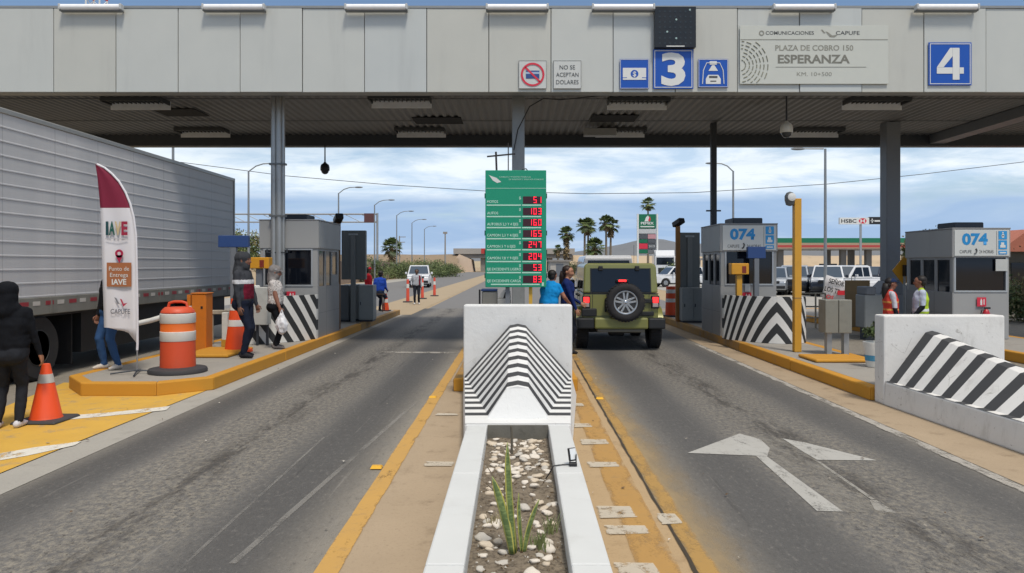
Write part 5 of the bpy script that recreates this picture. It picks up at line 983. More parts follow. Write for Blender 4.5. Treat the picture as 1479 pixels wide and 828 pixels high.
def finish_people():
    dg = bpy.context.evaluated_depsgraph_get()
    for q in PEOPLE:
        ev = q['tmp'].evaluated_get(dg); me = bpy.data.meshes.new_from_object(ev, depsgraph=dg); n = len(me.polygons); C = np.empty(n*3); me.polygons.foreach_get('center', C); C = C.reshape(-1, 3)
        best = np.full(n, 1e9); idx = np.zeros(n, int)
        for i, (p0, r0, p1, r1, tg) in enumerate(q['prim']):
            a, b = np.array(p0), np.array(p1); d = b - a; t = np.clip(((C - a) @ d) / max(1e-9, d @ d), 0, 1); D = np.linalg.norm(C - a - t[:, None]*d, axis=1) - (r0 + (r1 - r0)*t)
            up = D < best; best[up] = D[up]; idx[up] = i
        c = q['cloth']; names = ['top', 'pants', 'shoe', 'skin', 'sole', 'lip', 'hood', 'x1', 'x2', 'x3', 'sleeve']; order = {k: i for i, k in enumerate(names)}
        mats = [clothmat(c['top']), clothmat(c['pants']), clothmat(c.get('shoe', '2b2b2d')), skinmat(c.get('skin', '9c6b50')), clothmat(c.get('sole', c.get('shoe', '2b2b2d'))), skinmat(c.get('lip', '7d4640')), clothmat(c.get('hood', c['top']))] + [clothmat(c.get(k, c['top'])) for k in ('x1', 'x2', 'x3')] + [clothmat(c['top'])]
        tags = np.array([order[p[4]] for p in q['prim']])[idx]
        if q['recolor']: tags = q['recolor'](C, tags, order)
        me.materials.clear()
        for m_ in mats: me.materials.append(m_)
        me.polygons.foreach_set('material_index', tags.astype(np.int32)); me.polygons.foreach_set('use_smooth', [True]*n)
        # five separate fingers on each hand, joined into the same mesh
        cl_ = np.isin(tags, [order[k] for k in ('top', 'sleeve', 'pants', 'hood', 'x1', 'x2', 'x3')]); bm = bmesh.new(); bm.from_mesh(me); bm.faces.ensure_lookup_table(); bm.normal_update(); sd0 = len(q['label'])
        for v in bm.verts:                                                   # cloth folds
            if all(cl_[f.index] for f in v.link_faces): c_ = v.co; v.co = c_ + v.normal * (.011 * mnoise.noise(Vector((c_.x * 9, c_.y * 9 + sd0, c_.z * 5 + c_.x * 6))) + .007 * mnoise.noise(Vector((c_.x * 20 + sd0, c_.y * 20, c_.z * 13))))
        fm = MB()
        for wr, d, e in q['hands']:
            sd_ = d.cross(Vector((0, 1, 0))); sd_ = (sd_ if sd_.length > .2 else d.cross(Vector((1, 0, 0)))).normalized(); nrm = sd_.cross(d).normalized(); pal = sd_ if sd_.dot(Vector((-e, 0, 0))) > 0 else -sd_
            for k, (o_, L) in enumerate(((-.030, .062), (-.010, .074), (.010, .078), (.029, .068))):
                b0 = wr + d*.095 + nrm*o_; b1 = b0 + (d*.85 + pal*.35).normalized()*L*.5; b2 = b1 + (d*.45 + pal*.9).normalized()*L*.5; fm.tube([b0 - d*.015, b0, b1, b2], [.0095, .009, .0085, .006], 6)
            t0 = wr + d*.03 + nrm*.02; fm.tube([t0, t0 + (d*.6 + nrm*.9).normalized()*.045, t0 + (d*.9 + nrm*.5).normalized()*.085 + pal*.012], [.013, .0105, .007], 6)
        HM = q['HM']
        vs = [bm.verts.new(p) for p in fm.v]
        for f in fm.f:
            try: bf = bm.faces.new([vs[i] for i in f]); bf.material_index = order['skin']; bf.smooth = True
            except ValueError: pass
        bm.to_mesh(me); bm.free(); me.name = 'person'
        bpy.data.objects.remove(q['tmp']); o = bpy.data.objects.new('person', me); COL.objects.link(o); o.location = q['loc']; o.rotation_euler = (0, 0, q['rz']); o.scale = (q['s'],)*3; tag(o, q['label'], 'person'); q['obj'] = o
        eb = MB()
        for e in (-1, 1): eb.ell(HM @ Vector((e*.032, .094, .018)), (.010, .006, .006), 8, 6); eb.cbox(HM @ Vector((e*.034, .094, .041)), (.030, .01, .006), 0, HM.to_3x3())
        eb.build('eyes', mat('eye_dark', '241a16', .3), o)
        hc = q['hair']
        if hc:
            hb = MB(); hm = mat('hair_' + hc, hc, .6, var=.2, scale=30, bump=.5); M3 = HM.to_3x3()
            hb.ell(HM @ Vector((0, -.035, .052)), (.102, .104, .090), 18, 12, 0, M3); hb.ell(HM @ Vector((0, -.066, -.005)), (.092, .066, .085), 14, 10, 0, M3)
            if q['long_hair']: hb.tube([HM @ Vector((0, -.09, 0)), HM @ Vector((0, -.125, -.10)), HM @ Vector((.0, -.135, -.26)), HM @ Vector((0, -.12, -.40))], [.085, .075, .055, .018], 10)
            hb.build('hair', hm, o, smooth=True, angle=180)
        if q['cap']:
            cb = MB(); M3 = HM.to_3x3(); mm = clothmat(q['cap']); pr = [(.106*math.cos(R(a)), .085*math.sin(R(a))) for a in (0, 20, 40, 60, 80, 89)]; cb.lathe(pr, HM @ Vector((0, -.012, .052)), 18, 0, M3 @ Matrix.Diagonal(Vector((1, 1.08, 1.0)))); cb.build('cap', mm, o, smooth=True)
            cb = MB(); cb.prism([(-.085, .06), (-.075, .13), (-.04, .165), (.04, .165), (.075, .13), (.085, .06)], .046, .056, 'z'); cb.v = [tuple(HM @ Vector((v[0], v[1], v[2] - max(0, v[1] - .06)*.2))) for v in cb.v]; cb.build('cap_peak', mm, o)

def heading(dx, dy): return math.atan2(-dx, dy)           # local +y points along (dx, dy)
def rz_right(): return heading(1, 0)
# hooded person at the left edge, back to us, one hand on the cone
person('person in black hoodie with hood up holding the orange cone', -5.66, 8.22, .012, heading(-.22, 1), 1.60, dict(top='15171c', pants='25272c', shoe='c9c8cc', sole='d8d6d6', hood='14161b'), rhand=(.36, .12, .66), lhand=(-.30, .05, .80), rfoot=(.10, .02), lfoot=(-.12, .0), hood=True, build=1.12, recolor=None)
# man behind the feather banner
person('person in dark jacket and blue jeans standing behind the feather banner', -6.38, 11.62, KH, heading(-.55, -1), 1.70, dict(top='1b1c20', pants='33517a', shoe='c3bdb4', sole='dcd9d3', skin='8a5d48'), rhand=(.26, .08, .84), lhand=(-.26, .06, .82), rfoot=(.13, .05), lfoot=(-.13, -.02), hair='1c1715', build=1.08)
def jacket(C, t, o):
    x, y, z = C.T; top = (t == o['top']) | (t == o['sleeve']); band = top & (z > 1.235) & (z < 1.305); t = t.copy(); t[band] = o['x1']; red = top & (z <= 1.235) & (z > .98) & (y > .03) & (np.abs(x) < .17); t[red] = o['x2']; return t
person('tall man in dark hooded jacket with white chest band and maroon panel', -4.86, 13.09, KH, heading(1, -.12), 1.84, dict(top='3c3e43', pants='1d2333', shoe='2a2a2e', sole='b9b7b3', x1='cfcfd2', x2='6d1a2e', hood='3b3d41', skin='7b5542'), rhand=(.23, .05, .86), lhand=(-.24, .12, .86), rfoot=(.10, .06), lfoot=(-.10, -.05), hood=True, recolor=jacket, build=1.05)
rs_ = np.random.RandomState(2)
def print_tee(C, t, o):
    t = t.copy(); x, y, z = C.T; pat = np.sin(x*70 + 3*np.sin(z*40)) * np.sin(z*62 + 2*np.sin(y*50)) * np.sin(y*66 + x*30) > .28; t[((t == o['top']) | (t == o['sleeve'])) & pat] = o['x1']; return t
person('woman in grey cap and scarf with a white patterned blouse and black trousers', -4.74, 14.45, KH, heading(1, .05), 1.60, dict(top='c9c4c0', x1='7d7876', pants='191b20', shoe='6f6b6a', sole='b1acaa', hood='7e7a78', skin='8f6350'), rhand=(.21, .17, .80), lhand=(-.23, .02, .82), rfoot=(.09, .05), lfoot=(-.09, -.02), hood=True, cap='8b8a8c', sleeves='short', recolor=print_tee, female=True, build=1.12, look=(0, -.1))
# the two at the middle island beside the jeep
person('person with dark hair in bright cyan shirt leaning towards the jeep', .60, 14.75, KH, heading(.45, 1), 1.54, dict(top='1787c9', pants='2b2e38', skin='9c6a52', x1='a02338'), rhand=(.40, .30, .98), lhand=(-.20, .34, .95), lean=.16, side=.10, sleeves='short', hair='15110f', build=1.15, female=True, look=(-.2, .1))
person('woman in navy blue jacket standing between island and jeep with face turned back', 1.02, 15.2, 0.008, heading(.95, -.15), 1.79, dict(top='1a2a5c', pants='20222a', skin='a9775c'), rhand=(.24, .20, .88), lhand=(-.22, .24, 1.0), hair='2a1b15', female=True, build=1.0, look=(-.35, -.05), long_hair=True)
# guards on the fourth lane
def vest_red(C, t, o):
    t = t.copy(); x, y, z = C.T; top = t == o['top']; body = top & (z > .95); t[body] = o['x1']; t[body & (((z > 1.06) & (z < 1.10)) | ((z > 1.22) & (z < 1.26)))] = o['x2']; t[(t == o['sleeve']) & (z < 1.12)] = o['x3']; return t
person('guard in orange vest and navy cap facing the man in the lime vest', 7.18, 14.25, 0.005, heading(1, -.2), 1.56, dict(top='bdbcc4', x1='c8453a', x2='d69a52', x3='1c1d26', pants='15171f', skin='8d604c'), rhand=(.24, .10, .82), lhand=(-.22, .14, .86), hair='17110f', cap='1e2c4c', female=True, long_hair=True, build=1.08, recolor=vest_red)
def vest_lime(C, t, o):
    t = t.copy(); x, y, z = C.T; top = t == o['top']; body = top & (z > .97); t[body & (y < .05)] = o['x1']; t[body & (z > 1.02) & (z < 1.07)] = o['x2']; t[(t == o['sleeve']) & (z < 1.14)] = o['x3']; return t
person('man in lime green vest over pale shirt with hands in pockets', 7.76, 14.25, 0.005, heading(-1, .38), 1.60, dict(top='b7c0d0', x1='a9c43a', x2='d3d8dc', x3='23262c', pants='1a2136', skin='8a5c46'), rhand=(.20, .13, .93), lhand=(-.21, .16, .93), hair='16110f', build=1.14, recolor=vest_lime)
# figures further down the road
person('man in pale shirt standing on the median between orange posts', WX(602, 31.2), WY(31.2), .006, heading(.1, -1), 1.62, dict(top='a8adb5', pants='22262f', shoe='d2d0cf', sole='d2d0cf', skin='5f4638', x1='6a2732'), hair='14110f', rhand=(.26, .1, .95), build=1.0, recolor=lambda C, t, o: np.where((t == o['top']) & (C[:, 0] < -.10), o['x1'], t))
person('person in red shirt and red cap behind the square grey cabinet', WX(532, 42), WY(42), KH, heading(.7, .3), 1.56, dict(top='b8242f', pants='2a2d36', skin='7a5344'), cap='b8242f', hair='1a1412', build=1.05)
person('person in blue shirt half seated on a stool by the grey cabinets', WX(547, 41), WY(41), KH, heading(.35, 1), 1.60, dict(top='2449a8', pants='2a3346', skin='7a5344', shoe='3a3a3c'), hipz=.74, rfoot=(.13, .36), lfoot=(-.13, .30), rhand=(.20, .30, .80), lhand=(-.20, .28, .82), lean=.22, hair='15110f', build=1.12)
finish_people()
t = thing('stool', 'dark stool under the blue shirted person', 'stool', (WX(547, 41), WY(41) - .05, KH)); m = MB(); m.box(-.19, .19, -.19, .19, .58, .63); m.build('seat', mat('stool_brown', '4a3a30', .7), t, bevel=.01)
for a in (-.16, .16):
    for b in (-.16, .16): m = MB(); m.cyl((a*1.1, b*1.1, 0), (a, b, .58), .018); m.build('leg', mat('stool_brown', ''), t)
# plastic bag in the woman's hand: a crumpled pouch with two handles
bm = bmesh.new(); bmesh.ops.create_icosphere(bm, subdivisions=4, radius=1)
for v in bm.verts:
    c = v.co.copy(); tp = 1 - .62*max(0, c.z)**1.3; v.co = Vector((c.x*.115*tp, c.y*.07*tp, c.z*.20)); v.co += c * (.030*mnoise.noise(c*3.1) + .014*mnoise.noise(c*8))
me = bpy.data.meshes.new('plastic_bag'); bm.to_mesh(me); bm.free(); me.polygons.foreach_set('use_smooth', [True]*len(me.polygons)); me.materials.append(mat('bag_white', 'dcdde0', .35, var=.04, scale=12))
o = bpy.data.objects.new('plastic_bag', me); COL.objects.link(o); o.location = (-4.72 + .17*1.0, 14.24, KH + .50); tag(o, 'white plastic bag hanging from the hand of the capped woman', 'plastic bag')
m = MB(); m.tube([(-.03, 0, .15), (-.012, .012, .24), (.0, .015, .27)], [.02, .008, .008], 6); m.tube([(.03, 0, .15), (.012, .012, .24), (.0, .015, .27)], [.02, .008, .008], 6); m.build('handle', mat('bag_white', ''), o, smooth=True)
# ------------------------------------------------------------------ the green jeep (local: rear face at y=0, nose towards +y)
M_OLIVE = mat('olive_paint', '7c7d44', .34, .15, var=.06, scale=2, coat=.5, dirt=.18, dirtc=lin('8c8266')); M_TRIM = mat('black_trim', '1e2022', .6, var=.15); M_TYRE = mat('tyre', '232325', .85, var=.2, dirt=.2, dirtc=lin('5c554b')); M_RIM = mat('alloy', 'b5b8ba', .3, .8, var=.05); M_TAIL = mat('tail_lamp_red', 'c41226', .25, emit=.35); M_TAILHOT = mat('brake_lamp_lit', 'ff2a2a', .3, emit=2.2); M_WSCR = mat('windscreen_sky_sheen', '46525e', .08, var=.02); M_CHROME = mat('chrome', 'c8cacc', .15, 1.0)  # windscreen glass is lightened: sky reflection put into its colour
j = thing('jeep', 'olive green jeep with a rear spare wheel stopped at the toll booth', 'jeep', (WX(896.5, 68), WY(68) , 0), R(-1.2))
def jb(name, boxes, m_, bevel=.02, seg=2, par=None):
    m = MB()
    for b in boxes: m.box(*b)
    return m.build(name, m_, par or j, bevel=bevel, seg=seg)
tub = [(-.80, .62), (-.80, 1.18), (-.79, 1.22), (.79, 1.22), (.80, 1.18), (.80, .62)]
m = MB(); m.prism(tub, .02, 2.95, 'y'); m.prism([(-.74, .72), (-.74, 1.12), (-.66, 1.2), (.66, 1.2), (.74, 1.12), (.74, .72)], 2.95, 4.25, 'y', top=[(-.62, .72), (-.62, 1.08), (-.55, 1.14), (.55, 1.14), (.62, 1.08), (.62, .72)]); body = m.build('body', M_OLIVE, j, bevel=.03, seg=3)
m = MB(); m.prism([(-.795, 1.225), (-.77, 1.80), (-.70, 1.86), (.70, 1.86), (.77, 1.80), (.795, 1.225)], .03, 2.55, 'y'); m.v = [(x, y + (0.10 if (y < 1 and z > 1.5) else 0), z) for x, y, z in m.v]; top = m.build('hard_top', M_OLIVE, j, bevel=.035, seg=3)
def slope(z): return .03 + .10 * (z - 1.225) / .575 * (1 if z < 1.5 else 1)
def rq(name, x0, x1, z0, z1, off, m_, par):                                # a pane lying on the raked rear face
    m = MB(); m.add([(x, .03 + .17*max(0, (z - 1.225))*1.0 - o, z) for z in (z0, z1) for x in (x0, x1) for o in (off, off - .02)], [(0, 2, 6, 4), (1, 5, 7, 3), (0, 4, 5, 1), (2, 3, 7, 6), (0, 1, 3, 2), (4, 6, 7, 5)]); return m.build(name, m_, par, bevel=.006)
rq('rear_window', -.62, .63, 1.245, 1.735, .012, M_CARGL, j); fr = rq('window_seal', -.645, .655, 1.225, 1.755, .006, M_TRIM, j)
for x in (-.42, .36): jb('window_hinge', [(x - .045, x + .045, .055, .12, 1.70, 1.80)], M_TRIM, .01)
for s in (-1, 1):
    m = MB()
    for a, b in ((.28, 1.15), (1.27, 1.86), (1.95, 2.42)):
        x = s * .802; m.add([(x - s*.004, a, 1.29), (x - s*.004, b, 1.29), (x - s*.033, b - .02, 1.72), (x - s*.033, a + .03, 1.72), (x - s*.02, a, 1.29), (x - s*.02, b, 1.29), (x - s*.05, b - .02, 1.72), (x - s*.05, a + .03, 1.72)], [(0, 1, 2, 3), (4, 7, 6, 5), (0, 4, 5, 1), (1, 5, 6, 2), (2, 6, 7, 3), (3, 7, 4, 0)])
    m.build('side_windows', M_CARGL, j)
    # flares over each wheel
    for yc in (.62, 3.55):
        m = MB(); vs = []; n = 12
        for i in range(n + 1):
            a = R(8 + 164*i/n); r0, r1 = .50, .555; vs += [(s*.79, yc - r0*math.cos(a), .40 + r0*math.sin(a)*1.0), (s*.79, yc - r1*math.cos(a), .40 + r1*math.sin(a)), (s*.93, yc - r0*math.cos(a), .40 + r0*math.sin(a) - .02), (s*.93, yc - r1*math.cos(a), .40 + r1*math.sin(a) - .02)]
        fs = [];
        for i in range(n): a = 4*i; fs += [(a, a+4, a+6, a+2), (a+1, a+3, a+7, a+5), (a+2, a+6, a+7, a+3), (a, a+1, a+5, a+4)]
        m.add(vs, fs + [(0, 2, 3, 1), (4*n, 4*n+1, 4*n+3, 4*n+2)]); m.build('fender_flare', M_OLIVE, j, smooth=True, angle=30)
    # tail lamp, guard box, mirror, door line
    tl = jb('tail_lamp', [(s*.73 - .085, s*.73 + .085, -.035, .04, .90, 1.17)], M_TRIM, .012); m = MB(); m.box(s*.73 - .06, s*.73 + .06, -.047, -.034, 1.02, 1.14); m.build('brake_lens', M_TAILHOT, tl, bevel=.008); m = MB(); m.box(s*.73 - .06, s*.73 + .06, -.046, -.034, .93, 1.01); m.build('reverse_lens', mat('lens_grey', 'a69a98', .2), tl, bevel=.008)
    jb('bumper_end', [(s*.70 - .27 if s > 0 else -1.0, 1.0 if s > 0 else -.43, -.12, .30, .46, .70)][:1] if False else [((.57, .93) if s > 0 else (-.93, -.57)) + (-.13, .28, .47, .70)], M_TRIM, .03)
    mir = jb('mirror', [((.83, 1.03) if s > 0 else (-1.03, -.83)) + (2.55, 2.67, 1.26, 1.46)], M_TRIM, .03); jb('mirror_arm', [((.78, .9) if s > 0 else (-.9, -.78)) + (2.58, 2.62, 1.22, 1.28)], M_TRIM, .01, par=mir)
    for yd in (1.21, 1.90): jb('door_seam', [((.800, .804) if s > 0 else (-.804, -.800)) + (yd, yd + .012, .66, 1.20)], M_TRIM, 0)
    for yd in (1.33, 2.02): jb('door_handle', [((.80, .84) if s > 0 else (-.84, -.80)) + (yd, yd + .16, 1.10, 1.14)], M_TRIM, .01)
    jb('side_step', [((.74, .90) if s > 0 else (-.90, -.74)) + (1.15, 2.95, .44, .50)], M_TRIM, .02)
jb('bumper', [(-.565, .565, -.15, .10, .47, .71)], M_OLIVE, .035)
jb('lower_bumper', [(-.50, .50, -.10, .15, .40, .47)], mat('bumper_dusty', '6b675b', .7), .02)
jb('vent_box', [(-.83, -.51, -.05, .02, .73, .90)], M_TRIM, .02); jb('license_bracket', [(-.34, -.30, -.022, .02, .82, 1.10)], M_TRIM, .01)
for z in (.79, 1.06): jb('tailgate_hinge', [(.36, .70, -.045, .02, z - .045, z + .045)], M_TRIM, .012)
jb('tailgate_seam', [(-.60, -.592, .010, .02, .74, 1.2), (.60, .608, .010, .02, .74, 1.2), (-.60, .608, .010, .02, .732, .74)], M_TRIM, 0)
jb('body_rear_trim', [(-.80, .80, .012, .02, 1.205, 1.222)], M_TRIM, 0)
def tyre_wheel(name, c, axis_rot, r=.40, w_=.25, par=None, rim=True, tread=True):
    """wheel about local z, then turned by axis_rot; > tyre mesh itself, rim"""
    o = thing(name, None, None, c); o.parent = par or j; o.rotation_euler = axis_rot; h = w_/2
    m = MB(); m.lathe([(r*.60, -h*.80), (r*.72, -h), (r*.90, -h*.98), (r*.985, -h*.72), (r, -h*.35), (r, h*.35), (r*.985, h*.72), (r*.90, h*.98), (r*.72, h), (r*.60, h*.80)], n=40, cap=False); m.build('tyre', M_TYRE, o, smooth=True, angle=50)
    if tread:
        m = MB()
        for k in range(36):
            a = 2*math.pi*k/36; Mq = Matrix.Rotation(a, 4, 'Z')
            for sgn in (-1, 1): m.cbox((0, 0, 0), (.022, .034, h*.72), 0, None); v8 = m.v[-8:]; m.v[-8:] = [tuple(Mq @ (Vector(v) + Vector((r - .002, 0, sgn*h*.45)))) for v in v8]
        m.build('tread', M_TYRE, o)
    if rim:
        m = MB(); m.lathe([(r*.585, h*.35), (r*.63, h*.80), (r*.61, h*.84), (r*.55, h*.80), (r*.52, h*.50)], n=40, cap=False); m.lathe([(.012, h*.74), (r*.12, h*.76), (r*.15, h*.60)], n=20)
        for k in range(5):
            for sg in (-1, 1):
                Mq = Matrix.Rotation(2*math.pi*k/5 + math.pi/2, 4, 'Z'); a0, a1 = (r*.10, sg*r*.05), (r*.56, sg*r*.115)
                m.prism([(a0[0], a0[1] - .022), (a1[0], a1[1] - .020), (a1[0], a1[1] + .020), (a0[0], a0[1] + .022)], h*.50, h*.70, 'z'); m.v[-8:] = [tuple(Mq @ Vector(v)) for v in m.v[-8:]]
        m.build('rim', M_RIM, o, bevel=.004); m = MB(); m.lathe([(.01, h*.2), (r*.56, h*.2), (r*.60, h*.6)], n=32); m.build('wheel_disc', mat('wheel_dark', '2c2d2f', .6), o); m = MB(); m.lathe([(.005, h*.80), (r*.07, h*.79), (r*.09, h*.74)], n=16); m.build('hub_cap', M_CHROME, o, smooth=True)
    return o
tyre_wheel('spare_wheel', (.075, -.155, 1.035), (R(90), 0, 0), .405, .25)
jb('spare_carrier', [(-.1, .25, -.05, .02, .9, 1.17)], M_TRIM, .02)
bl = jb('high_brake_lamp', [(-.10, .16, -.06, -.0, 1.455, 1.52)], M_TRIM, .015); m = MB(); m.box(-.05, .11, -.069, -.06, 1.468, 1.508); m.build('brake_lens', M_TAILHOT, bl); jb('brake_lamp_stalk', [(.05, .11, -.05, -.02, 1.1, 1.46)], M_TRIM, .01)
for s in (-1, 1):
    for yc in (.62, 3.55): tyre_wheel('wheel', (s*.79, yc, .40), (0, R(90)*s, 0), .40, .27)
jb('rear_axle', [(-.66, .66, .55, .68, .34, .46), (-.2, .14, .48, .75, .26, .52)], M_TRIM, .05); jb('silencer', [(.05, .48, .10, .36, .36, .52)], mat('silencer_metal', '4c4a46', .6, .5), .05); jb('underbody', [(-.62, .62, .3, 4.0, .50, .62)], M_TRIM, .02); jb('front_axle', [(-.66, .66, 3.48, 3.62, .34, .46)], M_TRIM, .04); jb('front_bumper', [(-.85, .85, 4.25, 4.45, .48, .70)], M_TRIM, .04)
m = MB(); m.prism([(-.70, 1.22), (.70, 1.22), (.66, 1.76), (-.66, 1.76)], 2.56, 2.60, 'y'); m.v = [(x, y - (.14 if z > 1.5 else 0) + .22, z) for x, y, z in m.v]; m.build('windscreen', M_CARGL, j)
m = MB(); m.tube([(.55, 2.0, 1.86), (.55, 2.0, 2.3)], .004, 5); m.build('aerial', M_TRIM, j)

# ------------------------------------------------------------------ generic road vehicles
def arch(yc, r, z0=0.30, n=8, rev=False): p = [(yc - r*math.cos(R(180*i/n)), z0 + r*math.sin(R(180*i/n))) for i in range(n + 1)]; return p
def vehicle(name, label, cat, X, Y, rz, kind, paint, low=None, group=None, Z=0.0, lightbar=False):
    """local: nose towards +y, origin under the middle"""
    t = thing(name, label, cat, (X, Y, Z), rz, group)
    K = {'pickup': dict(L=5.2, W=1.86, hb=1.05, ht=1.80, wr=.38, gh=[(-.45, 1.05), (-.38, 1.74), (-.22, 1.80), (.62, 1.80), (.78, 1.76), (1.45, 1.06)], split=[.28], bed=(-2.55, -.5), hood=1.08),
         'suv': dict(L=4.7, W=1.85, hb=1.0, ht=1.72, wr=.36, gh=[(-2.20, 1.0), (-2.0, 1.62), (-1.75, 1.70), (.35, 1.70), (.6, 1.66), (1.25, 1.02)], split=[-1.1, -.15], bed=None, hood=1.02),
         'car': dict(L=4.4, W=1.76, hb=.90, ht=1.46, wr=.32, gh=[(-1.80, .92), (-1.25, 1.38), (-.9, 1.45), (.1, 1.45), (.35, 1.41), (1.1, .93)], split=[-.45], bed=None, hood=.92),
         'van': dict(L=5.0, W=1.95, hb=1.15, ht=2.15, wr=.35, gh=[(-2.45, 1.15), (-2.42, 2.05), (-2.3, 2.15), (1.05, 2.15), (1.25, 2.08), (1.95, 1.18)], split=[-1.3, -.1], bed=None, hood=1.12)}[kind]
    L, W, wr = K['L'], K['W'], K['wr']; ya, yb = L/2 - .95, -L/2 + 1.05; hb, hood = K['hb'], K['hood']; z0 = .30
    prof = [(-L/2, .42)] + [(-L/2 + .05, .32)] + arch(yb, wr*1.15, .32) + arch(ya, wr*1.15, .32) + [(L/2 - .06, .32), (L/2, .45), (L/2 - .01, .78), (L/2 - .12, hood - .12), (L/2 - .35, hood - .04), (K['gh'][-1][0], hood)] + [(-L/2 + .08, hb), (-L/2, hb - .12)]
    m = MB(); m.prism(prof, -W/2, W/2, 'x'); m.v = [(x * (1 - .10*max(0, (abs(y) - L/2 + .7)/.7)**2) * (1 - .04*max(0, z - .7)), y, z) for x, y, z in m.v]; m.build('body', low or paint, t, bevel=.05, seg=2)
    if low is not None:
        m = MB(); m.prism([(K['gh'][-1][0] - .02, hood + .004), (L/2 - .36, hood - .036), (L/2 - .13, hood - .11), (L/2 - .13, hood - .14), (K['gh'][-1][0] - .02, hood - .05)], -W*.46, W*.46, 'x'); m.build('bonnet', paint, t, bevel=.01)
    gh = K['gh']; m = MB(); tw_ = lambda z: W/2*(.97 - .17*max(0, (z - hb))/(K['ht'] - hb)); n = len(gh); m.add([(-tw_(z), y, z) for y, z in gh] + [(tw_(z), y, z) for y, z in gh], [tuple(range(n)), tuple(range(2*n - 1, n - 1, -1))] + [(i, (i+1) % n, n + (i+1) % n, n + i) for i in range(n)]); cabn = m.build('cabin', paint, t, bevel=.04, seg=2)
    def pane(nm, p, off, gm=None): 
        q = [Vector(a) for a in p]; nn = (q[1] - q[0]).cross(q[2] - q[0]).normalized()
        if nn.dot(q[0] - Vector((0, (gh[0][0] + gh[-1][0])/2, 1.2))) < 0: nn = -nn
        m = MB(); m.add([v + nn*off for v in q] + [v - nn*.01 for v in q], [(0, 1, 2, 3), (7, 6, 5, 4), (0, 4, 5, 1), (1, 5, 6, 2), (2, 6, 7, 3), (3, 7, 4, 0)]); return m.build(nm, M_WSCR if nm == 'windscreen' else M_CARGL, t)
    def lerp2(a, b, f): return (a[0] + (b[0] - a[0])*f, a[1] + (b[1] - a[1])*f)
    a, b = gh[-1], gh[-2]; p, q = lerp2(a, b, .06), lerp2(a, b, .94); pane('windscreen', [(-tw_(p[1])*.90, p[0], p[1]), (tw_(p[1])*.90, p[0], p[1]), (tw_(q[1])*.88, q[0], q[1]), (-tw_(q[1])*.88, q[0], q[1])], .012)
    a, b = gh[0], gh[1]; p, q = lerp2(a, b, .15), lerp2(a, b, .92); pane('rear_window', [(-tw_(p[1])*.88, p[0], p[1]), (tw_(p[1])*.88, p[0], p[1]), (tw_(q[1])*.86, q[0], q[1]), (-tw_(q[1])*.86, q[0], q[1])], .012)
    zl, zh = hb + .07, K['ht'] - .12; yl0 = gh[0][0] + .22; yl1 = np.interp(zl, [gh[-1][1], gh[-2][1]], [gh[-1][0], gh[-2][0]]) - .16; yh0 = np.interp(zh, [gh[0][1], gh[1][1]], [gh[0][0], gh[1][0]]) + .16; yh1 = np.interp(zh, [gh[-1][1], gh[-2][1]], [gh[-1][0], gh[-2][0]]) - .10
    cuts = [None] + K['split'] + [None]
    for s in (-1, 1):
        for i in range(len(cuts) - 1):
            b0, t0 = (yl0, yh0) if cuts[i] is None else (cuts[i] + .04,)*2; b1, t1 = (yl1, yh1) if cuts[i+1] is None else (cuts[i+1] - .04,)*2
            pane('side_window', [(s*tw_(zl), b0, zl), (s*tw_(zl), b1, zl), (s*tw_(zh), t1, zh), (s*tw_(zh), t0, zh)], .01)
        for nm, yy, mm, zz, hh in (('headlight', L/2 - .10, mat('headlight', 'd9dde0', .15, coat=.5), hood - .27, .15), ('tail_lamp', -L/2 - .0, M_TAIL, hb - .35, .28)):
            m = MB(); m.box(*sorted((s*W*.46, s*W*.24)) if nm == 'headlight' else sorted((s*W*.46, s*W*.38)), yy - .03, yy + .04, zz, zz + hh); m.build(nm, mm, t, bevel=.015)
        m = MB(); m.box(*sorted((s*(W/2 + .02), s*(W/2 + .2))), gh[-1][0] - .55, gh[-1][0] - .45, hb + .02, hb + .20); m.build('mirror', low or paint, t, bevel=.02)
        for yc in (ya, yb):
            wo = thing('wheel', None, None, (s*(W/2 - .13), yc, wr)); wo.parent = t; wo.rotation_euler = (0, R(90)*s, 0); m = MB(); m.lathe([(wr*.6, -.11), (wr*.95, -.115), (wr, -.07), (wr, .07), (wr*.95, .115), (wr*.6, .11)], n=24); m.build('tyre', M_TYRE, wo, smooth=True, angle=40); m = MB(); m.lathe([(.03, .118), (wr*.5, .113), (wr*.6, .10)], n=20)
            for k in range(5): m.prism([(wr*.1, -.03), (wr*.55, -.045), (wr*.55, .045), (wr*.1, .03)], .113, .128, 'z'); Mq = Matrix.Rotation(2*math.pi*k/5, 4, 'Z'); m.v[-8:] = [tuple(Mq @ Vector(v)) for v in m.v[-8:]]
            m.build('rim', M_RIM, wo)
    m = MB(); m.box(-W*.27, W*.27, L/2 - .09, L/2 - .005, hood - .33, hood - .16); m.build('grille', M_TRIM, t, bevel=.01); m = MB(); m.box(-W*.44, W*.44, L/2 - .04, L/2 + .05, .40, .58); m.build('front_bumper', M_TRIM if kind in ('pickup', 'suv') else paint, t, bevel=.03); m = MB(); m.box(-W*.44, W*.44, -L/2 - .05, -L/2 + .04, .42, .60); m.build('rear_bumper', M_TRIM, t, bevel=.03)
    if K['bed']: m = MB(); m.box(-W*.40, W*.40, K['bed'][0] + .1, K['bed'][1], hb - .02, hb + .006); m.build('cargo_bed', M_TRIM, t)
    if lightbar: m = MB(); m.box(-.5, .5, -.15, .15, K['ht'], K['ht'] + .1); m.build('roof_bar', M_TRIM, t, bevel=.02)
    m = MB(); m.box(-W*.42, W*.42, -L/2 + .2, L/2 - .2, .22, .36); m.build('underbody', M_TRIM, t); return t
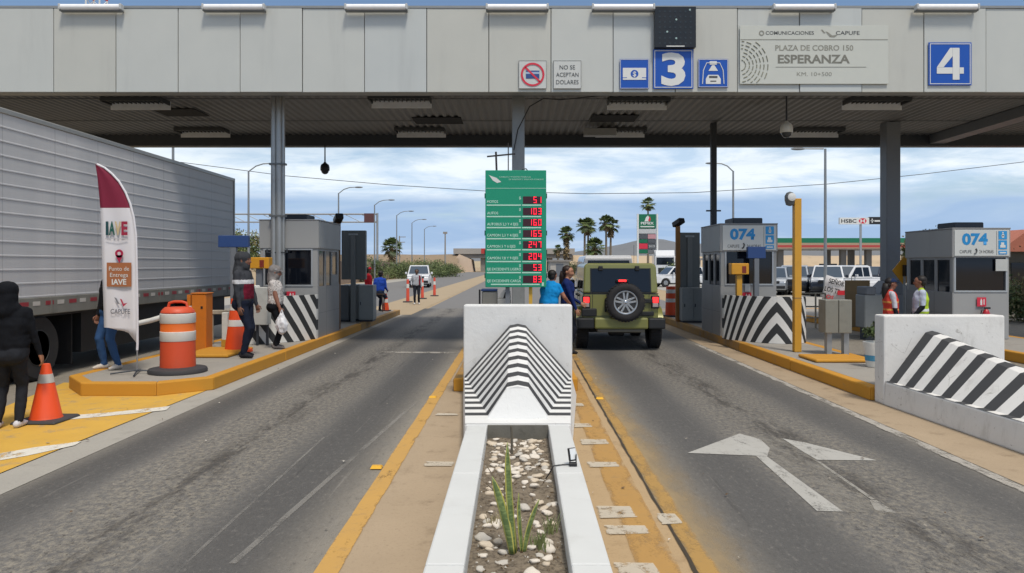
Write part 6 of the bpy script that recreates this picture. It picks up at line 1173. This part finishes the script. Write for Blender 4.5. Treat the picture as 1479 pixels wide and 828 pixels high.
M_VW = mat('car_white', 'd6d8da', .3, var=.03, coat=.4, dirt=.06); M_VSILV = mat('car_silver', 'aeb4ba', .3, .5, var=.04, coat=.4); M_VNAVY = mat('car_navy', '242c3a', .3, .2, var=.05, coat=.4)
vehicle('pickup_truck', 'white pickup truck driving towards us beyond the median', 'pickup truck', WX(606, 17.3), WY(17.3), heading(.08, -1), 'pickup', M_VW)
vehicle('van', 'white van ahead of the jeep with only its rear roof showing', 'van', 3.12, 27.5, heading(0.02, 1), 'van', M_VW)
Pv = 25.5
for px, rzv, kd, pa, lo_, lab, Yo, lb in ((1118, heading(-.40, -.91), 'suv', M_VSILV, None, 'silver estate car parked close behind the first booth', 46.5, False), (1148, heading(-.40, -.91), 'pickup', M_VSILV, M_VNAVY, 'navy pickup with silver bonnet parked behind the yellow camera post', 47.0, False), (1196, heading(-.40, -.91), 'pickup', M_VW, M_VNAVY, 'navy pickup with white bonnet parked left of the protest banner', 44.5, True), (1236, heading(-.95, -.35), 'pickup', M_VW, None, 'plain white double cab pickup parked behind the protest banner', 46.0, False), (1205, heading(-.40, -.91), 'suv', M_VSILV, None, 'silver estate car parked in the second row behind the pickups', 51.0, False)):
    vehicle('pickup_truck' if kd == 'pickup' else 'parked_car', lab, 'pickup truck' if kd == 'pickup' else 'car', (px - VX) * Yo / FPX, Yo, rzv, kd, pa, lo_, 'vehicles parked beside the fuel station', .002, lb)
for px, Yo, kd, pa, lab in ((1140, 62, 'car', M_VSILV, 'small silver saloon in the far row left of the lamp pole'), (1172, 63, 'suv', M_VNAVY, 'dark navy estate car in the far row behind pickups'), (1212, 62, 'car', M_VW, 'small white saloon in the far row right of the lamp pole'), (1262, 58, 'suv', M_VNAVY, 'dark estate car half behind the flared grey column')):
    vehicle('parked_car', lab, 'car', (px - VX) * Yo / FPX, Yo, heading(-.75, -.66), kd, pa, None, 'vehicles parked beside the fuel station', .002)
vehicle('parked_car', 'white car driving across beyond the orange barrel by the jeep', 'car', 13.3, 62, heading(-1, -.25), 'suv', M_VW, None, None, .002)
vehicle('parked_car', 'white car seen under the dark slate panel right of the jeep', 'car', 16.4, 55, heading(-1, -.2), 'car', M_VW, None, None, .002)
# white lorry far off right of the jeep roof
t = thing('lorry', 'white lorry cab parked far off under the fuel price totem', 'lorry', (WX(960, 12.2), WY(12.2), .002), heading(-.15, -1))
m = MB(); m.box(-1.15, 1.15, -1.0, 1.1, .55, 2.9); m.prism([(-1.0, 2.9), (1.1, 2.9), (.2, 3.55), (-1.0, 3.6)], -1.1, 1.1, 'x'); m.build('cab', M_VW, t, bevel=.08, seg=2); m = MB(); m.box(-1.0, 1.0, 1.10, 1.125, 1.85, 2.7); m.build('windscreen', M_CARGL, t, bevel=.02); m = MB(); m.box(-.8, .8, 1.1, 1.13, .8, 1.5); m.build('grille', M_TRIM, t); m = MB(); m.box(-1.2, 1.2, 1.05, 1.2, .45, .75); m.build('bumper', M_VW, t, bevel=.03); m = MB(); m.box(-1.2, 1.2, -9, -1.05, 1.1, 3.6); m.build('box_body', M_VW, t, bevel=.03)
for s in (-1, 1):
    for yy in (.5, -6, -7.3): m = MB(); m.lathe([(.3, -.14), (.5, -.14), (.5, .14), (.3, .14)], (s*1.0, yy, .5), 20, 0, Matrix.Rotation(R(90), 3, 'Y')); m.build('wheel', M_TYRE, t)
    m = MB(); m.box(*sorted((s*.75, s*1.08)), 1.10, 1.13, .85, 1.05); m.build('headlight', mat('headlight', ''), t)

# ------------------------------------------------------------------ long box trailer on the far left lane
def trailer_mat():
    s = NT('trailer_metal'); p = s.coord(); x, y, z = s.xyz(p); pan = s.math('FRACT', s.math('DIVIDE', y, 1.22)); blk = s.noise(s.coord('Object', (0.1, .82, .1)), 1.0, 0, .5); n = s.noise(s.coord('Object', (1, 1, .15)), 1.6, 8, .65)
    col = s.mix(n, lin('b4b5b7'), lin('d0d1d3')); col = s.mix(s.math('MULTIPLY', s.step(blk, .4, .62), .35), col, lin('aeb1b5')); col = s.mix(s.math('MULTIPLY', s.math('LESS_THAN', pan, .012), .35), col, lin('5f6367'))
    col = s.mix(s.math('MULTIPLY', s.step(s.noise(s.coord('Object', (1, 3, .2)), 2.5, 8, .7), .58, .8), .4), col, lin('6b655c')); return s.fin(col, s.math('ADD', .38, s.math('MULTIPLY', n, .2)), .15)
M_TRL = trailer_mat(); tr = thing('box_trailer', 'long grey metal box trailer filling the far left lane', 'trailer', (-8.72, 3.4, 0)); TL = 16.1; W2 = 1.24; TZ0, TZ1 = 1.32, 4.08
m = MB(); m.box(-W2, W2 - .03, .05, TL - .05, TZ0 - .1, TZ1 - .01); m.build('box', mat('trailer_inner', '5f6266', .6), tr)
npl = 13; hp = (TZ1 - .06 - TZ0) / npl
for i in range(npl):
    a = TZ0 + i*hp; m = MB(); m.prism([(W2 - .028, a + .003), (W2 + .008, a + .001), (W2 + .008, a + .020), (W2 + .002, a + .030), (W2 + .0, a + hp - .001), (W2 - .028, a + hp - .001)], .06, TL - .06, 'y'); m.build('side_plank', M_TRL, tr)
m = MB(); m.box(W2 - .05, W2 + .02, 0, TL, TZ1 - .06, TZ1 + .02); m.build('top_rail', M_STEEL, tr, bevel=.01)
M_RAILG = mat('trailer_rail', '84857f', .55, .3, var=.15, scale=4, dirt=.5); m = MB(); m.box(W2 - .05, W2 + .022, 0, TL, 1.04, TZ0 - .003); m.build('bottom_rail', M_RAILG, tr, bevel=.01)
for yy in (.0, TL - .06): m = MB(); m.box(W2 - .05, W2 + .026, yy, yy + .06, 1.04, TZ1 + .02); m.build('corner_post', M_STEEL, tr, bevel=.008)
for i in range(26):
    m = MB(); y = .35 + i*.61
    for k, (a, b, mm) in enumerate(((0, .20, mat('tape_red', '8e2f38', .45, dirt=.3)), (.30, .47, mat('tape_white', 'b9b7b2', .45, dirt=.35)))): m = MB(); m.box(W2 + .022, W2 + .026, y + a, y + b, 1.19, 1.255); m.build('reflector', mm, tr)
for i in range(9): m = MB(); y = 1.2 + i*1.8; m.box(W2 + .02, W2 + .03, y, y + .04, 1.06, 1.30); m.build('rail_bracket', M_RAILG, tr)
m = MB(); m.box(-.5, .5, .5, TL - .5, .78, 1.03); m.build('chassis', M_TRIM, tr); m = MB(); m.box(-W2 + .02, W2 - .05, .1, TL - .1, 1.00, 1.04); m.build('floor', M_TRIM, tr)
for yy in (6.9, 8.2):
    for s in (-1, 1):
        wo = thing('wheel', None, None, (s*.93, yy, .52)); wo.parent = tr; wo.rotation_euler = (0, R(90)*s, 0); m = MB(); m.lathe([(.28, -.28), (.47, -.29), (.52, -.24), (.52, -.03), (.46, 0), (.52, .03), (.52, .24), (.47, .29), (.28, .27)], n=36); m.build('tyre', M_TYRE, wo, smooth=True, angle=40); m = MB(); m.lathe([(.05, .20), (.10, .20), (.12, .12), (.22, .10), (.27, .28), (.29, .27)], n=24); m.build('rim', M_TRIM, wo)
    m = MB(); m.box(-1.0, 1.0, yy - .06, yy + .06, .45, .6); m.build('axle', M_TRIM, tr)
for s in (-1, 1): m = MB(); m.box(s*.8 - .07, s*.8 + .07, 13.4, 13.55, .06, 1.03); m.box(s*.8 - .16, s*.8 + .16, 13.32, 13.62, 0, .06); m.build('landing_leg', M_TRIM, tr)
m = MB(); m.box(-1.05, 1.05, 9.3, 9.33, .12, 1.0); m.build('mud_flap', M_TYRE, tr); m = MB(); m.box(.6, 1.1, 9.5, 12.9, .30, 1.0); m.build('dark_fill_box', M_TRIM, tr); m = MB(); m.box(.6, 1.1, 14.0, 15.8, .30, 1.0); m.build('dark_fill_box', M_TRIM, tr); m = MB(); m.box(-1.15, -1.1, .3, 15.8, .28, 1.0); m.build('dark_fill_skirt', M_TRIM, tr)  # black boxes and far-side skirt added to darken the space below the trailer
# ------------------------------------------------------------------ background: station, lamps, palms, walls, overpass, hills
def q_(px, py0, P): return WX(px, P)
PS = 9.4; YS = WY(PS)
t = thing('fuel_canopy', 'long fuel station canopy with a green band and red edge', 'fuel station', (49, YS, .002)); x0, x1 = WX(1085, PS) - 49, WX(1345, PS) - 49; zt = WZ(344, PS)
for nm, a, b, mm in (('green_band', 344, 351, mat('station_green', '12704f', .45)), ('tan_band', 351, 354.2, mat('station_tan', 'a98f77', .5)), ('red_band', 354.2, 357.6, mat('station_red', 'b0453f', .45)), ('lower_band', 357.6, 359.2, mat('station_tan', ''))): m = MB(); m.box(x0, x1, 0, 9, WZ(b, PS) + .003, WZ(a, PS)); m.build(nm, mm, t)
m = MB(); m.box(x0 + .2, x1 - .2, .2, 8.8, WZ(360.5, PS), WZ(359.2, PS)); m.build('canopy_soffit', mat('station_soffit', 'a9a59b', .6), t)
for px in (1122, 1133, 1216, 1225, 1252, 1262):
    m = MB(); x = WX(px, PS) - 49; d = 1.5 if px in (1133, 1225, 1262) else 5; m.box(x - .42, x + .42, d, d + .8, 0, WZ(359.5, PS)); m.build('pillar', mat('station_pillar', '6f6a64', .6, dirt=.2), t)
for px in (1128, 1230, 1257): m = MB(); x = WX(px, PS) - 49 ; m.box(x - .5, x + .5, 3, 3.7, .2, 1.9); q = m.build('fuel_pump', mat('pump_white', 'c6c6c2', .5), t, bevel=.04); m = MB(); m.box(x - .38, x + .38, 2.98, 3, 1.2, 1.75); m.build('pump_screen', M_TRIM, q)
PT = 12.0; t = thing('price_totem', 'tall fuel price totem with green PEMEX head between white posts', 'price totem', (WX(935, PT), WY(PT), .002)); cx = 935
def tx(px): return (px - cx)/PT
def tz(py): return WZ(py, PT)
for px in (921.5, 949.5): m = MB(); m.box(tx(px) - .10, tx(px) + .10, 0, .3, 0, tz(309)); m.build('post', M_SWHITE, t)
def tpan(nm, a, b, mm, l=923, r=947.5, y=.02): m = MB(); m.box(tx(l), tx(r), y, y + .26, tz(b), tz(a)); return m.build(nm, mm, t)
tpan('green_head', 309.5, 330, mat('totem_green', '0f6b4a', .4)); text('PEMEX', 0, tz(322.5), .30, M_SWHITE, t, .01, 1.55, bold=.03); m = MB(); m.box(tx(925), tx(945), .005, .018, tz(328.3), tz(326.8)); m.build('head_rule', M_SWHITE, t)
m = MB(); m.poly([(tx(931), .012, tz(320)), (tx(933), .012, tz(314)), (tx(936), .012, tz(311.5)), (tx(938), .012, tz(315)), (tx(937), .012, tz(320))]); m.build('eagle_mark', M_SWHITE, t); m = MB(); m.poly([(tx(936), .010, tz(319)), (tx(938.5), .010, tz(312)), (tx(940), .010, tz(317)), (tx(938.5), .010, tz(320))]); m.build('drop_mark', M_RED, t)
tpan('grey_panel', 331, 337.5, mat('totem_grey', 'b9bcbd', .5)); M_TDK = mat('totem_slate', '4e5358', .5)
for a, b, c, rc in ((338.5, 345, 'totem_slate', 'b98a90'), (346, 351, 'totem_green', '4e5358'), (352, 359.5, 'sign_red', '4e5358'), (361, 366, 'totem_green', '6d6f72')): tpan('price_row', a, b, MATS[c], 923, 935.4); tpan('price_row', a, b, mat('totem_row_' + rc, rc, .5), 935.8, 947.5)
text('24.19', tx(941.5), tz(355.8), .28, M_SWHITE, t, .01, .7)
tpan('back_board', 309.5, 367, mat('totem_back', 'c9cbcb', .5), 923, 947.5, .29)
PH = 11.0; t = thing('bank_sign', 'white HSBC bank sign on a thin pole by the fuel station', 'sign', (WX(1244, PH), WY(PH), .002)); hx = lambda px: (px - 1244)/PH; m = MB(); m.box(hx(1213), hx(1255.5), 0, .4, WZ(324, PH), WZ(314.5, PH)); m.build('white_panel', M_SWHITE, t); m = MB(); m.box(hx(1255.7), hx(1273), 0, .4, WZ(324, PH), WZ(313.5, PH)); m.build('black_panel', M_TRIM, t)
text('HSBC', hx(1226), WZ(319.2, PH), .48, mat('sign_black', '1a1a1c', .6), t, -.01, 2.0, bold=.02); M_HX = mat('sign_red', '')
a, b, c, d, mz = hx(1240), hx(1252), WZ(323, PH), WZ(315.5, PH), 0; mx_, mz = (a + b)/2, (c + d)/2
m = MB(); m.poly([(a, -.01, mz), (mx_ - .3, -.01, d), (mx_ - .3, -.01, c)]); m.poly([(b, -.01, mz), (mx_ + .3, -.01, c), (mx_ + .3, -.01, d)]); m.poly([(mx_ - .28, -.012, d), (mx_ + .28, -.012, d), (mx_, -.012, mz)]); m.poly([(mx_ - .28, -.012, c), (mx_, -.012, mz), (mx_ + .28, -.012, c)]); m.build('red_emblem', M_HX, t)
m = MB(); m.box(hx(1259), hx(1260.5), -.012, 0, WZ(322, PH), WZ(316, PH)); m.box(hx(1257.5), hx(1262), -.012, 0, WZ(319.6, PH), WZ(318.4, PH)); m.box(hx(1263), hx(1271), -.012, 0, WZ(320.4, PH), WZ(318.2, PH)); m.build('white_mark', M_SWHITE, t); m = MB(); m.box(-.12, .12, .1, .3, 0, WZ(324, PH)); m.build('pole', M_STEEL, t)

# street lamps
def lamp(label, px, P, ytop, arm, group='street lamps beyond the plaza', T=False):
    X, Y = WX(px, P), WY(P); z = WZ(ytop, P); t = thing('street_lamp', label, 'street lamp', (X, Y, 0), 0, group); sg = 1 if arm > 0 else -1; L = abs(arm)
    m = MB(); m.tube([(0, 0, 0), (0, 0, z)], [.10, .065], 10); m.build('pole', mat('lamp_pole', '8a8f92', .5, .4), t, smooth=True)
    m = MB(); pts = [(0, 0, z - .05), (sg*L*.3, 0, z + .35), (sg*L*.6, 0, z + .52), (sg*L, 0, z + .56)] if not T else [(-.1, 0, z), (sg*L, 0, z)]; m.tube(pts, [.045]*(len(pts) - 1) + [.035], 8); m.build('arm', mat('lamp_pole', ''), t, smooth=True)
    m = MB(); e = pts[-1]; m.ell((e[0] + sg*.2, 0, e[2] - .01), (.42, .14, .08), 12, 8); m.build('luminaire', mat('luminaire_grey', '7b8084', .5), t, smooth=True); m = MB(); m.box(-.2, .2, -.2, .2, 0, .25); m.build('footing', M_KERBTOP, t)
lamp('tall lamp pole rising straight behind the trailer roof', 250, 26.5, 196, 1.6); lamp('street lamp with curved arm just left of the triple pipe column', 359, 19.6, 247, 1.8); lamp('street lamp with curved arm above the left booth camera', 489, 15.2, 279, 1.7); lamp('street lamp with curved arm beside the red display gantry', 541, 12.7, 296, 1.7); lamp('third street lamp right of the red display gantry', 573, 10.6, 311, 1.75); lamp('fourth street lamp counting right from the red display gantry', 595, 9.0, 322, 1.75); lamp('farthest small street lamp left of the overpass', 613, 7.6, 331, 1.7)
lamp('street lamp with left arm beside the thin dark column', 1059, 20, 247, -1.4); lamp('tall T shaped lamp standing in front of the parked pickups', 1192, 25.5, 215, -1.35, T=True)
t = thing('utility_pole', 'thin utility pole with cross arms far beyond the left booth', 'utility pole', (WX(577, 9), WY(9), 0)); m = MB(); m.cyl((0, 0, 0), (0, 0, WZ(341, 9)), .12, .09); m.box(-.1, 1.0, -.05, .05, WZ(343, 9), WZ(342, 9)); m.box(-.9, .9, -.05, .05, WZ(350.5, 9), WZ(349.5, 9)); m.build('pole', mat('pole_grey', '8d8a85', .7), t)
t = thing('utility_pole', 'far pole with a flat head left of the overpass', 'utility pole', (WX(643, 6.0), WY(6.0), 0)); m = MB(); m.cyl((0, 0, 0), (0, 0, WZ(336, 6)), .22, .15); m.box(-.5, .5, -.2, .2, WZ(338, 6), WZ(335, 6)); m.build('pole', mat('pole_grey', ''), t)
# height gantry with the red display
PG = 12.3; t = thing('road_gantry', 'steel road gantry carrying a red display beyond the left booth', 'gantry', (WX(545, PG), WY(PG), 0)); gx = lambda px: (px - 545)/PG; m = MB(); m.cyl((0, 0, 0), (0, 0, WZ(308, PG)), .13); m.cyl((gx(331), 0, 0), (gx(331), 0, WZ(309, PG)), .13); m.build('mast', M_STEEL, t, smooth=True)
m = MB(); m.cyl((gx(331), 0, WZ(309.5, PG)), (0, 0, WZ(309.5, PG)), .09); m.cyl((gx(331), 0, WZ(321, PG)), (0, 0, WZ(321, PG)), .08)
for i in range(9): a = gx(331) + i*(-gx(331))/9; m.cyl((a, 0, WZ(309.5, PG)), (a - gx(331)/9, 0, WZ(321, PG)), .035)
m.build('truss', M_STEEL, t); m = MB(); m.box(gx(526.5), gx(541.5), -.25, .1, WZ(321.5, PG), WZ(308.5, PG)); m.build('display', mat('display_red', '5b3a3a', .5), t)
# overhead wire: hangs between two poles out of view
PW = 17.8; pts = [(-160, 176), (20, 207), (200, 228), (265, 235), (411, 254), (560, 267), (700, 276), (850, 280), (1000, 278.5), (1195, 266), (1330, 252), (1479, 234), (1600, 217)]
m = MB(); m.tube([(WX(a, PW), WY(PW), WZ(b, PW)) for a, b in pts], .026, 5); o = m.build('overhead_wire', mat('wire_dark', '3d4248', .6)); tag(o, 'long sagging overhead wire crossing the sky below the canopy', 'wire')
for px, py, lab in ((-160, 172, 'wooden wire pole beyond the trailer out on the left'), (1600, 213, 'wooden wire pole beyond the right edge')): m = MB(); m.cyl((0, 0, 0), (0, 0, WZ(py, PW)), .15, .1); o = m.build('utility_pole', mat('pole_wood', '6b5a48', .8)); o.location = (WX(px, PW), WY(PW), 0); tag(o, lab, 'utility pole')
# red and white mast whose foot shows above the fascia
t = thing('radio_mast', 'red and white lattice radio mast rising behind the fascia', 'mast', (WX(139.5, 17.8), 60, 0)); random.seed(1)
for k in range(10):
    mm = mat('mast_red', 'b23a34', .5) if k % 2 else M_SWHITE; m = MB(); z0, z1 = k*2.6, (k + 1)*2.6; h = .55
    for sx in (-1, 1):
        for sy in (-1, 1): m.cyl((sx*h, sy*h, z0), (sx*h, sy*h, z1), .07, n=6)
    for q in range(3):
        a, b = z0 + q*(z1 - z0)/3, z0 + (q + 1)*(z1 - z0)/3; m.cyl((-h, -h, a), (h, -h, b), .03, n=5); m.cyl((h, h, a), (-h, h, b), .03, n=5); m.cyl((-h, h, a), (-h, -h, b), .03, n=5); m.cyl((h, -h, a), (h, h, b), .03, n=5)
    m.build('lattice_section', mm, t)

# ------------------------------------------------------------------ palms and trees
M_FROND = [mat('frond_green', '55663a', .55, var=.3), mat('frond_dark', '3c4a2a', .6, var=.3), mat('frond_light', '74844c', .55, var=.3)]; M_SKIRT = mat('frond_dry', '7d6a4a', .8, var=.3); M_TRUNK = mat('palm_trunk', '7a6f60', .85, var=.25, scale=9, bump=.5)
def palm(label, px, P, ytop, ybase=None, r=1.62, skirt=.6, n=34, lean=0.0, seed=0, nf=15):
    rs = np.random.RandomState(seed); X, Y = WX(px, P), WY(P); z = WZ(ytop, P) - r*.75; t = thing('palm_tree', label, 'palm tree', (X, Y, 0)); m = MB(); m.tube([(0, 0, 0), (lean*.3, 0, z*.4), (lean, 0, z)], [.26, .19, .15], 10); m.build('trunk', M_TRUNK, t, smooth=True); m = MB(); top = Vector((lean, 0, z))
    for k in range(n):
        az = rs.uniform(0, 6.28); el0 = rs.uniform(-.75, 1.45); d = Vector((math.cos(az)*math.cos(el0), math.sin(az)*math.cos(el0), math.sin(el0))); sd_ = d.cross(Vector((0, 0, 1))); sd_ = sd_.normalized() if sd_.length > .05 else Vector((1, 0, 0)); up = sd_.cross(d); st = r*.50; hub = top + d*st; mi = int(rs.randint(0, 3)); m.tube([top, hub], [.03, .02], 4, mi)
        for i in range(nf):                                               # fan of narrow pleats with drooping tips
            a = -1.5 + 3.0*i/(nf - 1); v = (d*math.cos(a) + sd_*math.sin(a)); l = r*.62*(1 - .25*abs(a)/1.5)*rs.uniform(.8, 1.1); p1 = hub + v*l*.6; p2 = hub + v*l + Vector((0, 0, -l*.30)); wv = (v.cross(up)).normalized()*(.05*r); m.add([hub, p1 + wv, p2, p1 - wv], [(0, 1, 2, 3)], mi)
    m.build('crown', M_FROND, t)
    if skirt > 0:
        m = MB()
        for k in range(int(60*skirt) + 12):
            az = rs.uniform(0, 6.28); zz = z - rs.uniform(-.1, skirt*1.6); d = Vector((math.cos(az), math.sin(az), 0)); p0 = Vector((lean*zz/z, 0, zz)) + d*.14; p1 = p0 + d*rs.uniform(.25, .55)*r*.8 + Vector((0, 0, -rs.uniform(.3, .8))); sd_ = Vector((-d.y, d.x, 0))*.16*r; m.add([p0, p0.lerp(p1, .6) + sd_, p1, p0.lerp(p1, .6) - sd_], [(0, 1, 2, 3)])
        m.build('dry_skirt', M_SKIRT, t)
    return t
palm('shaggy palm with thick dry skirt next to the price sign', 818, 9.0, 328, r=1.49, skirt=2.2, seed=1, n=44); palm('short palm low beside the shaggy palm left of it', 806, 9.0, 354, r=0.98, skirt=.5, seed=2, n=22)
palm('tall palm left one of the pair above the jeep roof', 844.5, 9.0, 315, r=1.62, skirt=.5, seed=3); palm('tall palm right one of the pair above the jeep roof', 849.5, 8.8, 316, r=1.62, skirt=.7, seed=4)
palm('tall palm with a straight trunk left of the twin near the totem', 875.5, 9.0, 312, r=1.56, skirt=.5, seed=5); palm('darker palm just right of its straight twin', 881.5, 8.9, 315, r=1.62, skirt=.9, seed=6, lean=.1); palm('very tall thin palm peeking above the PEMEX totem', 936, 7.6, 286, r=1.62, skirt=.5, seed=7, n=26); palm('squat bushy palm between the tall pairs', 858.5, 9.5, 345, r=1.76, skirt=1.0, seed=8, n=46); palm('palm beyond the brown wall right of the left booth', 566, 9.6, 345, r=1.76, skirt=1.4, seed=9, n=40)
def tree(label, X, Y, h, r, n, ls, seed, mats=None, cat='tree', name='tree', trunk=True):
    t = thing(name, label, cat, (X, Y, 0)); rs = np.random.RandomState(seed)
    if trunk:
        m = MB(); hz = h*.42; m.tube([(0, 0, 0), (.08, .05, hz*.5), (0, 0, hz)], [.16, .12, .09], 8)
        for k in range(6): a = rs.uniform(0, 6.28); m.tube([(0, 0, hz*rs.uniform(.7, 1)), (math.cos(a)*r[0]*.35, math.sin(a)*r[1]*.35, h*.62), (math.cos(a)*r[0]*.7, math.sin(a)*r[1]*.7, h*.78)], [.07, .045, .015], 6)
        m.build('trunk', mat('bark', '5b4d40', .9, var=.3, scale=8, bump=.6), t, smooth=True)
    leafball('crown', mats or M_LV, t, (0, 0, h - r[2]*.95 if trunk else r[2]*.8), r, n, ls, seed, smin=.6); return t
tree('leafy tree between the trailer end and the left booth', WX(352, 19), WY(19), 4.4, (2.0, 1.6, 1.6), 4500, .11, 21); tree('green tree behind the left booth roof beside the trailer', WX(338, 15), WY(15), 5.2, (1.5, 1.5, 1.7), 4000, .11, 22)
tree('dark leafy tree behind the guards booth roof', 14.6, 24.5, 3.05, (1.5, 1.0, .5), 6500, .055, 23); tree('small green tree between flared column and guards booth', WX(1303, 33), WY(33), 2.9, (.55, .6, 1.2), 1100, .08, 24); tree('bushy tree right of the guards booth under the red roof', 16.1, 23.5, 2.1, (.7, .9, .85), 3000, .07, 25, trunk=False, name='shrub', cat='shrub')
for px, P, h, r, lab, sd_ in ((533, 12.5, 3.0, (2.2, 1.5, 1.5), 'dense green shrub between brown wall and gantry mast', 39), (567, 11.0, 2.6, (2.6, 1.6, 1.3), 'green shrub beneath the palm beyond the brown wall', 40), (605, 10.2, 3.1, (3.2, 1.8, 1.6), 'tall green thicket directly above the white pickup roof', 41), (634, 9.4, 2.6, (2.8, 1.7, 1.4), 'green thicket between white pickup and concrete slope', 42), (512, 13.5, 2.8, (1.6, 1.4, 1.3), 'green shrub behind the brown wall nearest the dark slate panel', 31), (545, 11.5, 3.0, (2.4, 1.6, 1.4), 'broad shrub behind the brown wall under the gantry', 32), (588, 10.5, 2.7, (2.8, 1.6, 1.3), 'yellow green thicket above the white pickup', 33), (619, 9.8, 2.6, (3.0, 1.8, 1.3), 'long low thicket right behind the white pickup', 34), (648, 9.2, 2.0, (2.2, 1.6, 1.1), 'dark shrub at the foot of the concrete slope', 35), (835, 8.5, 2.6, (3.0, 1.6, 1.4), 'low dark hedge clump beneath the palm pair', 36), (870, 8.5, 2.2, (2.6, 1.6, 1.2), 'low green clump right of the squat palm', 37), (975, 14, 2.0, (1.2, 1.2, 1.1), 'green shrub right of the white lorry', 38)):
    tree(lab, WX(px, P), WY(P), h, r, 4200, .11, sd_, [M_LV[0], M_LV[1], M_LV[2]] if sd_ != 33 else [M_LV[2], M_LV[3], M_LV[0]], 'shrub', 'shrub', False)
# brown boundary wall and posts along the oncoming road
M_BWALL = mat('brown_wall', '8a7767', .85, var=.12, scale=.6, bump=.3, dirt=.4, dirtc=lin('6d5f50')); t = thing('boundary_wall', 'long brown boundary wall beside the oncoming road', 'wall', (-16.9, 60, 0)); 
for k in range(12): m = MB(); m.box(-.12, .12, k*5 - 5 + .05, k*5, 0, 2.15); m.build('wall_panel', M_BWALL, t, bevel=.01); m = MB(); m.box(-.16, .16, k*5 - .02, k*5 + .048, 0, 2.22); m.build('wall_post', mat('wall_post', '75665a', .85), t)
# overpass, its concrete slope and the tan embankments
YO = 200; PO = FPX/YO; t = thing('overpass', 'distant road overpass with a pale concrete slope on its left', 'bridge', (0, YO, 0)); m = MB(); m.box(WX(664, PO), WX(826, PO), 0, 11, WZ(372.5, PO), WZ(367, PO)); m.build('girder', mat('girder_grey', '6e6c6a', .8), t); m = MB(); m.box(WX(655, PO), WX(830, PO), -.4, 11.4, WZ(367, PO) + .01, WZ(359, PO)); m.build('parapet', mat('parapet_concrete', '9d9993', .85, dirt=.3), t); m = MB()
for px in (697, 728, 760, 795): m.box(WX(px, PO) - .6, WX(px, PO) + .6, 1, 10, -1, WZ(372.5, PO))
m.build('pier', mat('pier_concrete', '83807a', .85), t); m = MB(); m.prism([(WX(640, PO), -.5), (WX(684, PO), -.5), (WX(681, PO), WZ(375, PO)), (WX(664, PO), WZ(367.5, PO))], -2.0, 11, 'y'); m.build('slope_slab', mat('slope_concrete', 'cdb9a4', .85, var=.15, scale=.5, dirt=.3), t)
m = MB(); m.box(WX(695, PO), WX(703, PO), -.45, -.4, WZ(366.5, PO), WZ(359, PO)); m.build('red_plate', mat('mast_red', ''), t)
def ridge(name, pts, y0, y1, m_, n=80, wob=.3, seed=0, tops=None):
    mb = MB(); vs = []; xs = [p[0] for p in pts]; zs = [p[1] for p in pts]
    for i in range(n + 1):
        x = xs[0] + (xs[-1] - xs[0])*i/n; z = float(np.interp(x, xs, zs)) + wob*mnoise.fractal(Vector((x*.02/wob + seed, seed, 0)), 1.0, 2.0, 5); z = max(z, .05)
        for j, f in enumerate((0, .35, .7, 1.0)): vs.append((x, y0 + (y1 - y0)*f, -.3 + (z + .3)*(0, .55, .88, 1)[j] + (wob*.25*mnoise.noise(Vector((x*.05, j*3.1, seed))) if 0 < j < 3 else 0)))
        vs.append((x, y1 + (y1 - y0)*1.5, -.3))
    mb.add(vs, [(5*i+j, 5*i+5+j, 5*i+6+j, 5*i+1+j) for i in range(n) for j in range(4)]); o = mb.build(name, m_, smooth=True, angle=60); o['kind'] = 'structure'; return o
ridge('embankment', [(-150, 4.5), (-60, 4.6), (-16, 4.8)], 192, 202, conc('brown_bank', '85735d', '93806a', '6d6a50', .6, .3, .15), 60, .35, 3)
ridge('embankment', [(14, 4.6), (60, 4.2), (120, 4.6), (200, 3.5)], 196, 206, conc('tan_bank', 'b09d82', 'bda88c', '8f8266', .5, .3, .12), 60, .35, 5)
ridge('hills', [(-900, 22), (-300, 26), (150, 32), (230, 44), (330, 66), (400, 72), (470, 60), (620, 66), (900, 60), (1500, 90), (2400, 60)], 1750, 2050, conc('hazy_hill', '6a6d70', '73767a', '5d6064', .5, .2, .01), 220, 9, 8)  # distance haze put into the hills as a blue-grey colour
ridge('plain_rise', [(-700, 3), (-100, 5), (100, 6), (300, 8), (700, 7)], 560, 640, conc('plain_scrub', 'a59677', 'b0a082', '7b7a58', .7, .2, .03), 100, 2, 4)
# hut with a red roof at the right edge, grey wall below
t = thing('hut', 'hut with a terracotta roof at the far right edge', 'building', (WX(1500, 40), WY(40), 0)); m = MB(); m.box(-1.4, 3, 0, 4, 0, 2.3); m.build('wall', mat('hut_wall', '6d6a60', .85, dirt=.3), t)
m = MB(); m.prism([(-1.7, 2.3), (3.3, 2.3), (2.4, 3.1), (-.6, 3.1)], -.4, 4.4, 'y'); m.build('roof', mat('hut_roof', 'b5705c', .8, var=.15), t); m = MB(); m.box(-1.0, -.1, -.03, 0, .9, 1.9); m.build('window', M_CARGL, t)
# far sheds beyond the embankment
for px0, px1, y0_, y1_, P, lab in ((985, 1012, 376, 388, 11, 'low grey shed far beyond the fuel price totem'), (795, 822, 378, 392, 9.3, 'pale low building left of the shaggy palm')):
    m = MB(); W = (px1 - px0)/P; m.box(-W/2, W/2, 0, 6, 0, WZ(y0_, P)); t = thing('shed', lab, 'building', (WX((px0 + px1)/2, P), WY(P), 0)); m.build('wall', mat('shed_wall', 'b3aea5', .8), t); m = MB(); m.box(-W/2 - .3, W/2 + .3, -.3, 6.3, WZ(y0_, P), WZ(y0_, P) + .25); m.build('roof', mat('shed_roof', '8e8a85', .7), t); m = MB(); m.box(-W*.2, W*.2, -.03, 0, 0, 2.0); m.build('door', M_GREYP, t)
